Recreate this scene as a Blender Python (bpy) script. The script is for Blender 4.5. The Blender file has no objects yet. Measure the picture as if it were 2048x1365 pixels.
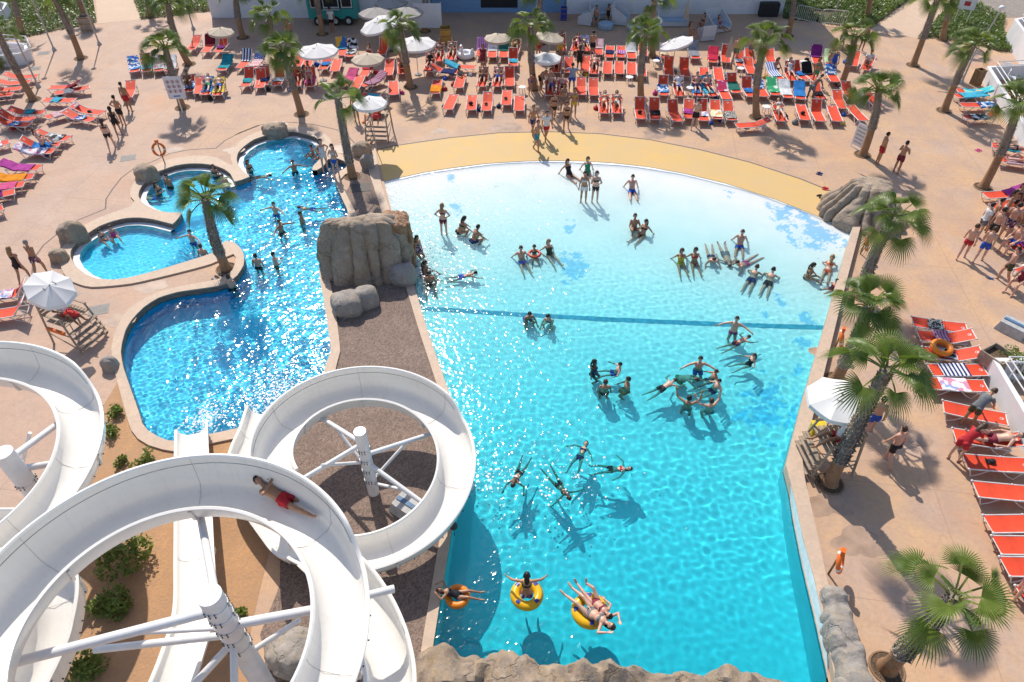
import bpy, bmesh, math, random
import numpy as np
from mathutils import Vector, Matrix
PI = math.pi
random.seed(7)
S = bpy.context.scene
COL = S.collection
R = math.radians
# ---------------------------------------------------------------- camera
FPX, PITCH, CAMH = 1400.0, R(43.1), 18.2
SP, CP = math.sin(PITCH), math.cos(PITCH)
cam = bpy.data.cameras.new('camera')
camo = bpy.data.objects.new('camera', cam)
COL.objects.link(camo)
camo.location = (0, 0, CAMH)
camo.rotation_euler = (PI / 2 - PITCH, 0, 0)
cam.sensor_width = 36
cam.lens = FPX / 2048 * 36
cam.clip_end = 2000
S.camera = camo

def G(px, py, h=0.0):
    """photo pixel (2048 wide) to the world point at height h"""
    u = (px - 1024) / FPX
    v = (py - 682.5) / FPX
    z = (CAMH - h) / (SP + v * CP)
    return Vector((u * z, z * (CP - v * SP), h))

def RAY(px, py):
    u = (px - 1024) / FPX
    v = (py - 682.5) / FPX
    return np.array([u, CP - v * SP, -(SP + v * CP)])

CR = {'c1': (0, 0, 3.938), 'c2': (500, 0, 3.938), 'c3': (1000, 0, 3.938), 'c4': (1500, 0, 3.737), 'c5': (0, 330, 3.792),
      'c6': (450, 250, 3.102), 'c7': (800, 300, 3.5), 'c8': (1200, 320, 3.688), 'c9': (1600, 280, 4.016), 'c10': (1580, 580, 3.412),
      'c11': (1560, 960, 3.371), 'c12': (1840, 340, 5.25), 'c13': (1880, 820, 4.875), 'c14': (1160, 640, 5.12), 'c15': (860, 860, 2.704),
      'c16': (500, 0, 6.827), 'k4': (0, 660, 3.792), 'k5': (450, 700, 3.102), 'k6': (0, 980, 3.546), 'k7': (450, 1000, 3.74),
      'c17': (1840, 80, 5.25), 'c18': (0, 80, 4.015), 'p': (0, 0, 1.0)}

def X(c, x, y):
    a, b, s = CR[c]
    return (a + x / s, b + y / s)

# ---------------------------------------------------------------- light
SUN_EL, SUN_DIR = R(47), Vector((-0.32, 0.95, 0)).normalized()
w = bpy.data.worlds.new("World")
S.world = w
w.use_nodes = True
nt = w.node_tree
bg = nt.nodes['Background']
sky = nt.nodes.new('ShaderNodeTexSky')
sky.sky_type = 'NISHITA'
sky.sun_disc = False
sky.sun_elevation = SUN_EL
sky.sun_rotation = math.atan2(SUN_DIR.x, SUN_DIR.y)
nt.links.new(sky.outputs[0], bg.inputs[0])
bg.inputs[1].default_value = 0.15
sl = bpy.data.lights.new('sun', 'SUN')
sl.energy = 4.5
sl.angle = R(0.5)
sl.color = (1.0, 0.93, 0.82)
sl.cycles.is_caustics_light = True
so = bpy.data.objects.new('sun', sl)
COL.objects.link(so)
dv = -(SUN_DIR * math.cos(SUN_EL) + Vector((0, 0, math.sin(SUN_EL))))
so.rotation_euler = dv.to_track_quat('-Z', 'Y').to_euler()
S.view_settings.view_transform = 'Standard'
S.view_settings.look = 'None'
S.view_settings.exposure = 0.14
S.cycles.use_denoising = True
S.cycles.max_bounces = 8
S.cycles.diffuse_bounces = 3
S.cycles.transmission_bounces = 6
S.cycles.caustics_refractive = True
S.cycles.caustics_reflective = True
S.cycles.sample_clamp_indirect = 4

# ---------------------------------------------------------------- materials
MATS = {}

def nodes(name):
    m = bpy.data.materials.new(name)
    m.use_nodes = True
    n = m.node_tree
    return m, n, n.nodes['Principled BSDF']

def N(n, t, **kw):
    x = n.nodes.new(t)
    for k, v in kw.items():
        if k in x.inputs.keys():
            x.inputs[k].default_value = v
        else:
            setattr(x, k, v)
    return x

def c4(c):
    return (c[0], c[1], c[2], 1)

def mix(n, fac, a, b, mode='MIX'):
    x = n.nodes.new('ShaderNodeMix')
    x.data_type = 'RGBA'
    x.blend_type = mode
    for s, v in ((x.inputs[0], fac), (x.inputs[6], a), (x.inputs[7], b)):
        if hasattr(v, 'links'):
            n.links.new(v, s)
        elif isinstance(v, tuple):
            s.default_value = c4(v)
        else:
            s.default_value = v
    return x.outputs[2]

def ramp(n, fac, stops):
    r = n.nodes.new('ShaderNodeValToRGB')
    e = r.color_ramp.elements
    while len(e) < len(stops):
        e.new(0.5)
    for el, (p, c) in zip(e, stops):
        el.position = p
        el.color = c4(c) if isinstance(c, tuple) else (c, c, c, 1)
    n.links.new(fac, r.inputs[0])
    return r.outputs[0]

def noise(n, co, scale, detail=3, rough=0.55, dist=0.0):
    x = N(n, 'ShaderNodeTexNoise', Scale=scale, Detail=detail, Roughness=rough, Distortion=dist)
    n.links.new(co, x.inputs['Vector'])
    return x.outputs[0]

def coords(n, kind='Object'):
    return N(n, 'ShaderNodeTexCoord').outputs[kind]

def bump(n, bs, h, strength=0.3, dist=0.02):
    b = N(n, 'ShaderNodeBump', Strength=strength, Distance=dist)
    n.links.new(h, b.inputs['Height'])
    n.links.new(b.outputs[0], bs.inputs['Normal'])

def mat(name, col, rough=0.6, var=0.15, scale=6.0, spec=0.4, bmp=0.0, col2=None, metal=0.0, rnd=0.0):
    """plain painted / cloth / plastic surface with a little uneven colour"""
    if name in MATS:
        return MATS[name]
    m, n, b = nodes(name)
    co = coords(n)
    f = noise(n, co, scale, 4)
    c2 = col2 or tuple(max(0, x * (1 - var * 1.6)) for x in col)
    o = mix(n, ramp(n, f, [(0.36, 0.0), (0.68, 1.0)]), col, c2)
    if rnd:
        oi = N(n, 'ShaderNodeObjectInfo')
        hs = N(n, 'ShaderNodeHueSaturation')
        mr = N(n, 'ShaderNodeMapRange')
        mr.inputs[3].default_value = 1 - rnd
        mr.inputs[4].default_value = 1 + rnd
        n.links.new(oi.outputs['Random'], mr.inputs[0])
        n.links.new(mr.outputs[0], hs.inputs['Value'])
        n.links.new(o, hs.inputs['Color'])
        o = hs.outputs[0]
    n.links.new(o, b.inputs['Base Color'])
    b.inputs['Roughness'].default_value = rough
    b.inputs['Specular IOR Level'].default_value = spec
    b.inputs['Metallic'].default_value = metal
    if bmp:
        bump(n, b, noise(n, co, scale * 5, 3), bmp, 0.01)
    MATS[name] = m
    return m

# ---------------------------------------------------------------- mesh helpers
class MB:
    def __init__(s):
        s.v, s.f, s.mi = [], [], []

    def add(s, vs, fs, mi=0):
        k = len(s.v)
        s.v += [tuple(p) for p in vs]
        s.f += [tuple(i + k for i in q) for q in fs]
        s.mi += [mi] * len(fs)

    def box(s, x0, x1, y0, y1, z0, z1, M=None, mi=0):
        vs = [Vector((x, y, z)) for z in (z0, z1) for y in (y0, y1) for x in (x0, x1)]
        if M is not None:
            vs = [M @ p for p in vs]
        s.add(vs, [(0, 2, 3, 1), (4, 5, 7, 6), (0, 1, 5, 4), (2, 6, 7, 3), (0, 4, 6, 2), (1, 3, 7, 5)], mi)

    def tube(s, pts, r, seg=8, cap=True, mi=0, flat=1.0):
        pts = [Vector(p) for p in pts]
        rr = r if isinstance(r, (list, tuple)) else [r] * len(pts)
        rings = []
        up = None
        for i, p in enumerate(pts):
            d = (pts[min(i + 1, len(pts) - 1)] - pts[max(i - 1, 0)])
            if d.length < 1e-9:
                d = Vector((0, 0, 1))
            d.normalize()
            if up is None:
                up = Vector((0, 0, 1)) if abs(d.z) < 0.9 else Vector((0, 1, 0))
            a = d.cross(up).normalized()
            b = a.cross(d).normalized()
            up = b
            rings.append([p + a * (rr[i] * math.cos(t)) + b * (rr[i] * flat * math.sin(t)) for t in [2 * PI * k / seg for k in range(seg)]])
        vs = [q for ring in rings for q in ring]
        fs = []
        for i in range(len(pts) - 1):
            for k in range(seg):
                k2 = (k + 1) % seg
                fs.append((i * seg + k, i * seg + k2, (i + 1) * seg + k2, (i + 1) * seg + k))
        if cap:
            fs.append(tuple(range(seg))[::-1])
            fs.append(tuple((len(pts) - 1) * seg + k for k in range(seg)))
        s.add(vs, fs, mi)

    def ball(s, c, r, sc=(1, 1, 1), seg=12, rg=8, mi=0, M=None):
        vs, fs = [], []
        for i in range(rg + 1):
            a = PI * i / rg
            for k in range(seg):
                t = 2 * PI * k / seg
                p = Vector((r * sc[0] * math.sin(a) * math.cos(t), r * sc[1] * math.sin(a) * math.sin(t), r * sc[2] * math.cos(a)))
                if M is not None:
                    p = M @ p
                vs.append(p + Vector(c))
        for i in range(rg):
            for k in range(seg):
                k2 = (k + 1) % seg
                fs.append((i * seg + k, (i + 1) * seg + k, (i + 1) * seg + k2, i * seg + k2))
        s.add(vs, fs, mi)

    def torus(s, c, Rr, r, seg=28, sg=12, mi=0, a0=0, a1=2 * PI):
        vs, fs = [], []
        full = abs(a1 - a0 - 2 * PI) < 1e-6
        n = seg if full else seg + 1
        for i in range(n):
            a = a0 + (a1 - a0) * i / seg
            for k in range(sg):
                t = 2 * PI * k / sg
                q = Rr + r * math.cos(t)
                vs.append((c[0] + q * math.cos(a), c[1] + q * math.sin(a), c[2] + r * math.sin(t)))
        for i in range(seg):
            j = (i + 1) % n
            for k in range(sg):
                k2 = (k + 1) % sg
                fs.append((i * sg + k, j * sg + k, j * sg + k2, i * sg + k2))
        s.add(vs, fs, mi)

    def mesh(s, name, smooth=True, mats=(), weld=0):
        me = bpy.data.meshes.new(name)
        me.from_pydata([tuple(p) for p in s.v], [], s.f)
        for m in mats:
            me.materials.append(m)
        if any(s.mi):
            me.polygons.foreach_set('material_index', s.mi)
        if smooth:
            me.polygons.foreach_set('use_smooth', [True] * len(s.f))
            try:
                me.set_sharp_from_angle(angle=R(40))
            except Exception:
                pass
        me.update()
        return me

def link(name, me, parent=None, m=None, loc=None):
    o = bpy.data.objects.new(name, me)
    COL.objects.link(o)
    if parent is not None:
        o.parent = parent
    if m is not None:
        me.materials.clear()
        me.materials.append(m)
    if loc is not None:
        o.location = loc
    return o

def empty(name, loc=(0, 0, 0), rz=0.0):
    o = bpy.data.objects.new(name, None)
    o.empty_display_size = 0.1
    COL.objects.link(o)
    o.location = loc
    o.rotation_euler = (0, 0, rz)
    return o

LABELS = {}

def tag(o, label, cat, group=None):
    o['label'] = label
    o['category'] = cat
    if group:
        o['group'] = group
    LABELS.setdefault(label, []).append(o.name)
    return o

def struct(o, kind='structure'):
    o['kind'] = kind
    return o

def kid(src, parent):
    c = src.copy()
    COL.objects.link(c)
    c.parent = parent
    return c

def copy_tree(o, parent=None):
    c = o.copy()
    COL.objects.link(c)
    if parent is not None:
        c.parent = parent
    for ch in o.children:
        copy_tree(ch, c)
    return c

def omat(o, m, slot=0):
    o.material_slots[slot].link = 'OBJECT'
    o.material_slots[slot].material = m

_perm = np.random.default_rng(3).random((64, 64, 64))

def vnoise(p, freq=1.0, octv=3, gain=0.5):
    """value noise on an (n,3) array, about -1..1"""
    p = np.asarray(p, float)
    out = np.zeros(len(p))
    amp, tot = 1.0, 0.0
    for o in range(octv):
        q = p * freq * 2 ** o + 13.7 * o
        i = np.floor(q).astype(int)
        f = q - i
        f = f * f * (3 - 2 * f)
        a = 0
        for dx in (0, 1):
            for dy in (0, 1):
                for dz in (0, 1):
                    wt = (f[:, 0] if dx else 1 - f[:, 0]) * (f[:, 1] if dy else 1 - f[:, 1]) * (f[:, 2] if dz else 1 - f[:, 2])
                    a = a + wt * _perm[(i[:, 0] + dx) % 64, (i[:, 1] + dy) % 64, (i[:, 2] + dz) % 64]
        out += amp * (a * 2 - 1)
        tot += amp
        amp *= gain
    return out / tot

def resample(pts, step):
    pts = [Vector((p[0], p[1])) for p in pts]
    out = []
    n = len(pts)
    for i in range(n):
        p0, p1, p2, p3 = pts[i - 1], pts[i], pts[(i + 1) % n], pts[(i + 2) % n]
        k = max(1, int((p2 - p1).length / step))
        for j in range(k):
            t = j / k
            a = 0.5 * ((2 * p1) + (p2 - p0) * t + (2 * p0 - 5 * p1 + 4 * p2 - p3) * t * t + (3 * p1 - p0 - 3 * p2 + p3) * t ** 3)
            b = p1.lerp(p2, t)
            out.append(b.lerp(a, 0.7))
    return out

def fill_poly(name, loops, z, m, thick=0.0):
    """flat sheet with holes (even-odd) from closed 2-D loops; thick extrudes it downward"""
    cu = bpy.data.curves.new(name, 'CURVE')
    cu.dimensions = '2D'
    cu.fill_mode = 'BOTH'
    for lp in loops:
        sp = cu.splines.new('POLY')
        sp.points.add(len(lp) - 1)
        sp.points.foreach_set('co', [c for p in lp for c in (p[0], p[1], 0, 1)])
        sp.use_cyclic_u = True
    o = bpy.data.objects.new(name, cu)
    COL.objects.link(o)
    dg = bpy.context.evaluated_depsgraph_get()
    me = bpy.data.meshes.new_from_object(o.evaluated_get(dg))
    bpy.data.objects.remove(o)
    me.name = name
    bm = bmesh.new()
    bm.from_mesh(me)
    bmesh.ops.remove_doubles(bm, verts=bm.verts, dist=1e-5)
    for f in bm.faces:
        if f.normal.z < 0:
            f.normal_flip()
    if thick:
        be = [e for e in bm.edges if e.is_boundary]
        r = bmesh.ops.extrude_edge_only(bm, edges=be)
        for v in r['geom']:
            if isinstance(v, bmesh.types.BMVert):
                v.co.z -= thick
        bmesh.ops.recalc_face_normals(bm, faces=bm.faces)
    for v in bm.verts:
        v.co.z += z
    bm.to_mesh(me)
    bm.free()
    me.materials.clear()
    me.materials.append(m)
    o = bpy.data.objects.new(name, me)
    COL.objects.link(o)
    return o

def inside(P, poly):
    P = np.asarray(P)
    x, y = P[:, 0], P[:, 1]
    r = np.zeros(len(P), bool)
    n = len(poly)
    for i in range(n):
        x0, y0 = poly[i][0], poly[i][1]
        x1, y1 = poly[(i + 1) % n][0], poly[(i + 1) % n][1]
        c = ((y0 > y) != (y1 > y))
        with np.errstate(divide='ignore', invalid='ignore'):
            xx = (x1 - x0) * (y - y0) / (y1 - y0 + 1e-12) + x0
        r ^= c & (x < xx)
    return r

def gl(pts, h=0.0):
    return [tuple(G(x, y, h))[:2] for x, y in pts]
# ================================================================ ground and pools
def deck_mat():
    m, n, b = nodes('stamped_concrete')
    co = coords(n)
    big = noise(n, co, 0.10, 3, 0.5)
    mid = noise(n, co, 0.55, 5, 0.62, 0.4)
    fine = noise(n, co, 7.0, 5, 0.7)
    sx = N(n, 'ShaderNodeSeparateXYZ')
    n.links.new(co, sx.inputs[0])
    mr = N(n, 'ShaderNodeMapRange')
    mr.inputs[1].default_value = -22
    mr.inputs[2].default_value = 22
    n.links.new(sx.outputs[0], mr.inputs[0])
    add = N(n, 'ShaderNodeMath', operation='ADD')
    n.links.new(mr.outputs[0], add.inputs[0])
    n.links.new(big, add.inputs[1])
    hue = ramp(n, add.outputs[0], [(0.62, 0.0), (1.25 / 1.3, 1.0)])
    c = mix(n, hue, (0.515, 0.345, 0.25), (0.565, 0.355, 0.205))
    c = mix(n, ramp(n, mid, [(0.33, 0.0), (0.72, 1.0)]), c, (0.41, 0.285, 0.225))
    blotch = noise(n, co, 0.28, 5, 0.65, 0.8)
    c = mix(n, ramp(n, blotch, [(0.50, 0.0), (0.72, 0.55)]), c, (0.52, 0.39, 0.315))
    orange = noise(n, co, 0.21, 4, 0.6, 0.5)
    c = mix(n, ramp(n, orange, [(0.56, 0.0), (0.74, 0.55)]), c, (0.56, 0.285, 0.15))
    c = mix(n, ramp(n, fine, [(0.42, 0.0), (0.75, 0.35)]), c, (0.28, 0.185, 0.14))
    # control joints, a slab grid of 4 m
    mp = N(n, 'ShaderNodeMapping')
    mp.inputs['Rotation'].default_value = (0, 0, R(8))
    mp.inputs['Location'].default_value = (1.1, 1.6, 0)
    n.links.new(co, mp.inputs[0])
    br = N(n, 'ShaderNodeTexBrick', Scale=1.0)
    br.offset = 0.0
    br.inputs['Brick Width'].default_value = 4.1
    br.inputs['Row Height'].default_value = 4.0
    br.inputs['Mortar Size'].default_value = 0.011
    br.inputs['Mortar Smooth'].default_value = 0.2
    n.links.new(mp.outputs[0], br.inputs['Vector'])
    c = mix(n, ramp(n, br.outputs['Fac'], [(0.0, 0.0), (1.0, 0.6)]), c, (0.26, 0.17, 0.125))
    crack = N(n, 'ShaderNodeTexVoronoi', Scale=0.9, feature='DISTANCE_TO_EDGE')
    wob = N(n, 'ShaderNodeVectorMath', operation='ADD')
    nz = N(n, 'ShaderNodeTexNoise', Scale=1.3, Detail=4)
    n.links.new(co, nz.inputs['Vector'])
    n.links.new(co, wob.inputs[0])
    n.links.new(nz.outputs['Color'], wob.inputs[1])
    n.links.new(wob.outputs[0], crack.inputs['Vector'])
    c = mix(n, ramp(n, crack.outputs[0], [(0.0, 0.22), (0.03, 0.0)]), c, (0.32, 0.2, 0.15))
    n.links.new(c, b.inputs['Base Color'])
    b.inputs['Roughness'].default_value = 0.72
    b.inputs['Specular IOR Level'].default_value = 0.3
    bump(n, b, fine, 0.25, 0.02)
    return m

def ground_mat(name, a, b2, c2, s1=2.0, s2=30.0, rough=0.9, bs=0.6):
    m, n, b = nodes(name)
    co = coords(n)
    c = mix(n, ramp(n, noise(n, co, s1, 5, 0.6, 0.4), [(0.35, 0.0), (0.68, 1.0)]), a, b2)
    v = N(n, 'ShaderNodeTexVoronoi', Scale=s2)
    n.links.new(co, v.inputs['Vector'])
    c = mix(n, ramp(n, v.outputs['Color'], [(0.3, 0.0), (0.8, 0.8)]), c, c2)
    n.links.new(c, b.inputs['Base Color'])
    b.inputs['Roughness'].default_value = rough
    bump(n, b, v.outputs['Distance'], bs, 0.03)
    return m

M_DECK = deck_mat()
M_GRAVEL = ground_mat('brown_gravel', (0.235, 0.165, 0.13), (0.29, 0.205, 0.165), (0.12, 0.085, 0.07), 1.2, 22)
M_EARTH = ground_mat('bare_earth', (0.50, 0.275, 0.13), (0.37, 0.215, 0.115), (0.38, 0.225, 0.13), 0.9, 14, bs=0.35)
M_YELLOW = ground_mat('sand_yellow_paint', (0.60, 0.385, 0.125), (0.54, 0.365, 0.16), (0.55, 0.37, 0.165), 0.45, 1.6, 0.7, 0.05)
M_COPE = ground_mat('cream_coping_stone', (0.56, 0.41, 0.30), (0.49, 0.365, 0.275), (0.46, 0.345, 0.26), 1.1, 9, 0.7, 0.1)
M_ROAD = ground_mat('grey_paving', (0.30, 0.25, 0.21), (0.25, 0.21, 0.18), (0.2, 0.17, 0.15), 1.0, 8, 0.85, 0.1)
M_PATH = ground_mat('pale_path_concrete', (0.58, 0.41, 0.29), (0.52, 0.37, 0.27), (0.5, 0.36, 0.26), 0.6, 5, 0.8, 0.1)

# ---- outlines (photo pixels)
LEFT_POOL = [(245, 690), (253, 662), (266, 641), (288, 618), (317, 599), (356, 587), (396, 581), (435, 575), (459, 567), (475, 554), (488, 533),
             (489, 515), (483, 501), (472, 490), (454, 484), (441, 492), (432, 506), (396, 519), (324, 541), (264, 557), (229, 562), (195, 560), (171, 550),
             (152, 534), (142, 515), (145, 499), (158, 483), (179, 468), (200, 455), (227, 445), (253, 439), (280, 438), (306, 441), (330, 447),
             (346, 451), (364, 429), (340, 428), (317, 424), (298, 416), (285, 407), (278, 395), (280, 383), (288, 370), (303, 356), (325, 343), (351, 334),
             (377, 330), (404, 330), (427, 333), (449, 341), (462, 351), (470, 366), (485, 362), (500, 356), (489, 347), (477, 332), (474, 321), (477, 308), (489, 295),
             (508, 282), (534, 273), (560, 268), (589, 266), (611, 271), (631, 277), (643, 287), (649, 300), (648, 312), (626, 336), (625, 343),
             (634, 343), (648, 334), (657, 321), (676, 320), (693, 328), (692, 338), (678, 346), (669, 356), (671, 368), (685, 401), (696, 430),
             (675, 470), (641, 520), (640, 560), (647, 598), (655, 650), (661, 690), (662, 705), (651, 736), (640, 800), (628, 824), (511, 851), (423, 871),
             (352, 885), (338, 884), (317, 876), (298, 864), (286, 850), (280, 829), (264, 784), (248, 737), (243, 707)]
LEFT_OUT = [(226, 690), (229, 673), (243, 644), (259, 620), (285, 603), (317, 587), (369, 574), (409, 567), (449, 558), (466, 543), (472, 527),
            (468, 511), (422, 531), (343, 552), (264, 570), (185, 577), (148, 567), (128, 549), (122, 528), (124, 506), (134, 482), (150, 466), (172, 452), (200, 438), (230, 427),
            (262, 416), (270, 405), (262, 396), (262, 382), (270, 366), (284, 350), (306, 336), (332, 324), (362, 317), (400, 314), (434, 318), (456, 330), (466, 334),
            (462, 318), (466, 304), (478, 287), (498, 274), (526, 263), (560, 257), (592, 255), (622, 260), (646, 268), (662, 282), (668, 300), (676, 310), (705, 322), (706, 344),
            (690, 352), (682, 361), (690, 385), (712, 428), (718, 440), (700, 500), (662, 540), (661, 570), (669, 605), (680, 690), (681, 705), (672, 740), (662, 812), (650, 838), (511, 871), (427, 889), (352, 906),
            (327, 902), (298, 893), (277, 880), (264, 863), (252, 826), (230, 742), (224, 700)]
SHORE = [(762, 364), (800, 354), (850, 343), (900, 335), (970, 326), (1050, 321), (1110, 320), (1170, 321), (1230, 325), (1300, 333), (1370, 346), (1450, 365), (1550, 397), (1640, 433), (1702, 460)]
BEACH_OUT = [(752, 300), (790, 292), (830, 286), (900, 276), (1000, 266), (1100, 264), (1200, 268), (1300, 280), (1400, 300), (1500, 325), (1600, 358), (1660, 382), (1728, 418)]
RIGHT_IN = [(1702, 460), (1676, 555), (1650, 650), (1605, 800), (1570, 930), (1586, 1040), (1604, 1130), (1631, 1245), (1655, 1355), (1668, 1420)]
LEFT_IN = [(850, 1420), (867, 1285), (903, 1060), (931, 887), (893, 770), (855, 660), (828, 570), (790, 450), (762, 364)]
LEVEL = -0.05
BIG_POOL = SHORE + RIGHT_IN[1:] + LEFT_IN[:-1]
bp = gl(BIG_POOL)
lp = [tuple(p) for p in resample(gl(LEFT_POOL), 0.25)]
lo_ = [tuple(p) for p in resample(gl(LEFT_OUT), 0.3)]
beach_o = [tuple(p) for p in resample(gl(BEACH_OUT), 50)]
BO = gl(BEACH_OUT)
hole_big = BO + gl(RIGHT_IN[0:]) + gl(LEFT_IN[:-1])
deck = struct(fill_poly('deck', [[(-160, -30), (160, -30), (160, 200), (-160, 200)], hole_big, lp], 0.0, M_DECK))

# ---- sheets on the deck
def sheet(name, pts, z, m, kind='structure'):
    return struct(fill_poly(name, [gl(pts)], z, m), kind)

gravel = sheet('gravel_bed', [(720, 345), (742, 340), (760, 372), (800, 480), (828, 560), (875, 770), (911, 885), (884, 1060), (850, 1275), (835, 1420), (560, 1420), (520, 1270), (560, 1170), (560, 1080), (515, 1000),
                              (500, 880), (650, 842), (662, 812), (672, 740), (681, 705), (669, 605), (661, 560), (700, 480), (718, 440), (690, 385)], 0.006, M_GRAVEL)
earth = sheet('earth_ground', [(196, 830), (238, 760), (262, 866), (298, 894), (352, 907), (500, 874), (515, 1000), (545, 1080), (520, 1180), (500, 1270), (560, 1420), (100, 1420), (120, 1200), (150, 1000)], 0.005, M_EARTH)
drain = MB()
bo2 = [Vector((p[0], p[1], 0.004)) for p in BO]
for a, b in zip(bo2[:-1], bo2[1:]):
    d = (b - a).normalized()
    nn = Vector((-d.y, d.x, 0)) * 0.045
    drain.add([a - nn, b - nn, b + nn, a + nn], [(0, 1, 2, 3)])
struct(link('drain_channel', drain.mesh('drain_channel', False), None, mat('drain_grey', (0.14, 0.12, 0.12), 0.7)))
M_PATCH = ground_mat('pale_worn_concrete', (0.52, 0.40, 0.33), (0.47, 0.355, 0.29), (0.43, 0.33, 0.27), 0.5, 6, 0.75, 0.15)
# ring walk round the left pool: paler concrete behind a dark expansion line
RING = [X('c5', *p) for p in [(250, 960), (240, 900), (250, 720), (330, 610), (440, 520), (540, 440), (640, 400), (800, 335), (805, 260), (850, 190), (920, 100), (1040, 10)]] + \
       [X('c1', *p) for p in [(1190, 1280), (1340, 1210), (1500, 1180), (1700, 1170), (1770, 1110), (1900, 1040), (2040, 990)]] + \
       [X('c6', *p) for p in [(60, 65), (200, 5), (300, -12), (430, -15), (560, 0), (690, 30), (760, 65), (800, 110), (808, 160), (800, 210)]]
lm = MB()
rp = [Vector((p[0], p[1], 0.004)) for p in gl(RING)]
for a, b in zip(rp[:-1], rp[1:]):
    d = (b - a).normalized()
    nn = Vector((-d.y, d.x, 0)) * 0.03
    lm.add([a - nn, b - nn, b + nn, a + nn], [(0, 1, 2, 3)])
struct(link('expansion_joint', lm.mesh('expansion_joint', False), None, mat('joint_dark', (0.16, 0.13, 0.12), 0.8)))

# ---- copings
cop = struct(fill_poly('left_pool_coping', [lo_, lp], 0.075, M_COPE, 0.35))

def offset_line(pts, d):
    out = []
    n = len(pts)
    for i in range(n):
        a = Vector(pts[max(i - 1, 0)])
        b = Vector(pts[min(i + 1, n - 1)])
        t = (b - a).normalized()
        out.append(Vector(pts[i]) + Vector((-t.y, t.x)) * d)
    return out

RW_OUT = [X('c9', 492, 680), X('c10', 370, 0), X('c10', 305, 270), X('c10', 220, 620), X('c10', 165, 830), X('c10', 84, 1150), X('c11', 170, 0), X('c11', 250, 350), X('c11', 320, 680), (1690, 1300), (1705, 1420)]
RW_IN = [(1708, 446), (1676, 555), (1650, 650), (1605, 800), (1572, 930), (1590, 1000), (1607, 1080), (1629, 1160), (1653, 1270), (1682, 1420)]
RWH = 0.30
rwall = struct(fill_poly('right_pool_wall', [gl(RW_IN, RWH) + gl(RW_OUT, RWH)[::-1]], RWH, M_COPE, 0.45))
lw_in = LEFT_IN[:]
LW_OUT = [(824, 1420), (846, 1275), (882, 1060), (908, 887), (874, 770), (836, 655), (808, 560), (772, 450), (738, 345), (728, 290), (750, 290)]
lwall = struct(fill_poly('left_pool_wall', [gl(LEFT_IN, 0.05) + gl(LW_OUT[::-1], 0.05)], 0.05, M_COPE, 0.3))

# ---- big pool basin
sh = np.array([tuple(G(x, y))[:2] for x, y in SHORE])
SH_C = np.polyfit(sh[:, 0], sh[:, 1], 4)

def shore_y(x):
    return np.polyval(SH_C, np.clip(x, sh[0, 0], sh[-1, 0]))

def depth_big(x, y):
    """depth of the floor below deck level 0"""
    d = (shore_y(x) - y)
    return np.where(d < 0, 0.032 + d * 0.02, np.minimum(0.042 + 0.045 * d + 0.04 * np.maximum(d - 8.5, 0) - 0.015 * np.maximum(d - 16.5, 0), 1.8))

def grid_mesh(name, x0, x1, y0, y1, cell, fz, keep, m, smooth=True):
    nx, ny = int((x1 - x0) / cell) + 1, int((y1 - y0) / cell) + 1
    xs, ys = x0 + cell * np.arange(nx), y0 + cell * np.arange(ny)
    XX, YY = np.meshgrid(xs, ys)
    P = np.stack([XX.ravel(), YY.ravel()], 1)
    k = keep(P).reshape(ny, nx)
    q = k[:-1, :-1] | k[1:, :-1] | k[:-1, 1:] | k[1:, 1:]
    jj, ii = np.nonzero(q)
    a = jj * nx + ii
    F4 = np.stack([a, a + 1, a + nx + 1, a + nx], 1)
    used, inv = np.unique(F4, return_inverse=True)
    F4 = inv.reshape(-1, 4)
    P = P[used]
    Z = fz(P[:, 0], P[:, 1])
    me = bpy.data.meshes.new(name)
    me.vertices.add(len(P))
    me.vertices.foreach_set('co', np.column_stack([P, Z]).astype(np.float32).ravel())
    me.loops.add(F4.size)
    me.loops.foreach_set('vertex_index', F4.ravel().astype(np.int32))
    me.polygons.add(len(F4))
    me.polygons.foreach_set('loop_start', np.arange(0, F4.size, 4, dtype=np.int32))
    me.polygons.foreach_set('loop_total', np.full(len(F4), 4, np.int32))
    me.update(calc_edges=True)
    me.validate()
    if smooth:
        me.polygons.foreach_set('use_smooth', [True] * len(F4))
    me.materials.append(m)
    o = bpy.data.objects.new(name, me)
    COL.objects.link(o)
    return o, P

def colattr(me, name, arr):
    a = me.color_attributes.new(name, 'FLOAT_COLOR', 'POINT')
    a.data.foreach_set('color', np.column_stack([arr, np.ones(len(arr))]).astype(np.float32).ravel())

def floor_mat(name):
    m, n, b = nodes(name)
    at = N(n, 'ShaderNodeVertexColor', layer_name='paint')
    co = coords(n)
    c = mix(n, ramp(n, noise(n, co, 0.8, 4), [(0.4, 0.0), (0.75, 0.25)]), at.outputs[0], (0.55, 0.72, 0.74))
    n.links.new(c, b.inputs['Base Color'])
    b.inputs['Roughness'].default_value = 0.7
    return m

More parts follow.
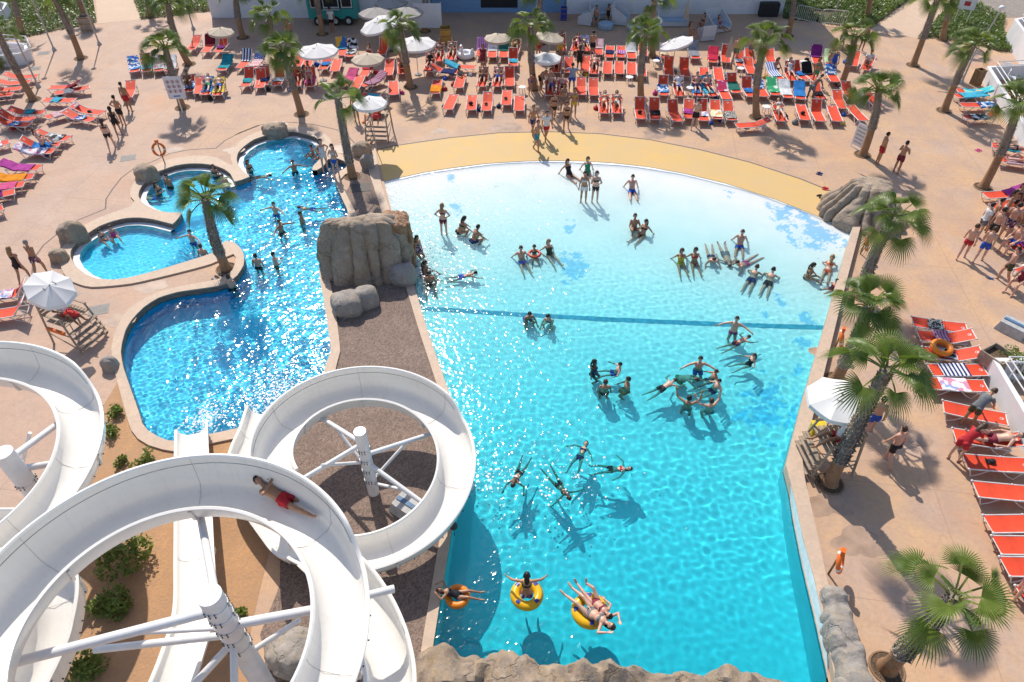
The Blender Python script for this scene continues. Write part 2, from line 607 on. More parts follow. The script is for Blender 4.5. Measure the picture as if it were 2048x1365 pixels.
bx = np.array(bp)
pmask = lambda poly, mar: (lambda P: inside(P, poly))
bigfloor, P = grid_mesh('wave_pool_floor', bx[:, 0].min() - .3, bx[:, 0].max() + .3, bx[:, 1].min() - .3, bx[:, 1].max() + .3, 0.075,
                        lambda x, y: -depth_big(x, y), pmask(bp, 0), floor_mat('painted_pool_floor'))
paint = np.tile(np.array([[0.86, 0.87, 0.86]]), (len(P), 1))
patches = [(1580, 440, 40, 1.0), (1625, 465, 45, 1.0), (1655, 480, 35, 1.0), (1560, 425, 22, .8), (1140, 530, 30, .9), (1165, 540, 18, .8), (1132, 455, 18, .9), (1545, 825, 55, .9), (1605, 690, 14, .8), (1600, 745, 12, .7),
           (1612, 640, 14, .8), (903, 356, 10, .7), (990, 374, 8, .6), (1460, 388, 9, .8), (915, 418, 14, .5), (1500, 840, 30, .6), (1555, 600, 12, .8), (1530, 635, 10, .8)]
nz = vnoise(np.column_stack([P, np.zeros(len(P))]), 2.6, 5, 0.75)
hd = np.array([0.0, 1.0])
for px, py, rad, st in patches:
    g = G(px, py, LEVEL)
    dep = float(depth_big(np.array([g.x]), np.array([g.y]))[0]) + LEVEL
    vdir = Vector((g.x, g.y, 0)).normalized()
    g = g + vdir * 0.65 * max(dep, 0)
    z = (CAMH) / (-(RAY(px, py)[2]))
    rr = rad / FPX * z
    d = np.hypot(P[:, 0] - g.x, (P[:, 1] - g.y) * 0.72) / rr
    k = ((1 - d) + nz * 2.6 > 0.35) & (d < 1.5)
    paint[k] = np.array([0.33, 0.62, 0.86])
# lane line across the floor
A, B = G(845, 617, LEVEL), G(1650, 655, LEVEL)
def deepen(g):
    dep = float(depth_big(np.array([g.x]), np.array([g.y]))[0]) + LEVEL
    return g + Vector((g.x, g.y, 0)).normalized() * 0.65 * dep
A, B = deepen(A), deepen(B)
dd = (B - A).normalized()
perp = np.abs((P[:, 0] - A.x) * -dd.y + (P[:, 1] - A.y) * dd.x)
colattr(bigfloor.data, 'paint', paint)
ln = MB()
for i in range(60):
    p, q = A.lerp(B, i / 60), A.lerp(B, (i + 1) / 60)
    nn = Vector((-dd.y, dd.x, 0)) * 0.12
    def zz(v):
        return Vector((v.x, v.y, -float(depth_big(np.array([v.x]), np.array([v.y]))[0]) + 0.012))
    ln.add([zz(p - nn), zz(q - nn), zz(q + nn), zz(p + nn)], [(0, 1, 2, 3)])
lane = struct(link('lane_line', ln.mesh('lane_line', False), None, mat('lane_blue', (0.06, 0.36, 0.52), 0.6)))
lane.cycles.is_caustics_receiver = True
struct(bigfloor)
bigfloor.cycles.is_caustics_receiver = True

# yellow beach strip, deck edge down to the floor edge
bs = MB()
m_ = 60
def along(pts, k):
    L = [0]
    for a, b in zip(pts[:-1], pts[1:]):
        L.append(L[-1] + math.dist(a, b))
    return [tuple(np.interp(t * L[-1] / k, L, [p[i] for p in pts]) for i in (0, 1)) for t in range(k + 1)]
o1 = along(BO, m_)
SH2 = [(753, 366)] + SHORE[1:-1] + [(1716, 466)]
i1 = along(gl(SH2), m_)
for i in range(m_ + 1):
    a, b = Vector(o1[i]), Vector(i1[i])
    b2 = b + (b - a).normalized() * 0.03
    for t in (0, .25, .5, .75, 1):
        q = a.lerp(b2, t)
        bs.v.append((q.x, q.y, -0.026 * t + 0.002))
for i in range(m_):
    for t in range(4):
        k = i * 5 + t
        bs.f.append((k, k + 1, k + 6, k + 5))
bs.mi = [0] * len(bs.f)
struct(link('beach_strip', bs.mesh('beach_strip'), None, M_YELLOW))

def wall_mesh(name, pts, z0, z1, m, closed=True):
    b = MB()
    n = len(pts)
    for p in pts:
        b.v += [(p[0], p[1], z0), (p[0], p[1], z1)]
    for i in range(n if closed else n - 1):
        j = (i + 1) % n
        b.f.append((2 * i, 2 * j, 2 * j + 1, 2 * i + 1))
    b.mi = [0] * len(b.f)
    o = struct(link(name, b.mesh(name), None, m))
    o.cycles.is_caustics_receiver = True
    return o

M_LINER = mat('pool_liner_pale', (0.60, 0.80, 0.84), 0.5, 0.08, 1.0)
M_LINER_B = mat('pool_liner_blue', (0.055, 0.34, 0.60), 0.5, 0.12, 1.0)
M_TILE = mat('navy_tile', (0.018, 0.055, 0.16), 0.25, 0.3, 14, spec=0.6)
M_LEDGE = mat('white_ledge', (0.74, 0.74, 0.74), 0.5, 0.1)
wall_mesh('wave_pool_side_right', gl(RIGHT_IN), -2.0, 0.30 - 0.46, M_LINER, False)
rin = gl(RIGHT_IN)
# pale sloping lip between the raised wall and the water on the right
lip = MB()
a1, b1 = along(gl(RIGHT_IN[:-1], LEVEL), 40), along(gl(RW_IN[:-1], RWH), 40)
for p, q in zip(a1, b1):
    lip.v += [(p[0], p[1], -0.22), (p[0], p[1], LEVEL + 0.035), (q[0], q[1], RWH - 0.02)]
for i in range(40):
    for t in (0, 1):
        k = i * 3 + t
        lip.f.append((k, k + 1, k + 4, k + 3))
lip.mi = [0] * len(lip.f)
lipo = struct(link('wave_pool_lip', lip.mesh('wave_pool_lip'), None, mat('lip_pale_blue', (0.55, 0.68, 0.70), 0.5, 0.1)))
lipo.cycles.is_caustics_receiver = True
wall_mesh('wave_pool_side_left', gl(LEFT_IN), -2.0, 0.046, M_LINER, False)

# ---- left pool basin
LLEV = -0.20
lx = np.array(lp)
LD = 1.25
M_LF, _n, _b = nodes('blue_pool_floor')
_co = coords(_n)
_n.links.new(mix(_n, ramp(_n, noise(_n, _co, 0.35, 4), [(0.35, 0.0), (0.7, 1.0)]), (0.15, 0.72, 0.95), (0.085, 0.62, 0.92)), _b.inputs['Base Color'])
BAYS = [(G(235, 498, LLEV), 3.4), (G(378, 382, LLEV), 3.0), (G(566, 306, LLEV), 3.0)]
def lagoon_floor(x, y):
    z = -LD + 0 * x
    for g, r in BAYS:
        t = np.clip((r - np.hypot(x - g.x, y - g.y)) / 0.9, 0, 1)
        z = np.maximum(z, -LD + 0.58 * t * t * (3 - 2 * t))
    return z
lfl, P2 = grid_mesh('lagoon_pool_floor', lx[:, 0].min() - .3, lx[:, 0].max() + .3, lx[:, 1].min() - .3, lx[:, 1].max() + .3, 0.15, lagoon_floor, pmask(lp, 0), M_LF)
struct(lfl)
lfl.cycles.is_caustics_receiver = True
wall_mesh('lagoon_pool_side', lp, -LD - .1, -0.24, M_LINER_B)
wall_mesh('lagoon_tile_band', [(p[0], p[1]) for p in lp], -0.24, 0.03, M_TILE)

def ledge(px_pts, wd=0.26):
    g_ = gl(px_pts)
    pts = along(g_, 60)
    inn = offset_line(pts, -wd)
    b = MB()
    for p, q in zip(pts, inn):
        b.v += [(p[0], p[1], LLEV + 0.02), (q[0], q[1], LLEV + 0.02), (q[0], q[1], -LD)]
    for i in range(len(pts) - 1):
        for t in (0, 1):
            k = i * 3 + t
            b.f.append((k, k + 1, k + 4, k + 3))
    b.mi = [0] * len(b.f)
    o = struct(link('lagoon_ledge', b.mesh('lagoon_ledge'), None, M_LEDGE))
    o.cycles.is_caustics_receiver = True

ledge(LEFT_POOL[LEFT_POOL.index((229, 562)):LEFT_POOL.index((346, 451)) + 1])
ledge(LEFT_POOL[LEFT_POOL.index((317, 424)):LEFT_POOL.index((470, 366)) + 1])
ledge(LEFT_POOL[LEFT_POOL.index((489, 347)):LEFT_POOL.index((649, 300)) + 1])

# ---- water
def waves(seed, n, lo, hi, slope, pref=None, spread=PI):
    rng = np.random.default_rng(seed)
    K = []
    for i in range(n):
        lam = math.exp(rng.uniform(math.log(lo), math.log(hi)))
        a = rng.uniform(0, 2 * PI) if pref is None else pref + rng.normal() * spread
        K.append((2 * PI / lam * math.cos(a), 2 * PI / lam * math.sin(a), rng.uniform(0, 2 * PI), slope * lam / (2 * PI) * math.sqrt(2.0 / n)))
    def f(x, y):
        z = 0 * x
        for kx, ky, ph, am in K:
            z = z + am * np.sin(kx * x + ky * y + ph)
        return z
    return f

def water_mat(name, gloss_rough, bs, bsc):
    m, n, b = nodes(name)
    n.nodes.remove(b)
    out = n.nodes['Material Output']
    at = N(n, 'ShaderNodeVertexColor', layer_name='tint')
    rf = N(n, 'ShaderNodeBsdfRefraction', IOR=1.33, Roughness=0.0)
    n.links.new(at.outputs[0], rf.inputs['Color'])
    gls = N(n, 'ShaderNodeBsdfGlossy', Roughness=gloss_rough)
    fr = N(n, 'ShaderNodeFresnel', IOR=1.33)
    bmp = N(n, 'ShaderNodeBump', Strength=bs, Distance=0.05)
    co = coords(n)
    n.links.new(noise(n, co, bsc, 1, 0.5, 0.4), bmp.inputs['Height'])
    n.links.new(bmp.outputs[0], gls.inputs['Normal'])
    ms = N(n, 'ShaderNodeMixShader')
    n.links.new(fr.outputs[0], ms.inputs[0])
    n.links.new(rf.outputs[0], ms.inputs[1])
    n.links.new(gls.outputs[0], ms.inputs[2])
    n.links.new(ms.outputs[0], out.inputs['Surface'])
    return m

wf1 = waves(1, 90, 0.19, 0.58, 0.041)
wf2 = waves(5, 14, 1.8, 4.5, 0.014)
def bigwave(x, y):
    d = depth_big(x, y)
    cal = np.clip(d / 0.45, 0.12, 1.0) * np.clip((y - 6.5) / 7.5, 0.26, 1.0)
    patch = 0.85 + 0.15 * np.clip(vnoise(np.column_stack([x, y, 0 * x]), 0.22, 2) * 2.2, -1, 1)
    return LEVEL + wf1(x, y) * cal * patch + wf2(x, y) * cal

wbig, P = grid_mesh('wave_pool_water', bx[:, 0].min() - .3, bx[:, 0].max() + .3, bx[:, 1].min() - .3, bx[:, 1].max() + .5, 0.048, bigwave, pmask(bp, 0), water_mat('clear_pool_water', 0.11, 0.6, 5.5))
dep = np.clip(depth_big(P[:, 0], P[:, 1]) + LEVEL - 0.04, 0, 3)
K_ = np.array([1.15, 0.118, 0.032])
tint = np.exp(-dep[:, None] * 1.0 * K_)
colattr(wbig.data, 'tint', tint)
wl1 = waves(2, 60, 0.3, 0.9, 0.055)
wl2 = waves(3, 50, 0.13, 0.26, 0.06)
wl3 = waves(4, 10, 2, 5, 0.015)
e1, e2 = G(400, 835, LLEV), G(540, 790, LLEV)
def leftwave(x, y):
    pt = 0.85 + 0.4 * vnoise(np.column_stack([x, y, 0 * x]), 0.35, 2)
    r1 = np.hypot(x - e1.x, y - e1.y)
    r2 = np.hypot(x - e2.x, y - e2.y)
    ch = 1 + 1.1 * np.exp(-(r1 / 1.3) ** 2) + 1.1 * np.exp(-(r2 / 2.2) ** 2)
    bub = np.where((x < -13.0), 0.75, 1.0)
    return LLEV + (wl1(x, y) * pt + wl2(x, y) * pt * ch + wl3(x, y)) * bub
wleft, P = grid_mesh('lagoon_pool_water', lx[:, 0].min() - .3, lx[:, 0].max() + .3, lx[:, 1].min() - .3, lx[:, 1].max() + .3, 0.036, leftwave, pmask(lp, 0), water_mat('blue_pool_water', 0.10, 0.48, 4.2))
sides = np.tile(np.array([[0.60, 0.98, 1.0]]), (len(P), 1))
colattr(wleft.data, 'tint', sides)
for o in (wbig, wleft):
    struct(o)
    o.cycles.is_caustics_caster = True

# broken white water below the flume ends and the waterfall
M_FOAM = mat('white_foam', (0.85, 0.88, 0.90), 0.6, 0.02)
def foam(px, lev, n, sx, sy, seed, rz=0.0):
    rng = np.random.default_rng(seed)
    g = G(px[0], px[1], lev)
    f = MB()
    for i in range(n):
        x, y = rng.normal(0, sx), rng.normal(0, sy)
        x, y = x * math.cos(rz) - y * math.sin(rz), x * math.sin(rz) + y * math.cos(rz)
        r = 0.012 + 0.035 * rng.random() ** 2
        z = 0.025 + 0.05 * rng.random() ** 3
        k = 6
        ring = [(x + r * math.cos(2 * PI * j / k + i) * rng.uniform(.7, 1.3), y + r * math.sin(2 * PI * j / k + i) * rng.uniform(.7, 1.3), z) for j in range(k)]
        f.add(ring + [(x, y, z + r * .5)], [(j, (j + 1) % k, k) for j in range(k)])
    o = struct(link('splash_foam', f.mesh('splash_foam', False), None, M_FOAM), 'stuff')
    o.location = g
foam((412, 838), LLEV, 420, .32, .45, 1)
foam((548, 782), LLEV, 700, .55, .8, 2)
foam((845, 520), LEVEL, 420, .30, .9, 3)
foam((1130, 955), LEVEL, 130, .9, .7, 4)
foam((985, 950), LEVEL, 90, .5, .4, 5)
foam((880, 545), LEVEL, 150, .6, .3, 6)

# damp patches on the paving near the pools
M_DAMP = mat('damp_concrete', (0.43, 0.29, 0.205), 0.35, 0.2, 2.0, 0.5)
rgd = np.random.default_rng(12)
for i, (px, py, r) in enumerate([(556, 250, .5), (690, 296, .7), (470, 300, .6), (350, 300, .45), (300, 575, .7), (232, 640, .6), (116, 590, .8), (1645, 705, .5), (1700, 640, .55), (1660, 1010, .6), (1010, 255, .8), (1310, 270, .7), (880, 262, .5), (1720, 1090, .7), (1830, 880, .5), (1780, 430, .7)]):
    g = G(px, py)
    k = 40
    f = MB()
    ring = []
    for j in range(k):
        a = 2 * PI * j / k
        q = r * (1 + .45 * float(vnoise(np.array([[math.cos(a) * 1.3 + i * 5, math.sin(a) * 1.3, i]]), 1.0, 4)[0]) * 1.6)
        ring.append((q * math.cos(a), q * .7 * math.sin(a), 0.0))
    f.add(ring + [(0, 0, 0)], [(j, (j + 1) % k, k) for j in range(k)])
    o = struct(link('damp_patch', f.mesh('damp_patch', False), None, M_DAMP))
    o.location = (g.x, g.y, 0.0035)
# ================================================================ water slides
def slide_mat():
    m, n, b = nodes('white_fibreglass')
    co = coords(n)
    c = mix(n, ramp(n, noise(n, co, 0.7, 4, 0.6, 0.5), [(0.4, 0.0), (0.75, 0.6)]), (0.82, 0.785, 0.73), (0.73, 0.69, 0.63))
    mp = N(n, 'ShaderNodeMapping')
    mp.inputs['Scale'].default_value = (9, 9, 1.2)
    n.links.new(co, mp.inputs[0])
    c = mix(n, ramp(n, noise(n, mp.outputs[0], 1.0, 4, 0.65), [(0.52, 0.0), (0.8, 0.35)]), c, (0.60, 0.57, 0.52))
    n.links.new(c, b.inputs['Base Color'])
    b.inputs['Roughness'].default_value = 0.2
    b.inputs['Specular IOR Level'].default_value = 0.5
    return m
M_SLIDE = slide_mat()
M_STEEL = mat('white_painted_steel', (0.77, 0.76, 0.76), 0.4, 0.08, 3)
M_BOLT = mat('dark_bolt', (0.06, 0.055, 0.055), 0.5)
M_SEAM = mat('grey_seam', (0.46, 0.44, 0.42), 0.5)

def chute(path, parent, name, wr=None, wl=None, W=0.50, closed_start=False):
    """sweep a U trough along path: list of (Vector floor centre, left wall height, right wall height)"""
    n = len(path)
    b = MB()
    prof_n = 0
    for i, (p, hl, hr) in enumerate(path):
        t = path[min(i + 1, n - 1)][0] - path[max(i - 1, 0)][0]
        t = Vector((t.x, t.y, 0)).normalized()
        r = Vector((t.y, -t.x, 0))
        inner = [(-W - 0.075, hl + 0.015), (-W - 0.02, hl + 0.03), (-W + 0.015, hl), (-W + 0.03, hl * 0.55), (-W + 0.08, 0.16), (-W + 0.2, 0.045), (-W * 0.4, 0.0), (0, -0.005), (W * 0.4, 0.0), (W - 0.2, 0.045), (W - 0.08, 0.16),
                 (W - 0.03, hr * 0.55), (W - 0.015, hr), (W + 0.02, hr + 0.03), (W + 0.075, hr + 0.015)]
        outer = [(W + 0.075, hr - 0.03), (W + 0.03, hr - 0.05), (W + 0.02, hr * 0.5), (W - 0.03, 0.08), (W - 0.2, -0.03), (0, -0.06), (-W + 0.2, -0.03), (-W + 0.03, 0.08), (-W - 0.02, hl * 0.5), (-W - 0.03, hl - 0.05), (-W - 0.075, hl - 0.03)]
        for s, z in inner + outer:
            q = p + r * s
            b.v.append((q.x, q.y, q.z + z))
        prof_n = len(inner) + len(outer)
    for i in range(n - 1):
        for k in range(prof_n):
            k2 = (k + 1) % prof_n
            b.f.append((i * prof_n + k, (i + 1) * prof_n + k, (i + 1) * prof_n + k2, i * prof_n + k2))
    # end walls: quads between the inner and outer profile
    for base in (0, (n - 1) * prof_n):
        ring = [base + k for k in range(prof_n)]
        ni = 15
        for a in range(14):
            oa = ni + int((14 - a) * 10 / 14)
            ob = ni + int((13 - a) * 10 / 14)
            if oa == ob:
                b.f.append((ring[a], ring[a + 1], ring[oa]))
            else:
                b.f.append((ring[a], ring[a + 1], ring[ob], ring[oa]))
    b.mi = [0] * len(b.f)
    me = b.mesh(name)
    o = link(name, me, parent, M_SLIDE)
    bmx = bmesh.new()
    bmx.from_mesh(me)
    bmesh.ops.recalc_face_normals(bmx, faces=bmx.faces)
    bmx.to_mesh(me)
    bmx.free()
    return o

def join_into(o, parent):
    tr = [q for q in parent.children if q.name.startswith('trough')][0]
    bmj = bmesh.new()
    bmj.from_mesh(tr.data)
    k = len(tr.data.materials)
    n0 = len(bmj.faces)
    bmj.from_mesh(o.data)
    bmj.faces.ensure_lookup_table()
    for f in bmj.faces[n0:]:
        f.material_index = k
    tr.data.materials.append(o.data.materials[0])
    bmj.to_mesh(tr.data)
    bmj.free()
    bpy.data.objects.remove(o)
    return None

def seams(path, parent, every, W=0.5):
    """flanged joints: thin ribs standing proud on the outside of the trough, a hairline inside"""
    b = MB()
    b2 = MB()
    n = len(path)
    for i in range(every, n - 2, every):
        p, hl, hr = path[i]
        t = path[i + 1][0] - path[i - 1][0]
        t = Vector((t.x, t.y, 0)).normalized()
        r = Vector((t.y, -t.x, 0))
        pr = [(W + 0.03, hr - 0.06), (W + 0.025, hr * 0.5), (W - 0.02, 0.06), (W - 0.2, -0.06), (0, -0.09), (-W + 0.2, -0.06), (-W + 0.02, 0.06), (-W - 0.025, hl * 0.5), (-W - 0.03, hl - 0.06)]
        k0 = len(b.v)
        for s, z in pr:
            for e in (-0.03, 0.03):
                for out in (0.0, 0.05):
                    q = p + t * e + r * (s + math.copysign(out, s) * (1 if abs(s) > 0.3 else 0))
                    b.v.append((q.x, q.y, q.z + z - (out if abs(s) < W - 0.1 else 0)))
        ins = [(-W + 0.016, hl * .98), (-W + 0.033, hl * 0.55), (-W + 0.083, 0.163), (-W + 0.2, 0.048), (0, -0.001), (W - 0.2, 0.048), (W - 0.083, 0.163), (W - 0.033, hr * .55), (W - 0.016, hr * .98)]
        b2.tube([p + r * s + Vector((0, 0, z)) for s, z in ins], 0.005, 4)
        for k in range(len(pr) - 1):
            a = k0 + k * 4
            for u, v in ((0, 1), (1, 3), (3, 2)):
                b.f.append((a + u, a + v, a + 4 + v, a + 4 + u))
    b.mi = [0] * len(b.f)
    join_into(link('seam_line', b2.mesh('seam_line', True, (M_SEAM,)), parent), parent)
    return join_into(link('joint_flange', b.mesh('joint_flange', True, (M_SLIDE,)), parent), parent)

def bolts(path, parent, side, z0, every=3, W=0.5):
    b = MB()
    for i in range(1, len(path) - 1, every):
        p, hl, hr = path[i]
        t = path[i + 1][0] - path[i - 1][0]
        t = Vector((t.x, t.y, 0)).normalized()
        r = Vector((t.y, -t.x, 0)) * side
        h = hr if side > 0 else hl
        q = p + r * (W + 0.028) + Vector((0, 0, h * z0))
        b.tube([q - r * 0.01, q + r * 0.022], 0.018, 6)
    return join_into(link('bolt_row', b.mesh('bolt_row', True, (M_BOLT,)), parent), parent)

def line_inside(path, parent, side, frac, W=0.5):
    """thin laminate line along the tall outer wall"""
    b = MB()
    pts = []
    for i in range(1, len(path) - 1):
        p, hl, hr = path[i]
        t = path[i + 1][0] - path[i - 1][0]
        t = Vector((t.x, t.y, 0)).normalized()
        r = Vector((t.y, -t.x, 0)) * side
        h = hr if side > 0 else hl
        if h < 0.62:
            if len(pts) > 3:
                b.tube(pts, 0.009, 4)
            pts = []
            continue
        s = (W - 0.03) + (0.015) * ((frac - 0.55) / 0.45) + 0.0
        pts.append(p + r * (s - 0.004) + Vector((0, 0, h * frac)))
    if len(pts) > 3:
        b.tube(pts, 0.009, 4)
    if b.v:
        return join_into(link('laminate_line', b.mesh('laminate_line', True, (M_SEAM,)), parent), parent)

def smooth01(x):
    x = max(0, min(1, x))
    return x * x * (3 - 2 * x)

def helix(cx, cy, Rin, R1, h0, sl, a0, a1, extra, W=0.5, depth=0.5, n=120):
    """clockwise seen from above, angle 0 = far side; travel direction = growing angle; outer wall is on the left"""
    out = []
    for i in range(n + 1):
        th = a0 + (a1 - a0) * i / n
        rr = Rin + R1 * th + W
        rim = h0 - sl * th
        ex = extra(th)
        out.append((Vector((cx + rr * math.sin(th), cy + rr * math.cos(th), rim - depth)), depth + ex, depth))
    return out

D = math.radians
def ex3(t):
    return 0.36 * smooth01((D(62) - t) / D(16)) * smooth01((t + D(150)) / D(40)) - 0.02
def ex2(t):
    return 0.46 * smooth01((D(66) - t) / D(12)) - 0.0
def ex1(t):
    return 0.36 * smooth01((D(52) - t) / D(18)) * 1.0

def spline(pts, n):
    pts = [Vector(p) for p in pts]
    out = []
    for i in range(len(pts) - 1):
        p0, p1, p2, p3 = pts[max(i - 1, 0)], pts[i], pts[i + 1], pts[min(i + 2, len(pts) - 1)]
        for k in range(n):
            t = k / n
            out.append(0.5 * ((2 * p1) + (p2 - p0) * t + (2 * p0 - 5 * p1 + 4 * p2 - p3) * t * t + (3 * p1 - p0 - 3 * p2 + p3) * t ** 3))
    out.append(pts[-1])
    return out

# --- slide with the small ring beside the lagoon
s3 = tag(empty('water_slide', (-4.27, 12.6, 0)), 'white water slide ring round a short pole on brown gravel, ending in the lagoon', 'water slide')
def under(o, root):
    o.matrix_parent_inverse = Matrix.Translation(root.location).inverted()
    return o
h3 = helix(-4.27, 12.6, 2.06, 0.049, 2.03, 0.30, D(-125), D(215), ex3)
last = h3[-1][0]
EX = [last + Vector((0, 0, 0))]
exit_pts = [G(512, 905, 0.45), G(522, 870, 0.32), G(534, 828, 0.16)]
t_ = (h3[-1][0] - h3[-2][0]).normalized()
tail = spline([h3[-1][0], h3[-1][0] + t_ * 0.7 + Vector((0, 0, -0.05)), G(500, 960, 0.5), exit_pts[1], exit_pts[2] + Vector((0, 0, 0))], 14)
path3 = h3 + [(p, 0.48, 0.48) for p in tail[1:]]
for i, (p, a, b_) in enumerate(path3):
    if p.z < 0.16:
        path3[i] = (Vector((p.x, p.y, 0.16)), a, b_)
under(chute(path3, s3, 'trough'), s3)
seams(path3, s3, 20)
bolts(path3, s3, -1, 0.35)
line_inside(path3, s3, -1, 0.78)

# --- the big near loop
s2 = tag(empty('water_slide', (-6.55, 6.0, 0)), 'large white water slide loop in the near corner with a man riding it', 'water slide')
def helix2(a0, a1, n=150):
    return helix(-6.524, 5.971, 2.663, 0.0214, 5.2, 0.15, a0, a1, ex2, depth=0.52, n=n)
h2 = helix2(D(-175), D(200))
under(chute(h2, s2, 'trough'), s2)
seams(h2, s2, 22)
bolts(h2, s2, -1, 0.35)
line_inside(h2, s2, -1, 0.8)

# --- far left loop, running on down under the big one
s1 = tag(empty('water_slide', (-14.6, 10.8, 0)), 'white water slide curve at the left edge beside the lifeguard chair', 'water slide')
h1 = helix(-14.677, 10.788, 2.912, 0.0, 4.0, 0.2, D(-60), D(128), ex1, n=110)
e_ = h1[-1][0]
te = (h1[-1][0] - h1[-2][0]).normalized()
tail1 = spline([e_, e_ + te * 0.9, G(112, 1180, 2.9), G(118, 1290, 2.6), G(60, 1420, 2.4)], 16)
path1 = h1 + [(p, 0.5 + 0.2 * smooth01((i - 10) / 12), 0.5) for i, p in enumerate(tail1[1:])]
under(chute(path1, s1, 'trough'), s1)
seams(path1, s1, 21)
bolts(path1, s1, -1, 0.35)
line_inside(path1, s1, -1, 0.78)

# --- low trough crossing below the far left loop
s5 = tag(empty('water_slide', G(20, 1080)), 'low cream slide trough crossing under the far left loop', 'water slide')
low = spline([G(-160, 1060, 1.6), G(-40, 1070, 1.5), G(70, 1075, 1.4), G(150, 1120, 1.3)], 12)
under(chute([(p, 0.45, 0.45) for p in low], s5, 'trough', W=0.48), s5)

# --- straight flume into the lagoon
s4 = tag(empty('water_slide', G(392, 950)), 'straight white flume dropping into the lagoon from under the big loop', 'water slide')
st = spline([G(330, 1440, 1.7), G(372, 1330, 1.45), G(398, 1230, 1.15), G(397, 1120, 0.85), G(394, 1020, 0.6), G(391, 930, 0.35), G(390, 868, 0.15)], 12)
path4 = [(p, 0.40, 0.40) for p in st]
under(chute(path4, s4, 'trough', W=0.44), s4)
seams(path4, s4, 18, W=0.44)

# --- lower curve beyond the right side of the big loop
s6 = tag(empty('water_slide', G(800, 1300)), 'white slide curve running down beside the rock wall below the big loop', 'water slide')
cur = spline([G(640, 1120, 2.2), G(712, 1190, 2.15), G(760, 1270, 2.1), G(785, 1365, 2.05), G(780, 1480, 2.0)], 14)
path6 = [(p, 0.62, 0.5) for p in cur]
under(chute(path6, s6, 'trough'), s6)
bolts(path6, s6, -1, 0.35)

# --- support poles with arms
def pole(name, base, top, r, arms, label, collars):
    rt = tag(empty(name, base), label, 'support pole')
    b = MB()
    b.tube([base, top], r, 24)
    under(link('post', b.mesh('post'), rt, M_STEEL), rt)
    for z in collars:
        b = MB()
        c = base.lerp(top, z)
        ax = (top - base).normalized()
        b.tube([c - ax * 0.02, c + ax * 0.02], r + 0.015, 24)
        for k in range(15):
            a = 2 * PI * k / 15
            if k % 5 > 2:
                continue
            for s in (-1, 1):
                q = c + Vector((math.cos(a) * (r + 0.025), math.sin(a) * (r + 0.025), 0)) + ax * 0.045 * s
                b.tube([q - ax * 0.022, q + ax * 0.022], 0.013, 6, mi=1)
        under(link('collar', b.mesh('collar', True, (M_STEEL, M_BOLT)), rt), rt)
    for a, c, rr in arms:
        b = MB()
        b.tube([a, c], rr, 12)
        under(link('arm', b.mesh('arm'), rt, M_STEEL), rt)
    return rt

C3 = Vector((-4.27, 12.6, 0))
def ringpt(cx, cy, rr, deg, z):
    return Vector((cx + rr * math.sin(D(deg)), cy + rr * math.cos(D(deg)), z))
def arms_for(cx, cy, rr, f, zlo, zhi, degs, r1, r2):
    out = []
    for dg in degs:
        z = f(D(dg)) - 0.42
        e = ringpt(cx, cy, rr + 0.12, dg, z)
        out.append((Vector((cx, cy, min(zhi, z + 0.55))), e, r1))
        mid = ringpt(cx, cy, rr * 0.62, dg, z + 0.2)
        out.append((Vector((cx, cy, max(zlo, z - 0.75))), mid + Vector((0, 0, -0.05)), r2))
    return out
f3 = lambda t: 2.03 - 0.30 * t
pole('slide_support_pole', C3, C3 + Vector((0, 0, 2.95)), 0.175, arms_for(-4.27, 12.6, 2.06, f3, 0.5, 2.4, (-48, 55, 122, -128), 0.07, 0.05),
     'short white support pole with bolted arms inside the small slide ring', (0.25, 0.42, 0.58, 0.74))
f2 = lambda t: 5.2 - 0.15 * t
P2T = G(418, 1190, 5.6)
P2B = Vector((P2T.x, P2T.y, 0))
arms2 = []
for (px, py, h, z1, r) in [(400, 1028, 4.55, 5.0, .085), (30, 1325, 4.5, 5.0, .10), (190, 1300, 3.3, 3.9, .08), (640, 1218, 4.3, 4.3, .10), (600, 1240, 3.4, 2.9, .06), (240, 1268, 3.9, 4.2, .05), (470, 1420, 3.2, 3.9, .08), (360, 1400, 3.0, 3.7, .08), (430, 1275, 2.6, 4.0, 0.06)]:
    arms2.append((Vector((P2T.x, P2T.y, z1)), G(px, py, h), r))
pole('slide_support_pole', P2B, P2T, 0.235, arms2, 'thick white support pole with bolted collars and arms inside the big near loop', (0.62, 0.70, 0.78, 0.86, 0.93))
P1T = G(5, 905, 4.3)
P1B = Vector((P1T.x, P1T.y, 0))
arms1 = [(Vector((P1T.x, P1T.y, 4.0)), G(116, 848, 3.35), .085), (Vector((P1T.x, P1T.y, 3.6)), G(104, 928, 3.1), .09), (G(60, 866, 3.6), G(45, 925, 2.6), .05), (Vector((P1T.x, P1T.y, 2.3)), G(66, 980, 2.6), .06)]
pole('slide_support_pole', P1B, P1T, 0.235, arms1, 'white support pole with arms inside the far left slide curve', (0.25, 0.40, 0.55, 0.72))
# square pipe stub sticking out beyond the big loop
stb = MB()
stb.tube([G(700, 1200, 3.6), G(788, 1178, 3.4)], 0.09, 14)
tag(link('pipe_stub', stb.mesh('pipe_stub'), None, M_STEEL), 'white pipe end jutting out right of the big slide loop', 'pipe')

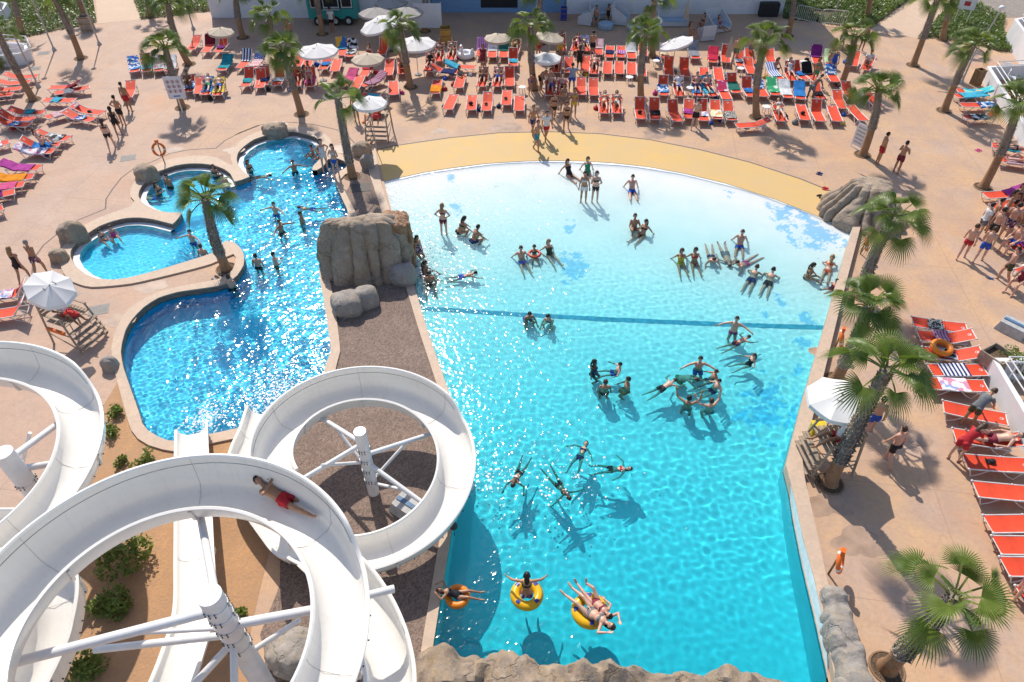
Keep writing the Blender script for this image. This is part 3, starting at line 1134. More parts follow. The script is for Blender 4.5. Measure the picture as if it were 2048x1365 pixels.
# ================================================================ rocks
def rock_mat(name, a, b2, c2, sc=1.0, rough=0.8):
    m, n, b = nodes(name)
    co = coords(n)
    c = mix(n, ramp(n, noise(n, co, 1.1 * sc, 6, 0.68, 0.9), [(0.36, 0.0), (0.64, 1.0)]), a, b2)
    mp = N(n, 'ShaderNodeMapping')
    mp.inputs['Scale'].default_value = (3.0, 3.0, 0.35)
    n.links.new(co, mp.inputs[0])
    c = mix(n, ramp(n, noise(n, mp.outputs[0], 1.3 * sc, 6, 0.7, 0.4), [(0.46, 0.0), (0.70, 0.85)]), c, c2)
    fine = noise(n, co, 9 * sc, 6, 0.75)
    c = mix(n, ramp(n, fine, [(0.48, 0.0), (0.80, 0.5)]), c, tuple(x * 0.45 for x in a))
    pale = noise(n, co, 2.6 * sc, 6, 0.75, 0.5)
    c = mix(n, ramp(n, pale, [(0.55, 0.0), (0.74, 0.6)]), c, tuple(min(.7, x * 1.55) for x in a))
    v = N(n, 'ShaderNodeTexVoronoi', Scale=0.55 * sc, feature='DISTANCE_TO_EDGE')
    wv = N(n, 'ShaderNodeVectorMath', operation='ADD')
    nz = N(n, 'ShaderNodeTexNoise', Scale=2.2 * sc, Detail=4)
    n.links.new(co, nz.inputs['Vector']); n.links.new(co, wv.inputs[0]); n.links.new(nz.outputs['Color'], wv.inputs[1])
    n.links.new(wv.outputs[0], v.inputs['Vector'])
    crack = ramp(n, v.outputs[0], [(0.0, 0.6), (0.02, 0.0)])
    c = mix(n, mix(n, 0.4, crack, (0.0, 0.0, 0.0)), c, tuple(x * 0.3 for x in a))
    n.links.new(c, b.inputs['Base Color'])
    b.inputs['Roughness'].default_value = rough
    ad = N(n, 'ShaderNodeMath', operation='MULTIPLY_ADD')
    n.links.new(crack, ad.inputs[0]); ad.inputs[1].default_value = -0.8; n.links.new(fine, ad.inputs[2])
    bump(n, b, ad.outputs[0], 0.7, 0.07)
    return m
M_ROCK = rock_mat('grey_tan_rock', (0.41, 0.32, 0.245), (0.28, 0.22, 0.17), (0.38, 0.25, 0.14))
M_ROCKB = rock_mat('brown_rough_rock', (0.36, 0.28, 0.215), (0.22, 0.165, 0.125), (0.40, 0.28, 0.15))
M_ROCKO = rock_mat('ochre_wet_rock', (0.42, 0.19, 0.075), (0.27, 0.15, 0.08), (0.20, 0.13, 0.085), 1.4, 0.35)
M_ROCKG = rock_mat('pale_grey_rock', (0.36, 0.32, 0.29), (0.27, 0.245, 0.23), (0.33, 0.26, 0.18))

def tower(name, c, rx, ry, h, rz, prof, folds, famp, label, m, seed=0, nn=0.12, na=160, nz=44, topn=0.10, lean=(0, 0), cat='rock', parent=None, sq=2.6, back=0.0, lob=0.0):
    rng = np.random.default_rng(seed)
    a = np.linspace(0, 2 * PI, na, endpoint=False)
    t = np.linspace(0, 1, nz)
    k = [(folds * (0.7 + 0.6 * rng.random()), rng.uniform(0, 6.3), rng.uniform(.5, 1)) for _ in range(3)]
    V = []
    for ti in t:
        if ti < 0.72:
            s, z = prof(ti / 0.72), h * (ti / 0.72)
        else:
            q = (ti - 0.72) / 0.28
            s = prof(1.0) * math.cos(q * PI / 2) ** 0.85
            z = h + h * topn * math.sin(q * PI / 2)
        rad = 1 / (np.abs(np.cos(a)) ** sq + np.abs(np.sin(a)) ** sq) ** (1 / sq)
        f = 0
        for fr, ph, am in k:
            f = f + am * np.abs(np.sin(0.5 * fr * a + ph + 0.5 * ti)) ** 0.8
        f = (f / sum(q[2] for q in k) - 0.6) * famp * (1 if ti < .72 else math.cos(q_ * PI / 2) if (q_ := (ti - .72) / .28) >= 0 else 1)
        rr = s * rad * (1 + f)
        if lob:
            wa = a + 0.10 * np.sin(3 * a + seed) + 0.05 * np.sin(7 * a + 2 * seed) + 0.07 * np.sin(4 * ti + 5 * a)
            lo = np.abs(np.sin(lob * wa / 2)) ** 0.55
            fade = 1.0 if ti < .72 else max(0.0, 1 - (ti - .72) / .28)
            rr = s * rad * (1 + famp * (lo - 0.75) * (0.35 + 0.65 * fade) * (0.6 + 0.4 * math.sin(PI * min(1, ti / .72))))
        tz = min(1.0, z / h)
        V.append(np.column_stack([rr * rx * np.cos(a) + lean[0] * z, rr * ry * (1 - back * tz) * np.sin(a) + back * tz * ry + lean[1] * z, np.full(na, z)]))
    V = np.concatenate(V)
    d = vnoise(V + seed * 7.3, 0.9, 4) * nn * 2 + vnoise(V + 50 + seed, 3.0, 4) * nn * 0.75 - np.maximum(0, .2 - np.abs(vnoise(V + 80 + seed, 1.3, 2))) * nn * 1.8
    cn = V.copy()
    cn[:, 2] -= h * 0.35
    cn /= np.linalg.norm(cn, axis=1)[:, None] + 1e-6
    V = V + cn * d[:, None]
    V[:na, 2] = -0.25
    b = MB()
    b.v = [tuple(p) for p in V]
    for j in range(nz - 1):
        for i in range(na):
            i2 = (i + 1) % na
            b.f.append((j * na + i, j * na + i2, (j + 1) * na + i2, (j + 1) * na + i))
    b.mi = [0] * len(b.f)
    o = link(name, b.mesh(name), parent, m)
    o.data.polygons.foreach_set('use_smooth', [True] * len(o.data.polygons))
    o.location = c
    o.rotation_euler = (0, 0, rz)
    if label:
        tag(o, label, cat)
    return o

wf = G(727, 574) + Vector((0, 1.02, 0))
tw = tower('waterfall_rock', wf, 1.78, 1.0, 2.15, R(3), lambda t: 1.04 - 0.20 * t ** 1.8 + 0.05 * math.sin(t * 3), 9, 0.34, 'huge grey brown rock with deep vertical folds standing between the two pools', M_ROCK, 4, 0.10, 260, 64, 0.13, back=0.42, lob=13, sq=2.3)
oc = tower('ochre_spout', Vector((1.36, 0.78, 0)), 0.68, 0.8, 2.05, 0.2, lambda t: 1.0 - 0.1 * t, 6, 0.3, None, M_ROCKO, 8, 0.14, 140, 44, 0.10, parent=tw, lob=7)
oc2 = tower('ledge', Vector((0.9, 1.6, 0)), 0.9, 0.5, 1.3, 0.1, lambda t: 1.0 - 0.2 * t, 5, 0.2, None, M_ROCKG, 18, 0.14, 100, 36, 0.15, parent=tw)
tower('boulder', G(808, 562), 0.52, 0.45, 0.55, 0, lambda t: 0.95 + 0.1 * math.sin(t * 3), 3, 0.1, 'round grey boulder at the right foot of the folded waterfall rock', M_ROCKG, 5, 0.06, 80, 30, 0.5)
bo = tower('boulder', G(697, 622), 0.62, 0.55, 0.55, 0.2, lambda t: 0.95 + 0.12 * math.sin(t * 3), 4, 0.14, 'long double grey boulder lying on brown gravel below the waterfall rock', M_ROCKG, 6, 0.08, 90, 32, 0.5)
tower('lobe', Vector((0.75, 0.28, 0)), 0.48, 0.42, 0.55, 0.2, lambda t: 0.95 + 0.1 * math.sin(t * 3), 4, 0.12, None, M_ROCKG, 7, 0.07, 80, 30, 0.5, parent=bo)
def boul(px, py, wpx, h, label, seed, m=None, asp=0.75, rz=0.0, folds=4):
    g = G(px, py)
    z = CAMH / (-(RAY(px, py)[2]))
    rx = wpx / FPX * z / 2
    rx *= 0.92
    tower('boulder', g + Vector((0, rx * asp * 0.5, 0)), rx, rx * asp, h * 0.36, rz, lambda t: 1.0 - 0.06 * t, folds, 0.22, label, m or M_ROCK, seed, 0.17 * min(1, rx), 120, 40, 1.0, sq=2.1)
boul(293, 360, 54, 1.0, 'grey boulder behind the middle bubble bay beside the orange lifebuoy post', 11)
boul(549, 270, 58, 0.8, 'low dark grey boulder at the top edge of the far bubble bay', 12)
boul(146, 484, 60, 1.25, 'large grey boulder at the left of the near bubble bay', 13, rz=.4)
boul(118, 526, 46, 0.85, 'smaller grey boulder in front of the large one by the near bubble bay', 14)
boul(220, 742, 38, 0.75, 'pale round boulder by the lagoon edge next to the lifeguard chair', 15, M_ROCKG)
boul(735, 338, 34, 0.9, 'grey boulder at the far end of the gravel bed below the lifeguard tower', 16, M_ROCKG)
boul(722, 312, 40, 0.9, 'knobbly grey boulder behind the gravel bed beside the palm trunk', 17)
rr_ = tower('ridged_rock', G(1718, 432), 1.75, 1.5, 1.55, R(-25), lambda t: 1.06 - 0.60 * t ** 1.2 + .05 * math.sin(7 * t), 11, 0.36, 'large ridged grey rock mound at the right end of the yellow beach', M_ROCK, 21, 0.09, 260, 64, 0.10, sq=2.1, lob=15, lean=(.05, .12))

def rockwall(name, pts, wd, h, label, seed, hv=0.25, m=None):
    L = [Vector(p) for p in pts]
    n, k = 150, 26
    cum = [0]
    for a, b in zip(L[:-1], L[1:]):
        cum.append(cum[-1] + (b - a).length)
    V = []
    for i in range(n + 1):
        s = cum[-1] * i / n
        c = Vector([np.interp(s, cum, [p[j] for p in L]) for j in range(3)])
        e = Vector([np.interp(min(s + .05, cum[-1]), cum, [p[j] for p in L]) for j in range(3)]) - Vector([np.interp(max(s - .05, 0), cum, [p[j] for p in L]) for j in range(3)])
        e.z = 0
        e.normalize()
        r = Vector((e.y, -e.x, 0))
        endt = math.sqrt(max(0.0, 1 - (2 * abs(i / n - 0.5)) ** 10))
        for j in range(k):
            a = PI * j / (k - 1)
            cs, sn = math.cos(a), math.sin(a)
            x_ = math.copysign(abs(cs) ** 0.5, cs) * wd * (0.3 + 0.7 * endt)
            z_ = abs(sn) ** 0.42 * h * (0.2 + 0.8 * endt)
            q = c + r * x_
            V.append((q.x, q.y, z_ - 0.3 * (1 - sn) + c.z))
    V = np.array(V)
    q = V.copy()
    q[:, 2] *= 0.35
    d = vnoise(q + seed, 1.1, 4) * hv * 1.6 - np.abs(vnoise(q + 20 + seed, 1.9, 2)) * hv * 0.9
    d2 = vnoise(V + 31 + seed, 4, 3) * 0.06 - np.maximum(0, 0.25 - np.abs(vnoise(q * [1, 1, .4] + 61 + seed, 1.5, 2))) * hv * 1.1
    zz = np.clip(V[:, 2] / h, 0, 1)
    i_ = np.repeat(np.arange(n + 1), k)
    c_ = np.array([[np.interp(cum[-1] * i / n, cum, [p[j] for p in L]) for j in range(3)] for i in range(n + 1)])[i_]
    o_ = V - c_
    o_[:, 2] -= h * .3
    o_ /= np.linalg.norm(o_, axis=1)[:, None] + 1e-6
    V = V + o_ * (d + d2)[:, None] * (0.35 + 0.65 * zz)[:, None]
    b = MB()
    b.v = [tuple(p) for p in V]
    for i in range(n):
        for j in range(k - 1):
            b.f.append((i * k + j, (i + 1) * k + j, (i + 1) * k + j + 1, i * k + j + 1))
    b.mi = [0] * len(b.f)
    me = b.mesh(name)
    me.polygons.foreach_set('use_smooth', [True] * len(me.polygons))
    bmx = bmesh.new(); bmx.from_mesh(me); bmesh.ops.recalc_face_normals(bmx, faces=bmx.faces); bmx.to_mesh(me); bmx.free()
    o = link(name, me, None, m or M_ROCK)
    return tag(o, label, 'rock wall')
rockwall('rock_wall', [G(815, 1360), G(940, 1366), G(1060, 1376), G(1180, 1378), G(1300, 1392), G(1480, 1408), G(1640, 1425)], 0.62, 0.85, 'rugged brown rock wall along the near end of the wave pool', 40, 0.40, M_ROCKB)
rockwall('rock_wall', [G(1660, 1186), G(1672, 1270), G(1695, 1360), G(1712, 1450)], 0.42, 0.75, 'smooth grey rock wall on the right side near the lifebuoy', 55, 0.14, M_ROCKG)
rockwall('rock_wall', [G(1662, 1405), G(1720, 1400), G(1775, 1425)], 0.45, 0.7, 'pale rock at the foot of the nearest palm by the pool corner', 57, 0.14, M_ROCKG)
boul(600, 1345, 150, 1.1, 'pale tan boulder seen through the big slide loop', 60, M_ROCKG)
# ================================================================ palms
def leaf_mat():
    m, n, b = nodes('palm_leaf')
    at = N(n, 'ShaderNodeVertexColor', layer_name='tone')
    sep = N(n, 'ShaderNodeSeparateColor')
    n.links.new(at.outputs[0], sep.inputs[0])
    c = mix(n, sep.outputs[0], (0.075, 0.125, 0.02), (0.20, 0.26, 0.05))
    c = mix(n, sep.outputs[1], c, (0.30, 0.27, 0.08))
    n.links.new(c, b.inputs['Base Color'])
    b.inputs['Roughness'].default_value = 0.42
    b.inputs['Specular IOR Level'].default_value = 0.45
    tr = N(n, 'ShaderNodeBsdfTranslucent')
    n.links.new(mix(n, 0.5, c, (0.22, 0.34, 0.03)), tr.inputs[0])
    ms = N(n, 'ShaderNodeMixShader')
    ms.inputs[0].default_value = 0.3
    n.links.new(b.outputs[0], ms.inputs[1])
    n.links.new(tr.outputs[0], ms.inputs[2])
    n.links.new(ms.outputs[0], n.nodes['Material Output'].inputs['Surface'])
    return m
M_LEAF = leaf_mat()
M_TRUNK = rock_mat('palm_trunk_smooth', (0.38, 0.205, 0.10), (0.27, 0.15, 0.08), (0.40, 0.26, 0.15), 2.0)
M_BOOT = rock_mat('palm_boots', (0.40, 0.335, 0.28), (0.25, 0.19, 0.15), (0.50, 0.44, 0.38), 3.0)
M_PIT = ground_mat('planting_soil', (0.10, 0.06, 0.035), (0.07, 0.045, 0.03), (0.16, 0.10, 0.06), 3, 20)

def crown_mesh(seed, nl, size=1.0, detail=30):
    rng = random.Random(seed)
    V, F, T = [], [], []
    def quad(a, b, c, d, tn):
        k = len(V)
        V.extend([a, b, c, d])
        T.extend(tn if isinstance(tn, list) else [tn] * 4)
        F.append((k, k + 1, k + 2, k + 3))
    for i in range(nl):
        if rng.random() < 0.12:
            continue
        q = (i + 0.5) / nl                       # 0 young and upright .. 1 old and hanging
        az = i * 2.39996 + rng.uniform(-.5, .5)
        el = R(84) - R(92) * q ** 1.0 + rng.uniform(-.22, .22)
        hd = Vector((math.cos(az), math.sin(az), 0))
        up = Vector((0, 0, 1))
        pl = size * rng.uniform(.55, .92) * (0.74 + 0.36 * q)
        pts = []
        p = Vector((0, 0, 0)) + hd * 0.06
        e = el
        for k in range(6):
            pts.append(p.copy())
            p = p + (hd * math.cos(e) + up * math.sin(e)) * pl / 5
            e -= R(4) + R(3) * q
        tone0 = rng.uniform(0.1, 0.9) * (1 - 0.5 * q)
        dry = max(0.0, (q - 0.82) * 3.0) * rng.uniform(0, 1)
        for k in range(5):
            d = (pts[k + 1] - pts[k]).normalized()
            sd = d.cross(up).normalized() * 0.022
            nn = sd.cross(d).normalized() * 0.012
            quad(pts[k] - sd + nn, pts[k] + sd + nn, pts[k + 1] + sd + nn, pts[k + 1] - sd + nn, (0.9, dry + .25))
            quad(pts[k] + sd + nn, pts[k] - nn * 2, pts[k + 1] - nn * 2, pts[k + 1] + sd + nn, (0.7, dry + .25))
            quad(pts[k] - nn * 2, pts[k] - sd + nn, pts[k + 1] - sd + nn, pts[k + 1] - nn * 2, (0.7, dry + .25))
        base = pts[-1]
        e -= R(8)
        d0 = (hd * math.cos(e) + up * math.sin(e)).normalized()
        side = d0.cross(up).normalized()
        nrm = side.cross(d0).normalized()
        L = size * rng.uniform(.56, .76)
        spread = R(rng.uniform(98, 128)) * (0.62 + 0.38 * min(1, q * 2.4))
        cup = rng.uniform(.5, 1.15)
        droop = rng.uniform(.22, .62) * (0.5 + 0.8 * q)
        twist = rng.uniform(-.7, .7)
        side = (side * math.cos(twist) + nrm * math.sin(twist)).normalized()
        nrm = side.cross(d0).normalized()
        da = 2 * spread / detail
        for s in range(detail):
            a = -spread + da * (s + .5)
            Ls = L * (1.0 - 0.28 * (abs(a) / spread) ** 2) * rng.uniform(.93, 1.05)
            tj = rng.uniform(-.1, .1)
            def ray(ang, r, w_=0.0):
                v = d0 * math.cos(ang) + side * math.sin(ang)
                x = r / L
                pos = base + v * r + nrm * (cup * r * (abs(math.sin(ang)) ** 1.5) * 0.5)
                # costapalmate fold along the middle, tips hang
                pos.z -= droop * L * max(0.0, x - 0.25) ** 2 * 1.6 * (1 + 0.6 * tj)
                return pos
            tn = min(1, max(0, tone0 + rng.uniform(-.18, .18)))
            st = [(0.02, .5), (0.32, .5), (0.52, .44), (0.76, .22), (1.0, .02)]
            for k in range(4):
                r0, w0 = st[k]
                r1, w1 = st[k + 1]
                rg = nrm * (0.012 * size if k < 3 else 0)
                a0 = a - da * w0; b0 = a + da * w0
                a1 = a + tj * da * (k == 3) - da * w1; b1 = a + tj * da * (k == 3) + da * w1
                m0, m1 = ray(a, Ls * r0) + rg * min(1, k), ray((a1 + b1) / 2, Ls * r1) + rg
                tip = (min(1, tn + .25 * (k == 3)), min(1, dry + (0.32 if k == 3 else 0)))
                cur = (tn, min(1, dry))
                quad(ray(a0, Ls * r0), m0, m1, ray(a1, Ls * r1), [cur, cur, tip, tip])
                quad(m0, ray(b0, Ls * r0), ray(b1, Ls * r1), m1, [cur, cur, tip, tip])
    me = bpy.data.meshes.new('crown')
    me.from_pydata([tuple(p) for p in V], [], F)
    me.materials.append(M_LEAF)
    colattr(me, 'tone', np.array([(t[0], t[1], 0) for t in T]))
    return me

CROWNS = [crown_mesh(11 + k, n_, 1.0) for k, n_ in enumerate((19, 22, 18, 23, 20, 17))]

def palm(base, crown, label, k, smooth=0.36, size=1.0, group='fan palms round the pools', rz=None, r0=0.2):
    """base: ground point, crown: world point of the growing tip"""
    rng = random.Random(k * 13 + 5)
    base, crown = Vector(base), Vector(crown)
    rt = tag(empty('palm_tree', base), label, 'palm tree', group)
    d = crown - base
    sag = Vector((rng.uniform(-.05, .05), rng.uniform(-.05, .05), 0)) * d.length
    P_ = lambda t: d * t + sag * (4 * t * (1 - t))
    b = MB()
    ts = [0, .02, .05, .1, .2, .3, smooth, smooth + .04]
    b.tube([P_(t) for t in ts], [r0 * 1.35, r0 * 1.22, r0 * 1.08, r0, r0 * .95, r0 * .92, r0 * .9, r0 * .9], 18)
    link('trunk', b.mesh('trunk'), rt, M_TRUNK)
    b = MB()
    n_ = 10
    tt = [smooth + .01 + (1.0 - smooth) * i / n_ for i in range(n_ + 1)]
    b.tube([P_(t) for t in tt], [r0 * (1.0 - .28 * i / n_) for i in range(n_ + 1)], 14)
    hgt = d.length
    rows = int((1 - smooth) * hgt / 0.085)
    up = Vector((0, 0, 1))
    for i in range(rows):
        t = smooth + .01 + (1 - smooth) * (i + .5) / rows
        c = P_(t)
        rr = r0 * (1.0 - .28 * (t - smooth) / (1 - smooth))
        for j in range(11):
            a = (j + (i % 2) * .5) / 11 * 2 * PI + i * 0.35 + rng.uniform(-.08, .08)
            o = Vector((math.cos(a), math.sin(a), 0))
            s = Vector((-math.sin(a), math.cos(a), 0)) * rr * 0.26
            out = rr * rng.uniform(1.15, 1.42)
            h = rng.uniform(.06, .12)
            top = c + o * out + up * h + s * rng.uniform(-.4, .4)
            k0 = c + o * rr * .9
            b.add([k0 - s, k0 + s, k0 + s * .8 + up * h * .5 + o * rr * .2, k0 - s * .8 + up * h * .5 + o * rr * .2, top - s * .5, top + s * .5, k0 + up * h],
                  [(0, 1, 2, 3), (3, 2, 5, 4), (4, 5, 6)])
    link('trunk_boots', b.mesh('trunk_boots', False), rt, M_BOOT)
    me = CROWNS[k % len(CROWNS)]
    co_ = link('crown', me, rt)
    co_.location = d
    co_.rotation_euler = (d.y * 0.05, -d.x * 0.05, rng.uniform(0, 6.28) if rz is None else rz)
    sc = size * rng.uniform(.94, 1.08)
    co_.scale = (sc, sc, sc)
    pit(base, rng)
    return rt

def pit(base, rng):
    b = MB()
    b.torus((0, 0, 0.0), 0.42, 0.035, 30, 6)
    o = struct(link('tree_pit_rim', b.mesh('tree_pit_rim'), None, mat('pit_rim', (0.27, 0.17, 0.10), 0.8)))
    o.location = base
    b = MB()
    ring = [(0.41 * math.cos(2 * PI * i / 28), 0.41 * math.sin(2 * PI * i / 28), 0.009) for i in range(28)]
    b.add(ring + [(0, 0, 0.03)], [(i, (i + 1) % 28, 28) for i in range(28)])
    o = struct(link('tree_pit', b.mesh('tree_pit'), None, M_PIT))
    o.location = base

def crown_pt(bpx, cpx):
    """height and lean: point on the crown's ray nearest to the vertical through the base"""
    b = G(*bpx)
    r = RAY(*cpx)
    o = np.array([0, 0, CAMH])
    # minimise horizontal distance to base
    t = (b.x * r[0] + b.y * r[1]) / (r[0] ** 2 + r[1] ** 2)
    q = o + r * t
    return b, Vector(q)

PALMS = [
    ((162, 117), (109, 0), 'fan palm on the left deck behind the walking bathers, its top cut by the frame'),
    ((67, 200), (-4, 66), 'fan palm among the left hand loungers, leaning out over the frame edge'),
    ((378, 129), (336, 8), 'fan palm on the upper left standing just behind the white lounger towels'),
    ((365, 216), (331, 99), 'small fan palm directly behind the white rules sign'),
    ((486, 76), (472, -18), 'fan palm trunk beside the white building wall near the beige parasol'),
    ((300, 33), (284, -40), 'fan palm trunk in the garden right of the upper left path'),
    ((44, 72), (20, -22), 'dark palm trunk in the far left garden corner'),
    ((170, 40), (140, -50), 'palm trunk in the left garden behind the wooden bin'),
    ((560, 137), (537, 33), 'fan palm behind the large white parasol, left of the food truck'),
    ((603, 229), (565, 104), 'fan palm above the far bubble bay in front of the parasol row'),
    ((645, 69), (626, -24), 'palm trunk standing right before the turquoise food truck'),
    ((705, 353), (676, 198), 'tall fan palm at the far tip of the gravel bed beside the lifeguard tower'),
    ((821, 175), (800, 58), 'fan palm between the two white parasols in the back row'),
    ((850, 63), (846, -40), 'palm trunk in front of the white sun screen by the blue counter'),
    ((1068, 178), (1061, 55), 'fan palm beside the small white parasol in the middle lounger rows'),
    ((1080, 88), (1083, -14), 'palm trunk rising behind the middle beige parasol'),
    ((1282, 200), (1292, 66), 'fan palm in the gap right of the two sunbathing women'),
    ((1305, 114), (1308, 0), 'fan palm behind the small white table, in front of the daybeds'),
    ((1513, 235), (1531, 82), 'fan palm in the right lounger rows in front of the grey parasol shadow'),
    ((1575, 72), (1588, -24), 'palm trunk at the corner of the white building beside the barriers'),
    ((1682, 171), (1710, 73), 'fan palm by the right end of the lounger rows'),
    ((1725, 310), (1757, 184), 'fan palm beside the two men at the right end of the beach'),
    ((1826, 131), (1874, 2), 'fan palm at the mouth of the upper right path'),
    ((1885, 80), (1914, -22), 'fan palm in front of the small sign in the right garden'),
    ((1888, 222), (1945, 94), 'fan palm with a lamp post, left of the turquoise towels'),
    ((1966, 375), (2036, 212), 'fan palm beside the crowded loungers at the right edge'),
    ((1722, 592), (1789, 438), 'fan palm behind the wave pool wall below the ridged rock'),
    ((1671, 762), (1738, 612), 'fan palm halfway along the wave pool wall, crown overlapping its neighbours'),
    ((1659, 967), (1774, 742), 'large fan palm leaning over the white lifeguard parasol'),
    ((1774, 1337), (1908, 1195), 'nearest fan palm in the lower right corner'),
    ((453, 538), (412, 400), 'fan palm on the tip of the lagoon peninsula'),
    ((1733, 38), (1746, -60), 'palm trunk in the garden hedge left of the upper right path'),
]
for k, (b_, c_, lb) in enumerate(PALMS):
    B_, C_ = crown_pt(b_, c_)
    near = k in (28, 29)
    palm(B_, C_, lb, k, smooth={27: .20, 26: .20, 28: .17, 29: .28, 30: .22, 11: .16}.get(k, .40), size=1.0 if not near else 1.05)
# ================================================================ loungers, towels, parasols and deck furniture
def fabric(name, fn, rough=0.85):
    if name in MATS:
        return MATS[name]
    m, n, b = nodes(name)
    co = coords(n)
    c = fn(n, co)
    n.links.new(c, b.inputs['Base Color'])
    b.inputs['Roughness'].default_value = rough
    b.inputs['Specular IOR Level'].default_value = 0.2
    bump(n, b, noise(n, co, 25, 4, 0.7), 0.35, 0.01)
    MATS[name] = m
    return m

def stripes(name, a, b2, k, axis=0, sharp=0.02):
    def fn(n, co):
        sx = N(n, 'ShaderNodeSeparateXYZ')
        n.links.new(co, sx.inputs[0])
        mu = N(n, 'ShaderNodeMath', operation='MULTIPLY')
        n.links.new(sx.outputs[axis], mu.inputs[0])
        mu.inputs[1].default_value = k
        fr = N(n, 'ShaderNodeMath', operation='FRACT')
        n.links.new(mu.outputs[0], fr.inputs[0])
        return mix(n, ramp(n, fr.outputs[0], [(0.5 - sharp, 0.0), (0.5 + sharp, 1.0)]), a, b2)
    return fabric(name, fn)

def motif(name, cols, sc):
    def fn(n, co):
        v = N(n, 'ShaderNodeTexVoronoi', Scale=sc)
        nz = N(n, 'ShaderNodeTexNoise', Scale=sc * .6, Detail=3)
        n.links.new(co, nz.inputs['Vector'])
        wob = mix(n, 0.12, co, nz.outputs['Color'])
        n.links.new(wob, v.inputs['Vector'])
        sep = N(n, 'ShaderNodeSeparateColor')
        n.links.new(v.outputs['Color'], sep.inputs[0])
        k = len(cols)
        r = n.nodes.new('ShaderNodeValToRGB')
        r.color_ramp.interpolation = 'CONSTANT'
        e = r.color_ramp.elements
        while len(e) < k:
            e.new(.5)
        for i, c in enumerate(cols):
            e[i].position = i / k
            e[i].color = c4(c)
        n.links.new(sep.outputs[0], r.inputs[0])
        return r.outputs[0]
    return fabric(name, fn)

def cloth(name, col):
    return mat(name, col, 0.9, 0.22, 4, 0.15, 0.25)

def flagmat(n, co):
    sx = N(n, 'ShaderNodeSeparateXYZ')
    n.links.new(co, sx.inputs[0])
    mu = N(n, 'ShaderNodeMath', operation='MULTIPLY'); mu.inputs[1].default_value = 4.6
    n.links.new(sx.outputs[1], mu.inputs[0])
    fr = N(n, 'ShaderNodeMath', operation='FRACT')
    n.links.new(mu.outputs[0], fr.inputs[0])
    st = mix(n, ramp(n, fr.outputs[0], [(0.48, 0.0), (0.52, 1.0)]), (0.5, 0.03, 0.05), (0.75, 0.74, 0.74))
    lt = N(n, 'ShaderNodeMath', operation='LESS_THAN'); lt.inputs[1].default_value = -0.35
    n.links.new(sx.outputs[1], lt.inputs[0])
    v = N(n, 'ShaderNodeTexVoronoi', Scale=11.0)
    n.links.new(co, v.inputs['Vector'])
    stars = mix(n, ramp(n, v.outputs['Distance'], [(0.22, 1.0), (0.27, 0.0)]), (0.02, 0.05, 0.25), (0.75, 0.75, 0.78))
    return mix(n, lt.outputs[0], st, stars)

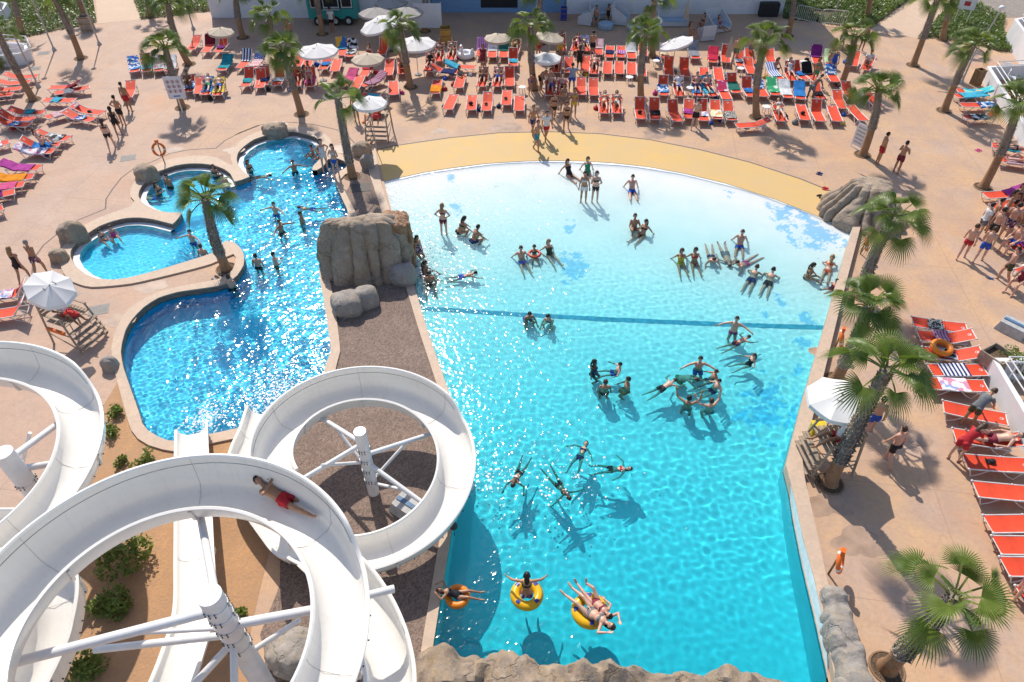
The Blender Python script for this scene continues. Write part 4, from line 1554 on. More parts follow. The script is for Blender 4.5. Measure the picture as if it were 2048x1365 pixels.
TOW = {
    'white': cloth('towel_white', (0.68, 0.68, 0.70)), 'teal': cloth('towel_teal', (0.03, 0.30, 0.36)), 'blue': cloth('towel_blue', (0.03, 0.19, 0.52)),
    'turquoise': cloth('towel_turquoise', (0.06, 0.42, 0.60)), 'pink': cloth('towel_pink', (0.62, 0.10, 0.24)), 'magenta': cloth('towel_magenta', (0.42, 0.06, 0.30)), 'red': cloth('towel_red', (0.50, 0.02, 0.06)),
    'purple': cloth('towel_purple', (0.17, 0.02, 0.18)), 'green': cloth('towel_green', (0.03, 0.28, 0.13)), 'dark green': cloth('towel_dark_green', (0.02, 0.15, 0.12)), 'orange': cloth('towel_orange', (0.75, 0.27, 0.02)), 'yellow': cloth('towel_yellow', (0.70, 0.55, 0.08)),
    'black': cloth('towel_black', (0.018, 0.018, 0.024)), 'navy': cloth('towel_navy', (0.015, 0.03, 0.12)), 'maroon': cloth('towel_maroon', (0.20, 0.015, 0.03)), 'grey': cloth('towel_grey', (0.25, 0.26, 0.30)),
    'plum': stripes('towel_plum_stripe', (0.25, 0.06, 0.16), (0.42, 0.28, 0.36), 9.0, 1), 'navy striped': stripes('towel_navy_stripe', (0.70, 0.70, 0.72), (0.015, 0.03, 0.13), 7.0, 1), 'navy lengthwise striped': stripes('towel_navy_long_stripe', (0.66, 0.68, 0.72), (0.015, 0.03, 0.13), 5.2, 0),
    'blue striped': stripes('towel_blue_stripe', (0.70, 0.70, 0.72), (0.04, 0.12, 0.42), 7.0, 0), 'purple striped': stripes('towel_purple_stripe', (0.30, 0.05, 0.32), (0.62, 0.35, 0.55), 8.0, 0), 'rainbow': motif('towel_rainbow', [(0.75, 0.4, 0.05), (0.02, 0.25, 0.35), (0.05, 0.15, 0.4), (0.4, 0.03, 0.15)], 3.0),
    'flag': fabric('towel_stars_and_stripes', flagmat), 'pale pink': cloth('towel_pale_pink', (0.62, 0.40, 0.44)), 'floral': motif('towel_floral', [(0.68, 0.62, 0.66), (0.60, 0.25, 0.35), (0.68, 0.66, 0.7), (0.25, 0.35, 0.6), (0.7, 0.66, 0.68)], 9.0),
    'leopard': motif('towel_leopard', [(0.02, 0.02, 0.02), (0.5, 0.48, 0.45), (0.03, 0.03, 0.03), (0.35, 0.33, 0.31)], 24.0), 'patterned blue': motif('towel_blue_pattern', [(0.03, 0.10, 0.42), (0.6, 0.62, 0.68), (0.05, 0.25, 0.5), (0.02, 0.04, 0.15)], 8.0),
    'red patterned': motif('towel_red_pattern', [(0.5, 0.03, 0.08), (0.65, 0.6, 0.6), (0.45, 0.04, 0.15)], 6.0), 'black and white': motif('towel_black_white', [(0.02, 0.02, 0.02), (0.62, 0.62, 0.64), (0.3, 0.35, 0.4), (0.03, 0.03, 0.03)], 7.0),
    'beach scene': motif('towel_beach_scene', [(0.05, 0.45, 0.5), (0.6, 0.5, 0.2), (0.03, 0.25, 0.5), (0.2, 0.55, 0.55)], 4.0), 'yellow floral': motif('towel_yellow_floral', [(0.7, 0.6, 0.25), (0.7, 0.68, 0.62), (0.6, 0.35, 0.15), (0.7, 0.68, 0.6)], 9.0),
    'green patterned': motif('towel_green_pattern', [(0.03, 0.32, 0.14), (0.6, 0.65, 0.6), (0.03, 0.28, 0.12)], 6.0), 'pale green': cloth('towel_pale_green', (0.40, 0.55, 0.33)),
}
M_SLING = mat('red_sling', (0.74, 0.072, 0.028), 0.65, 0.12, 3, 0.25, 0.15, rnd=0.10)
M_FRAME = mat('lounger_white_plastic', (0.72, 0.70, 0.68), 0.45, 0.12, 5)
M_EMB = mat('emblem_white', (0.75, 0.72, 0.70), 0.6)
LW, HZ, SEATZ = 0.30, -0.22, 0.37      # half width, hinge y, seat height; +y is the foot end
ANG = {0: 3.0, 1: 24.0, 2: 47.0}

def prof(y, ang):
    """height and y of the sling at flat length coordinate y"""
    if y >= HZ:
        return y, SEATZ - 0.012 * math.sin(PI * (y - HZ) / (0.95 - HZ))
    s = HZ - y
    return HZ - s * math.cos(R(ang)), SEATZ + s * math.sin(R(ang))

def sling_mesh(name, y0, y1, ang, ny, th=0.012):
    b = MB()
    nx = 7
    for side in (1, -1):
        for j in range(ny + 1):
            yf = y0 + (y1 - y0) * j / ny
            y, z = prof(yf, ang)
            for i in range(nx + 1):
                x = -LW + 0.02 + (2 * LW - .04) * i / nx
                sag = 0.022 * (1 - (x / LW) ** 2)
                r = 0.0
                e = min(yf - y0, y1 - yf)
                if abs(x) > LW - .05 and e < .04:
                    r = 0.0
                b.v.append((x, y, z - sag + (th / 2) * side))
        k0 = 0 if side == 1 else (nx + 1) * (ny + 1)
        for j in range(ny):
            for i in range(nx):
                a = k0 + j * (nx + 1) + i
                q = (a, a + 1, a + nx + 2, a + nx + 1)
                b.f.append(q if side == 1 else q[::-1])
    h = (nx + 1) * (ny + 1)
    for j in range(ny):
        for i in (0, nx):
            a = j * (nx + 1) + i
            b.f.append((a, a + nx + 1, a + nx + 1 + h, a + h))
    for i in range(nx):
        for j in (0, ny):
            a = j * (nx + 1) + i
            b.f.append((a, a + 1, a + 1 + h, a + h))
    b.mi = [0] * len(b.f)
    return b.mesh(name)

def lounger_proto(kind):
    ang = ANG[kind]
    rt = empty('sun_lounger')
    link('seat', sling_mesh('seat', HZ, 0.95, ang, 10), rt, M_SLING)
    bk = link('backrest', sling_mesh('backrest', -0.95, HZ, ang, 7), rt, M_SLING)
    b = MB()
    for sx in (-1, 1):
        b.tube([(sx * LW, 0.97, SEATZ - .01), (sx * LW, HZ - .45, SEATZ - .01)], 0.021, 8)
    for y in (0.955, 0.35, HZ - .02, HZ - .43):
        b.tube([(-LW, y, SEATZ - (.06 if -.2 > y or .2 < y < .5 or y < 0 else .03)), (LW, y, SEATZ - (.06 if y < .9 else .03))], 0.015, 6)
    for sx in (-1, 1):
        b.ball((sx * LW, 0.97, SEATZ - .005), 0.042, seg=8, rg=6)
        b.ball((sx * LW, HZ + .02, SEATZ - .005), 0.036, seg=8, rg=6)
    link('frame', b.mesh('frame'), rt, M_FRAME)
    b = MB()
    y1, z1 = prof(-0.95, ang)
    y0, z0 = prof(HZ, ang)
    for sx in (-1, 1):
        b.tube([(sx * LW * .97, y0, z0 - .005), (sx * LW * .97, y1, z1 - .005)], 0.019, 8)
        b.ball((sx * LW * .97, y1, z1), 0.036, seg=8, rg=6)
    b.tube([(-LW, y1, z1 - .012), (LW, y1, z1 - .012)], 0.019, 8)
    if kind:
        ym, zm = prof(HZ - .42, ang)
        for sx in (-1, 1):
            b.tube([(sx * LW * .9, ym, zm - .02), (sx * LW * .9, HZ - .42, SEATZ - .03)], 0.014, 6)
    link('back_frame', b.mesh('back_frame'), rt, M_FRAME)
    for sx in (-1, 1):
        for ya, yb, yc in ((0.93, 0.80, 0.36), (-0.62, -0.48, -0.05)):
            b = MB()
            b.tube([(sx * (LW + .004), ya, SEATZ - .03), (sx * (LW + .01), yb, 0.035), (sx * (LW + .004), (yb + yc) / 2, 0.15), (sx * (LW - .02), yc, SEATZ - .04)], 0.02, 7)
            link('leg', b.mesh('leg'), rt, M_FRAME)
    b = MB()
    a = R(ang)
    cy, cz = prof(-0.80, ang)
    up = Vector((0, math.sin(a), math.cos(a))); al = Vector((0, -math.cos(a), math.sin(a)))
    c = Vector((0, cy, cz)) - up * 0.004
    def disc(r0, r1, t0=0, t1=2 * PI, n=18):
        for i in range(n):
            p, q = t0 + (t1 - t0) * i / n, t0 + (t1 - t0) * (i + 1) / n
            f = lambda r, t: c + Vector((1, 0, 0)) * r * math.cos(t) + al * r * math.sin(t)
            b.add([f(r0, p), f(r1, p), f(r1, q), f(r0, q)], [(0, 1, 2, 3)])
    disc(0.048, 0.062)
    disc(0.008, 0.034, 0.6, 3.6, 8)
    link('emblem', b.mesh('emblem', False), rt, M_EMB)
    return rt

LP = {k: lounger_proto(k) for k in (0, 1, 2)}
LP_USED = set()
ORD = ['', 'first', 'second', 'third', 'fourth', 'fifth', 'sixth', 'seventh', 'eighth', 'ninth', 'tenth', 'eleventh', 'twelfth', 'thirteenth', 'fourteenth', 'fifteenth', 'sixteenth', 'seventeenth', 'eighteenth', 'nineteenth', 'twentieth']

_TW = {}
def towel_mesh(kind, style, seed=0):
    key = (kind, style, seed % 3)
    if key in _TW:
        return _TW[key]
    ang = ANG[kind]
    rng = np.random.default_rng(hash((kind, len(style), seed % 3)) % 1000)
    b = MB()
    y0, y1 = {'full': (-0.97, 0.62), 'back': (-0.99, -0.05), 'seat': (-0.35, 0.62), 'low': (-0.1, 0.8), 'bunch': (-0.1, 0.45)}[style]
    nx, ny = 16, 26
    hw = 0.37 if style in ('full', 'back') else 0.34
    off = rng.uniform(-.03, .03)
    P = []
    for j in range(ny + 1):
        for i in range(nx + 1):
            x = (-hw + 2 * hw * i / nx)
            yf = y0 + (y1 - y0) * j / ny
            P.append((x, yf, 0))
    P = np.array(P)
    n1 = vnoise(P * [1, 1, 1] + seed * 3.1, 3.5, 3)
    n2 = vnoise(P + 40 + seed, 5.0, 2)
    if style == 'bunch':
        P[:, 0] *= 0.8
    for (x, yf, _), a, c in zip(P, n1, n2):
        x2 = x + off + 0.035 * c * (2 if style == 'bunch' else 1)
        yy, z = prof(yf + 0.03 * a, ang)
        lift = 0.018 + 0.016 * (a + .6) + (0.075 * max(0, c + .35) if style == 'bunch' else 0.012 * abs(c))
        ov = abs(x2) - (LW + 0.01)
        if ov > 0:
            z -= ov * 1.6 + 0.0
            x2 = math.copysign(LW + 0.035 + ov * 0.15, x2)
            lift += 0.01
        if yf < -0.955:
            pass
        b.v.append((x2, yy, z + lift))
    for j in range(ny):
        for i in range(nx):
            a = j * (nx + 1) + i
            b.f.append((a, a + 1, a + nx + 2, a + nx + 1))
    b.mi = [0] * len(b.f)
    me = b.mesh('towel', True, (TOW['white'],))
    _TW[key] = me
    return me

def put_lounger(M, kind, label, group):
    if kind not in LP_USED:
        LP_USED.add(kind)
        o = LP[kind]
    else:
        o = copy_tree(LP[kind])
    o.matrix_world = M
    tag(o, label, 'sun lounger', group)
    return o

def lounger_matrix(foot, head, kind):
    """foot and head are photo pixels of the two ends' centres"""
    zh = SEATZ + 0.73 * math.sin(R(ANG[kind]))
    f, h = G(foot[0], foot[1], SEATZ), G(head[0], head[1], zh)
    d = Vector((f.x - h.x, f.y - h.y, 0))
    d.normalize()
    o = f - d * 0.96
    return Matrix.Translation((o.x, o.y, 0)) @ Matrix.Rotation(math.atan2(d.y, d.x) - PI / 2, 4, 'Z')

# --- parasols
M_POLE = mat('parasol_pole', (0.45, 0.43, 0.41), 0.4, 0.1)
M_INK = mat('printed_black', (0.03, 0.03, 0.035), 0.7)
def canopy_mat(name, col):
    if name in MATS:
        return MATS[name]
    m, n, b = nodes(name)
    co = coords(n)
    c = mix(n, ramp(n, noise(n, co, 1.5, 4), [(0.4, 0.0), (0.75, 0.5)]), col, tuple(x * .88 for x in col))
    n.links.new(c, b.inputs['Base Color'])
    b.inputs['Roughness'].default_value = 0.8
    tr = N(n, 'ShaderNodeBsdfTranslucent')
    n.links.new(c, tr.inputs[0])
    ms = N(n, 'ShaderNodeMixShader')
    ms.inputs[0].default_value = 0.18
    n.links.new(b.outputs[0], ms.inputs[1]); n.links.new(tr.outputs[0], ms.inputs[2])
    n.links.new(ms.outputs[0], n.nodes['Material Output'].inputs['Surface'])
    MATS[name] = m
    return m
CAN = {'white': canopy_mat('canopy_white', (0.80, 0.79, 0.79)), 'beige': canopy_mat('canopy_beige', (0.56, 0.48, 0.38)), 'grey': canopy_mat('canopy_beige_shaded', (0.42, 0.39, 0.37))}  # grey is the beige cloth with the building's shade put into its colour

def parasol(loc, rad, h, label, col='white', tilt=(0, 0), print_=True, base=True, z0=0.0, closed=False, rz=0.2):
    rt = tag(empty('parasol', (loc[0], loc[1], z0)), label, 'parasol', 'parasols over the loungers')
    b = MB()
    b.tube([(0, 0, 0), (0, 0, h + (.05 if not tilt[0] and not tilt[1] else -.25))], 0.022, 10)
    link('pole', b.mesh('pole'), rt, M_POLE)
    if base:
        b = MB()
        b.tube([(0, 0, 0), (0, 0, .06), (0, 0, .12)], [.24, .22, .05], 18)
        link('base', b.mesh('base'), rt, mat('parasol_base', (0.33, 0.32, 0.31), 0.8))
    n = 8
    if closed:
        b = MB()
        seg = 24
        prof_ = [(0.03, h), (0.06, h - .15), (0.11, h - .5), (0.14, h - .95), (0.15, h - 1.15)]
        vs = [(r * (1 + .25 * math.cos(8 * a)) * math.cos(a), r * (1 + .25 * math.cos(8 * a)) * math.sin(a), z) for r, z in prof_ for a in [2 * PI * k / seg for k in range(seg)]]
        fs = [(i * seg + k, i * seg + (k + 1) % seg, (i + 1) * seg + (k + 1) % seg, (i + 1) * seg + k) for i in range(len(prof_) - 1) for k in range(seg)]
        b.add(vs, fs)
        link('canopy', b.mesh('canopy'), rt, CAN[col])
        return rt
    Tm = Matrix.Translation((0, 0, h - .25)) @ Matrix.Rotation(tilt[0], 4, 'X') @ Matrix.Rotation(tilt[1], 4, 'Y') @ Matrix.Translation((0, 0, .25 - h)) @ Matrix.Rotation(rz, 4, 'Z')
    b = MB()
    drop = rad * 0.25
    K, sub = 8, 6
    def P(r, a):
        # panels hang slightly between ribs
        ph = (a / (2 * PI) * n) % 1.0
        sg = (1 - (2 * ph - 1) ** 2)
        edge = math.cos(PI / n) / math.cos((ph - .5) * 2 * PI / n)
        rr = r * rad * edge
        return Tm @ Vector((rr * math.cos(a), rr * math.sin(a), h - drop * r ** 1.15 - 0.035 * rad * sg * r))
    A = n * sub
    for i in range(K + 1):
        for k in range(A):
            b.v.append(P(max(i / K, .004), 2 * PI * k / A))
    for i in range(K):
        for k in range(A):
            b.f.append((i * A + k, (i + 1) * A + k, (i + 1) * A + (k + 1) % A, i * A + (k + 1) % A))
    k0 = len(b.v)
    for k in range(A):
        a = 2 * PI * k / A
        q = P(1, a)
        b.v.append(q - Vector((0, 0, 0.13)) + (Tm.to_3x3() @ Vector((math.cos(a), math.sin(a), 0))) * 0.015)
    for k in range(A):
        b.f.append((K * A + k, k0 + k, k0 + (k + 1) % A, K * A + (k + 1) % A))
    b.mi = [0] * len(b.f)
    me = b.mesh('canopy')
    me.set_sharp_from_angle(angle=R(14))
    link('canopy', me, rt, CAN[col])
    for k in range(n):
        a = 2 * PI * k / n
        b = MB()
        b.tube([P(.03, a) - Vector((0, 0, .03)), P(.5, a) - Vector((0, 0, .035)), P(.98, a) - Vector((0, 0, .03))], 0.009, 5)
        link('rib', b.mesh('rib'), rt, M_POLE)
    b = MB()
    b.ball(Tm @ Vector((0, 0, h + .03)), 0.035, seg=8, rg=6)
    link('finial', b.mesh('finial'), rt, M_POLE)
    if print_:
        b = MB()
        up = Vector((0, 0, 0.007))
        rg = random.Random(int(loc[0] * 100))
        for t in range(9):       # curved line of lettering-like marks round the top of two panels
            a = 0.5 + t * 0.10
            for (r0, r1, da) in ((.26, .31, .03), (.255, .268, .045)) if t % 2 else ((.25, .31, .018), (.30, .315, .04)):
                b.add([P(r0, a - da) + up, P(r1, a - da) + up, P(r1, a + da) + up, P(r0, a + da) + up], [(0, 1, 2, 3)])
        for t in range(7):
            a = 3.7 + t * 0.10
            for (r0, r1, da) in ((.26, .31, .03),) if t % 2 else ((.25, .27, .04), (.29, .31, .02)):
                b.add([P(r0, a - da) + up, P(r1, a - da) + up, P(r1, a + da) + up, P(r0, a + da) + up], [(0, 1, 2, 3)])
        link('printed_mark', b.mesh('printed_mark', False), rt, M_INK)
    return rt

# --- small table
M_PLAST = mat('white_plastic', (0.74, 0.73, 0.73), 0.45, 0.06)
def side_table(loc, label):
    rt = tag(empty('side_table', loc, random.random()), label, 'table', 'white side tables between the loungers')
    b = MB()
    b.tube([(0, 0, .40), (0, 0, .43), (0, 0, .44)], [.25, .26, .24], 6)
    link('table_top', b.mesh('table_top', False), rt, M_PLAST)
    for k in range(3):
        a = 2 * PI * k / 3
        b = MB()
        b.tube([(.16 * math.cos(a), .16 * math.sin(a), .40), (.22 * math.cos(a), .22 * math.sin(a), 0)], .022, 6)
        link('leg', b.mesh('leg'), rt, M_PLAST)
    return rt

# --- lifeguard tower
M_WOOD = mat('weathered_wood', (0.42, 0.33, 0.25), 0.75, 0.25, 6, 0.2, 0.3)
M_WOODD = mat('brown_wood', (0.30, 0.18, 0.085), 0.7, 0.25, 5, 0.2, 0.3)
M_ORANGE = mat('orange_plastic', (0.80, 0.16, 0.02), 0.45, 0.12, 3, rnd=0.06)
M_REDP = mat('red_canvas', (0.55, 0.03, 0.03), 0.7, 0.15)
def tower_chair(loc, rz, label, s=1.0):
    rt = tag(empty('lifeguard_chair', loc, rz), label, 'lifeguard chair', 'wooden lifeguard chairs')
    W_, D_, Hs = 0.55, 0.55, 1.15
    for sx in (-1, 1):
        for yb, yt, zt in ((0.75, 0.42, Hs + .25), (-0.62, -0.45, Hs + .75)):
            b = MB()
            b.tube([(sx * (W_ + .08), yb, 0), (sx * W_, yt, zt)], .042, 6)
            link('post', b.mesh('post', False), rt, M_WOOD)
    b = MB()
    for k in range(6):
        y = -.42 + k * .16
        b.box(-W_, W_, y, y + .125, Hs - .03, Hs)
    link('seat', b.mesh('seat', False), rt, M_WOOD)
    b = MB()
    for k in range(4):
        z = Hs + .18 + k * .15
        b.box(-W_, W_, -.50 - k * .012, -.475 - k * .012, z, z + .11)
    link('backrest', b.mesh('backrest', False), rt, M_WOOD)
    for k in range(4):
        z = .2 + k * .23
        y = .75 - .33 * z / (Hs + .25) + .05
        b = MB()
        for q in range(2):
            b.box(-W_ - .03, W_ + .03, y + q * .095, y + .08 + q * .095, z - .03, z)
        link('step', b.mesh('step', False), rt, M_WOOD)
    for sx in (-1, 1):
        b = MB(); b.box(sx * W_ - .04, sx * W_ + .04, -.48, .5, Hs + .27, Hs + .31)
        link('armrest', b.mesh('armrest', False), rt, M_WOOD)
        for q0, q1 in (((sx * (W_ + .05), .7, .12), (sx * (W_ + .04), -.58, .55)), ((sx * (W_ + .05), .55, .72), (sx * (W_ + .04), -.56, .72))):
            b = MB(); b.tube([q0, q1], .025, 5)
            link('brace', b.mesh('brace', False), rt, M_WOOD)
    return rt

def lifebuoy(px, label, h=0.95, lean=0.0, rz=0.0, post=True):
    g = G(*px)
    rt = tag(empty('lifebuoy', g, rz), label, 'lifebuoy', 'orange lifebuoys at the pool edges')
    Mx = Matrix.Translation((0, 0, h)) @ Matrix.Rotation(R(72), 4, 'X')
    for q in range(8):
        pass
    b = MB()
    t = MB(); t.torus((0, 0, 0), 0.30, 0.065, 36, 10)
    b.add([Mx @ Vector(p) for p in t.v], t.f)
    link('ring', b.mesh('ring'), rt, M_ORANGE)
    for k in range(4):
        t = MB(); t.torus((0, 0, 0), 0.30, 0.068, 5, 10, a0=k * PI / 2 - .12, a1=k * PI / 2 + .12)
        b = MB(); b.add([Mx @ Vector(p) for p in t.v], t.f)
        link('band', b.mesh('band'), rt, M_PLAST)
    if post:
        b = MB(); b.tube([(0, .08, 0), (0, .08, h + .42)], .03, 8)
        link('post', b.mesh('post'), rt, M_WOODD)
        b = MB(); b.box(-.08, .08, .0, .1, h + .36, h + .5)
        link('hook_plate', b.mesh('hook_plate', False), rt, M_ORANGE)
    return rt

# --- swim ring
def swim_ring(loc, rad, tube, label, colm, marks=False, rz=0.0, tilt=0.0, parts=None):
    rt = tag(empty('swim_ring', loc, rz), label, 'swim ring', 'inflatable rings')
    rt.rotation_euler = (tilt, 0, rz)
    b = MB(); b.torus((0, 0, 0), rad, tube, 48, 18)
    o = link('ring', b.mesh('ring'), rt, colm)
    o.cycles.is_caustics_receiver = True
    if marks:
        for k in range(4):
            a = R(30) + k * PI / 2
            def q(t, ph, e=.004):
                r = rad + (tube + e) * math.cos(ph)
                return Vector((r * math.cos(t), r * math.sin(t), (tube + e) * math.sin(ph)))
            b = MB()
            for i in range(4):
                t0, t1 = a - .15 + i * .075, a - .075 + i * .075
                for j in range(3):
                    p0, p1 = R(58) + j * R(14), R(72) + j * R(14)
                    b.add([q(t0, p0, .012), q(t1, p0, .012), q(t1, p1, .012), q(t0, p1, .012)], [(0, 1, 2, 3)])
            link('handle_patch', b.mesh('handle_patch'), rt, mat('ring_blue', (0.02, 0.05, 0.35), 0.4))
        b = MB()
        for ph in (R(35), R(48)):
            for i in range(14):
                t0, t1 = -1.0 + i * .15, -.85 + i * .15
                b.add([q(t0, ph), q(t1, ph), q(t1, ph + .07), q(t0, ph + .07)], [(0, 1, 2, 3)])
        link('printed_stripe', b.mesh('printed_stripe'), rt, mat('ring_print', (0.10, 0.09, 0.14), 0.5))
    return rt
# ================================================================ people
HZP = 0.93
def norm(v):
    v = Vector(v)
    return v.normalized()

def skeleton(pose, sex):
    p = dict(POSES[pose])
    t = norm(p.get('t', (0, 0, 1)))
    r = Vector((1, 0, 0))
    f = t.cross(r) * -1
    f = Vector((0, 0, 1)).cross(r) if abs(t.z) > .999 else (t.cross(r)) * (-1)
    # body front: upright -> +y ; lying on the back (t = -y) -> +z
    f = r.cross(t) * -1
    t2 = norm(p.get('t2', t))
    f2 = r.cross(t2) * -1
    P0 = Vector((0, 0, p.get('z', HZP)))
    J = {}
    J['pel'] = P0
    J['mid'] = P0 + t * 0.22
    J['chest'] = J['mid'] + t2 * 0.21
    J['neck'] = J['mid'] + t2 * 0.315
    hd = norm(p.get('hd', t2))
    J['head'] = J['neck'] + hd * 0.165
    J['top'] = J['neck'] + hd * 0.27
    J['hf'] = norm(p.get('hf', f2))
    sw = 0.175 if sex == 'm' else 0.155
    hw = 0.085 if sex == 'm' else 0.09
    for s, sg in (('R', 1), ('L', -1)):
        sh = J['mid'] + t2 * 0.26 + r * sw * sg
        J['sh' + s] = sh
        mir = lambda v: Vector((v[0] * sg, v[1], v[2]))
        def get(k, dflt):
            v = p.get(k + s)
            if v is None:
                v = p.get(k, dflt)
                return mir(norm(v))
            return norm(v)
        ua, fa = get('ua', (.22, 0, -1)), get('fa', (.12, .12, -1))
        J['el' + s] = sh + ua * 0.28
        J['wr' + s] = J['el' + s] + fa * 0.245
        J['ha' + s] = J['wr' + s] + get('hn', mir(fa) if False else (fa.x * sg, fa.y, fa.z)) * 0.085
        hp = P0 + r * hw * sg - t * 0.03
        th, sn = get('th', (.05, 0, -1)), get('sn', (.02, -.03, -1))
        J['hip' + s] = hp
        J['kn' + s] = hp + th * 0.43
        J['an' + s] = J['kn' + s] + sn * 0.41
        ft = get('ft', (.15, 1, -.25))
        J['toe' + s] = J['an' + s] + ft * 0.17
    J['f'], J['f2'], J['r'], J['t'], J['t2'] = f, f2, r, t, t2
    return J

def ring_loft(b, rings, seg=20):
    vs, fs = [], []
    for c, a, d, rx, ry in rings:
        for k in range(seg):
            q = 2 * PI * k / seg
            vs.append(c + a * rx * math.cos(q) + d * ry * math.sin(q))
    for i in range(len(rings) - 1):
        for k in range(seg):
            k2 = (k + 1) % seg
            fs.append((i * seg + k, i * seg + k2, (i + 1) * seg + k2, (i + 1) * seg + k))
    fs.append(tuple(range(seg))[::-1])
    fs.append(tuple((len(rings) - 1) * seg + k for k in range(seg)))
    b.add(vs, fs)

def capsule(b, p, q, r0, r1, mids=()):
    p, q = Vector(p), Vector(q)
    d = (q - p)
    L = d.length
    d.normalize()
    up = Vector((0, 0, 1)) if abs(d.z) < .9 else Vector((0, 1, 0))
    a = d.cross(up).normalized()
    c = a.cross(d).normalized()
    rings = []
    for k in range(4):
        t = k / 4 * PI / 2
        rings.append((p - d * r0 * math.cos(t), a, c, max(r0 * math.sin(t), .001), max(r0 * math.sin(t), .001)))
    rings.append((p, a, c, r0, r0))
    for t, r in mids:
        rings.append((p + d * L * t, a, c, r, r))
    rings.append((q, a, c, r1, r1))
    for k in range(1, 5):
        t = k / 4 * PI / 2
        rings.append((q + d * r1 * math.sin(t), a, c, max(r1 * math.cos(t), .001), max(r1 * math.cos(t), .001)))
    ring_loft(b, rings, 14)

_BODY = {}
M_FEAT = mat('dark_eyes', (0.03, 0.02, 0.018), 0.4)
M_LIP = mat('lips', (0.36, 0.12, 0.10), 0.5)
M_TMP = mat('skin_base', (0.5, 0.3, 0.2), 0.5)

def body(pose, sex, vox=0.0125):
    key = (pose, sex)
    if key in _BODY:
        return _BODY[key]
    J = skeleton(pose, sex)
    b = MB()
    t, t2, f, f2, r = J['t'], J['t2'], J['f'], J['f2'], J['r']
    m = sex == 'm'
    tors = [(-.11, .085, .075, 0), (-.05, .14, .10, 0), (.02, .165 if m else .172, .112, 0), (.10, .152 if m else .155, .105, 0), (.18, .138 if m else .122, .098, 0)]
    rings = [(J['pel'] + t * z, r, f, rx, ry) for z, rx, ry, _ in tors]
    tors2 = [(.03, .140 if m else .122, .10), (.10, .158 if m else .138, .112), (.18, .172 if m else .150, .116), (.245, .165 if m else .142, .10), (.285, .11, .075), (.315, .062, .06)]
    rings += [(J['mid'] + t2 * z, r, f2, rx, ry) for z, rx, ry in tors2]
    ring_loft(b, rings, 24)
    capsule(b, J['neck'] - t2 * .02, J['head'], .056 if m else .048, .05)
    hd = (J['head'] - J['neck']).normalized()
    hf = (J['hf'] - hd * J['hf'].dot(hd)).normalized()
    hr = hf.cross(hd)
    Mh = Matrix((hr, hf, hd)).transposed().to_4x4()
    b.ball(J['head'] + hd * .025, .1, (.80, .96, 1.12), 18, 14, M=Mh)
    b.ball(J['head'] - hd * .05 + hf * .022, .06, (.95, 1.05, .95), 14, 10, M=Mh)
    b.ball(J['head'] + hf * .10 - hd * .008, .02, (.75, 1.0, 1.3), 10, 8, M=Mh)
    for s in (-1, 1):
        b.ball(J['head'] + hr * .083 * s - hd * .002, .028, (.4, .8, 1.1), 10, 8, M=Mh)
    if not m:
        for s in (-1, 1):
            b.ball(J['mid'] + t2 * .145 + r * .068 * s + f2 * .085, .062, (1, .9, 1), 14, 10)
    for s, sg in (('R', 1), ('L', -1)):
        k = 1.0 if m else .88
        capsule(b, J['sh' + s] - r * .015 * sg, J['el' + s], .056 * k, .040 * k, [(.35, .052 * k)])
        capsule(b, J['el' + s], J['wr' + s], .041 * k, .027 * k, [(.3, .043 * k)])
        w, h = J['wr' + s], J['ha' + s]
        d = (h - w).normalized()
        side = d.cross(f2 if abs(d.dot(f2)) < .9 else t2).normalized()
        nn = side.cross(d).normalized()
        Mp = Matrix((side, nn, d)).transposed().to_4x4()
        b.ball(w + d * .05, .05, (.82, .42, 1.05), 12, 8, M=Mp)
        for q, (o, L) in enumerate(((-.030, .068), (-.010, .078), (.010, .073), (.029, .058))):
            k0 = w + d * .085 + side * o
            k1 = k0 + (d + nn * .18 * (1 if q % 2 else .6) + side * o * 2.2).normalized() * L * .55
            k2 = k1 + (d + nn * .45 + side * o * 1.5).normalized() * L * .5
            capsule(b, k0, k1, .0105, .0098)
            capsule(b, k1, k2, .0098, .0085)
        k0 = w + d * .035 + side * .032 * sg
        k1 = k0 + (side * sg * .75 + d * .7 + nn * .2).normalized() * .04
        capsule(b, k0, k1, .013, .011)
        capsule(b, k1, k1 + (d + side * sg * .25 + nn * .2).normalized() * .03, .011, .009)
        hip, kn, an, toe = J['hip' + s], J['kn' + s], J['an' + s], J['toe' + s]
        capsule(b, hip, kn, .090 * (1 if m else 1.0), .058 * k, [(.3, .085), (.7, .066 * k)])
        capsule(b, kn, an, .056 * k, .036 * k, [(.28, .060 * k), (.6, .047 * k)])
        d = (toe - an).normalized()
        sd = (kn - an).normalized()
        capsule(b, an - d * .035 - sd * .03, an + d * .08 - sd * .035, .036, .034)
        capsule(b, an + d * .06 - sd * .04, toe - sd * .03, .038, .026)
        b.ball(hip - t * .01 - f * .05, .085, (1, 1, 1), 12, 8)
    me = b.mesh('body_raw', True)
    o = bpy.data.objects.new('tmp', me)
    COL.objects.link(o)
    md = o.modifiers.new('r', 'REMESH'); md.mode = 'VOXEL'; md.voxel_size = vox
    ms = o.modifiers.new('s', 'SMOOTH'); ms.factor = .5; ms.iterations = 2
    dg = bpy.context.evaluated_depsgraph_get()
    m2 = bpy.data.meshes.new_from_object(o.evaluated_get(dg))
    bpy.data.objects.remove(o)
    bpy.data.meshes.remove(me)
    m2.name = 'person'
    m2.materials.clear()
    m2.materials.append(M_TMP); m2.materials.append(M_FEAT); m2.materials.append(M_LIP)
    m2.polygons.foreach_set('use_smooth', [True] * len(m2.polygons))
    nV = len(m2.vertices)
    co = np.empty(nV * 3); m2.vertices.foreach_get('co', co); co = co.reshape(-1, 3)
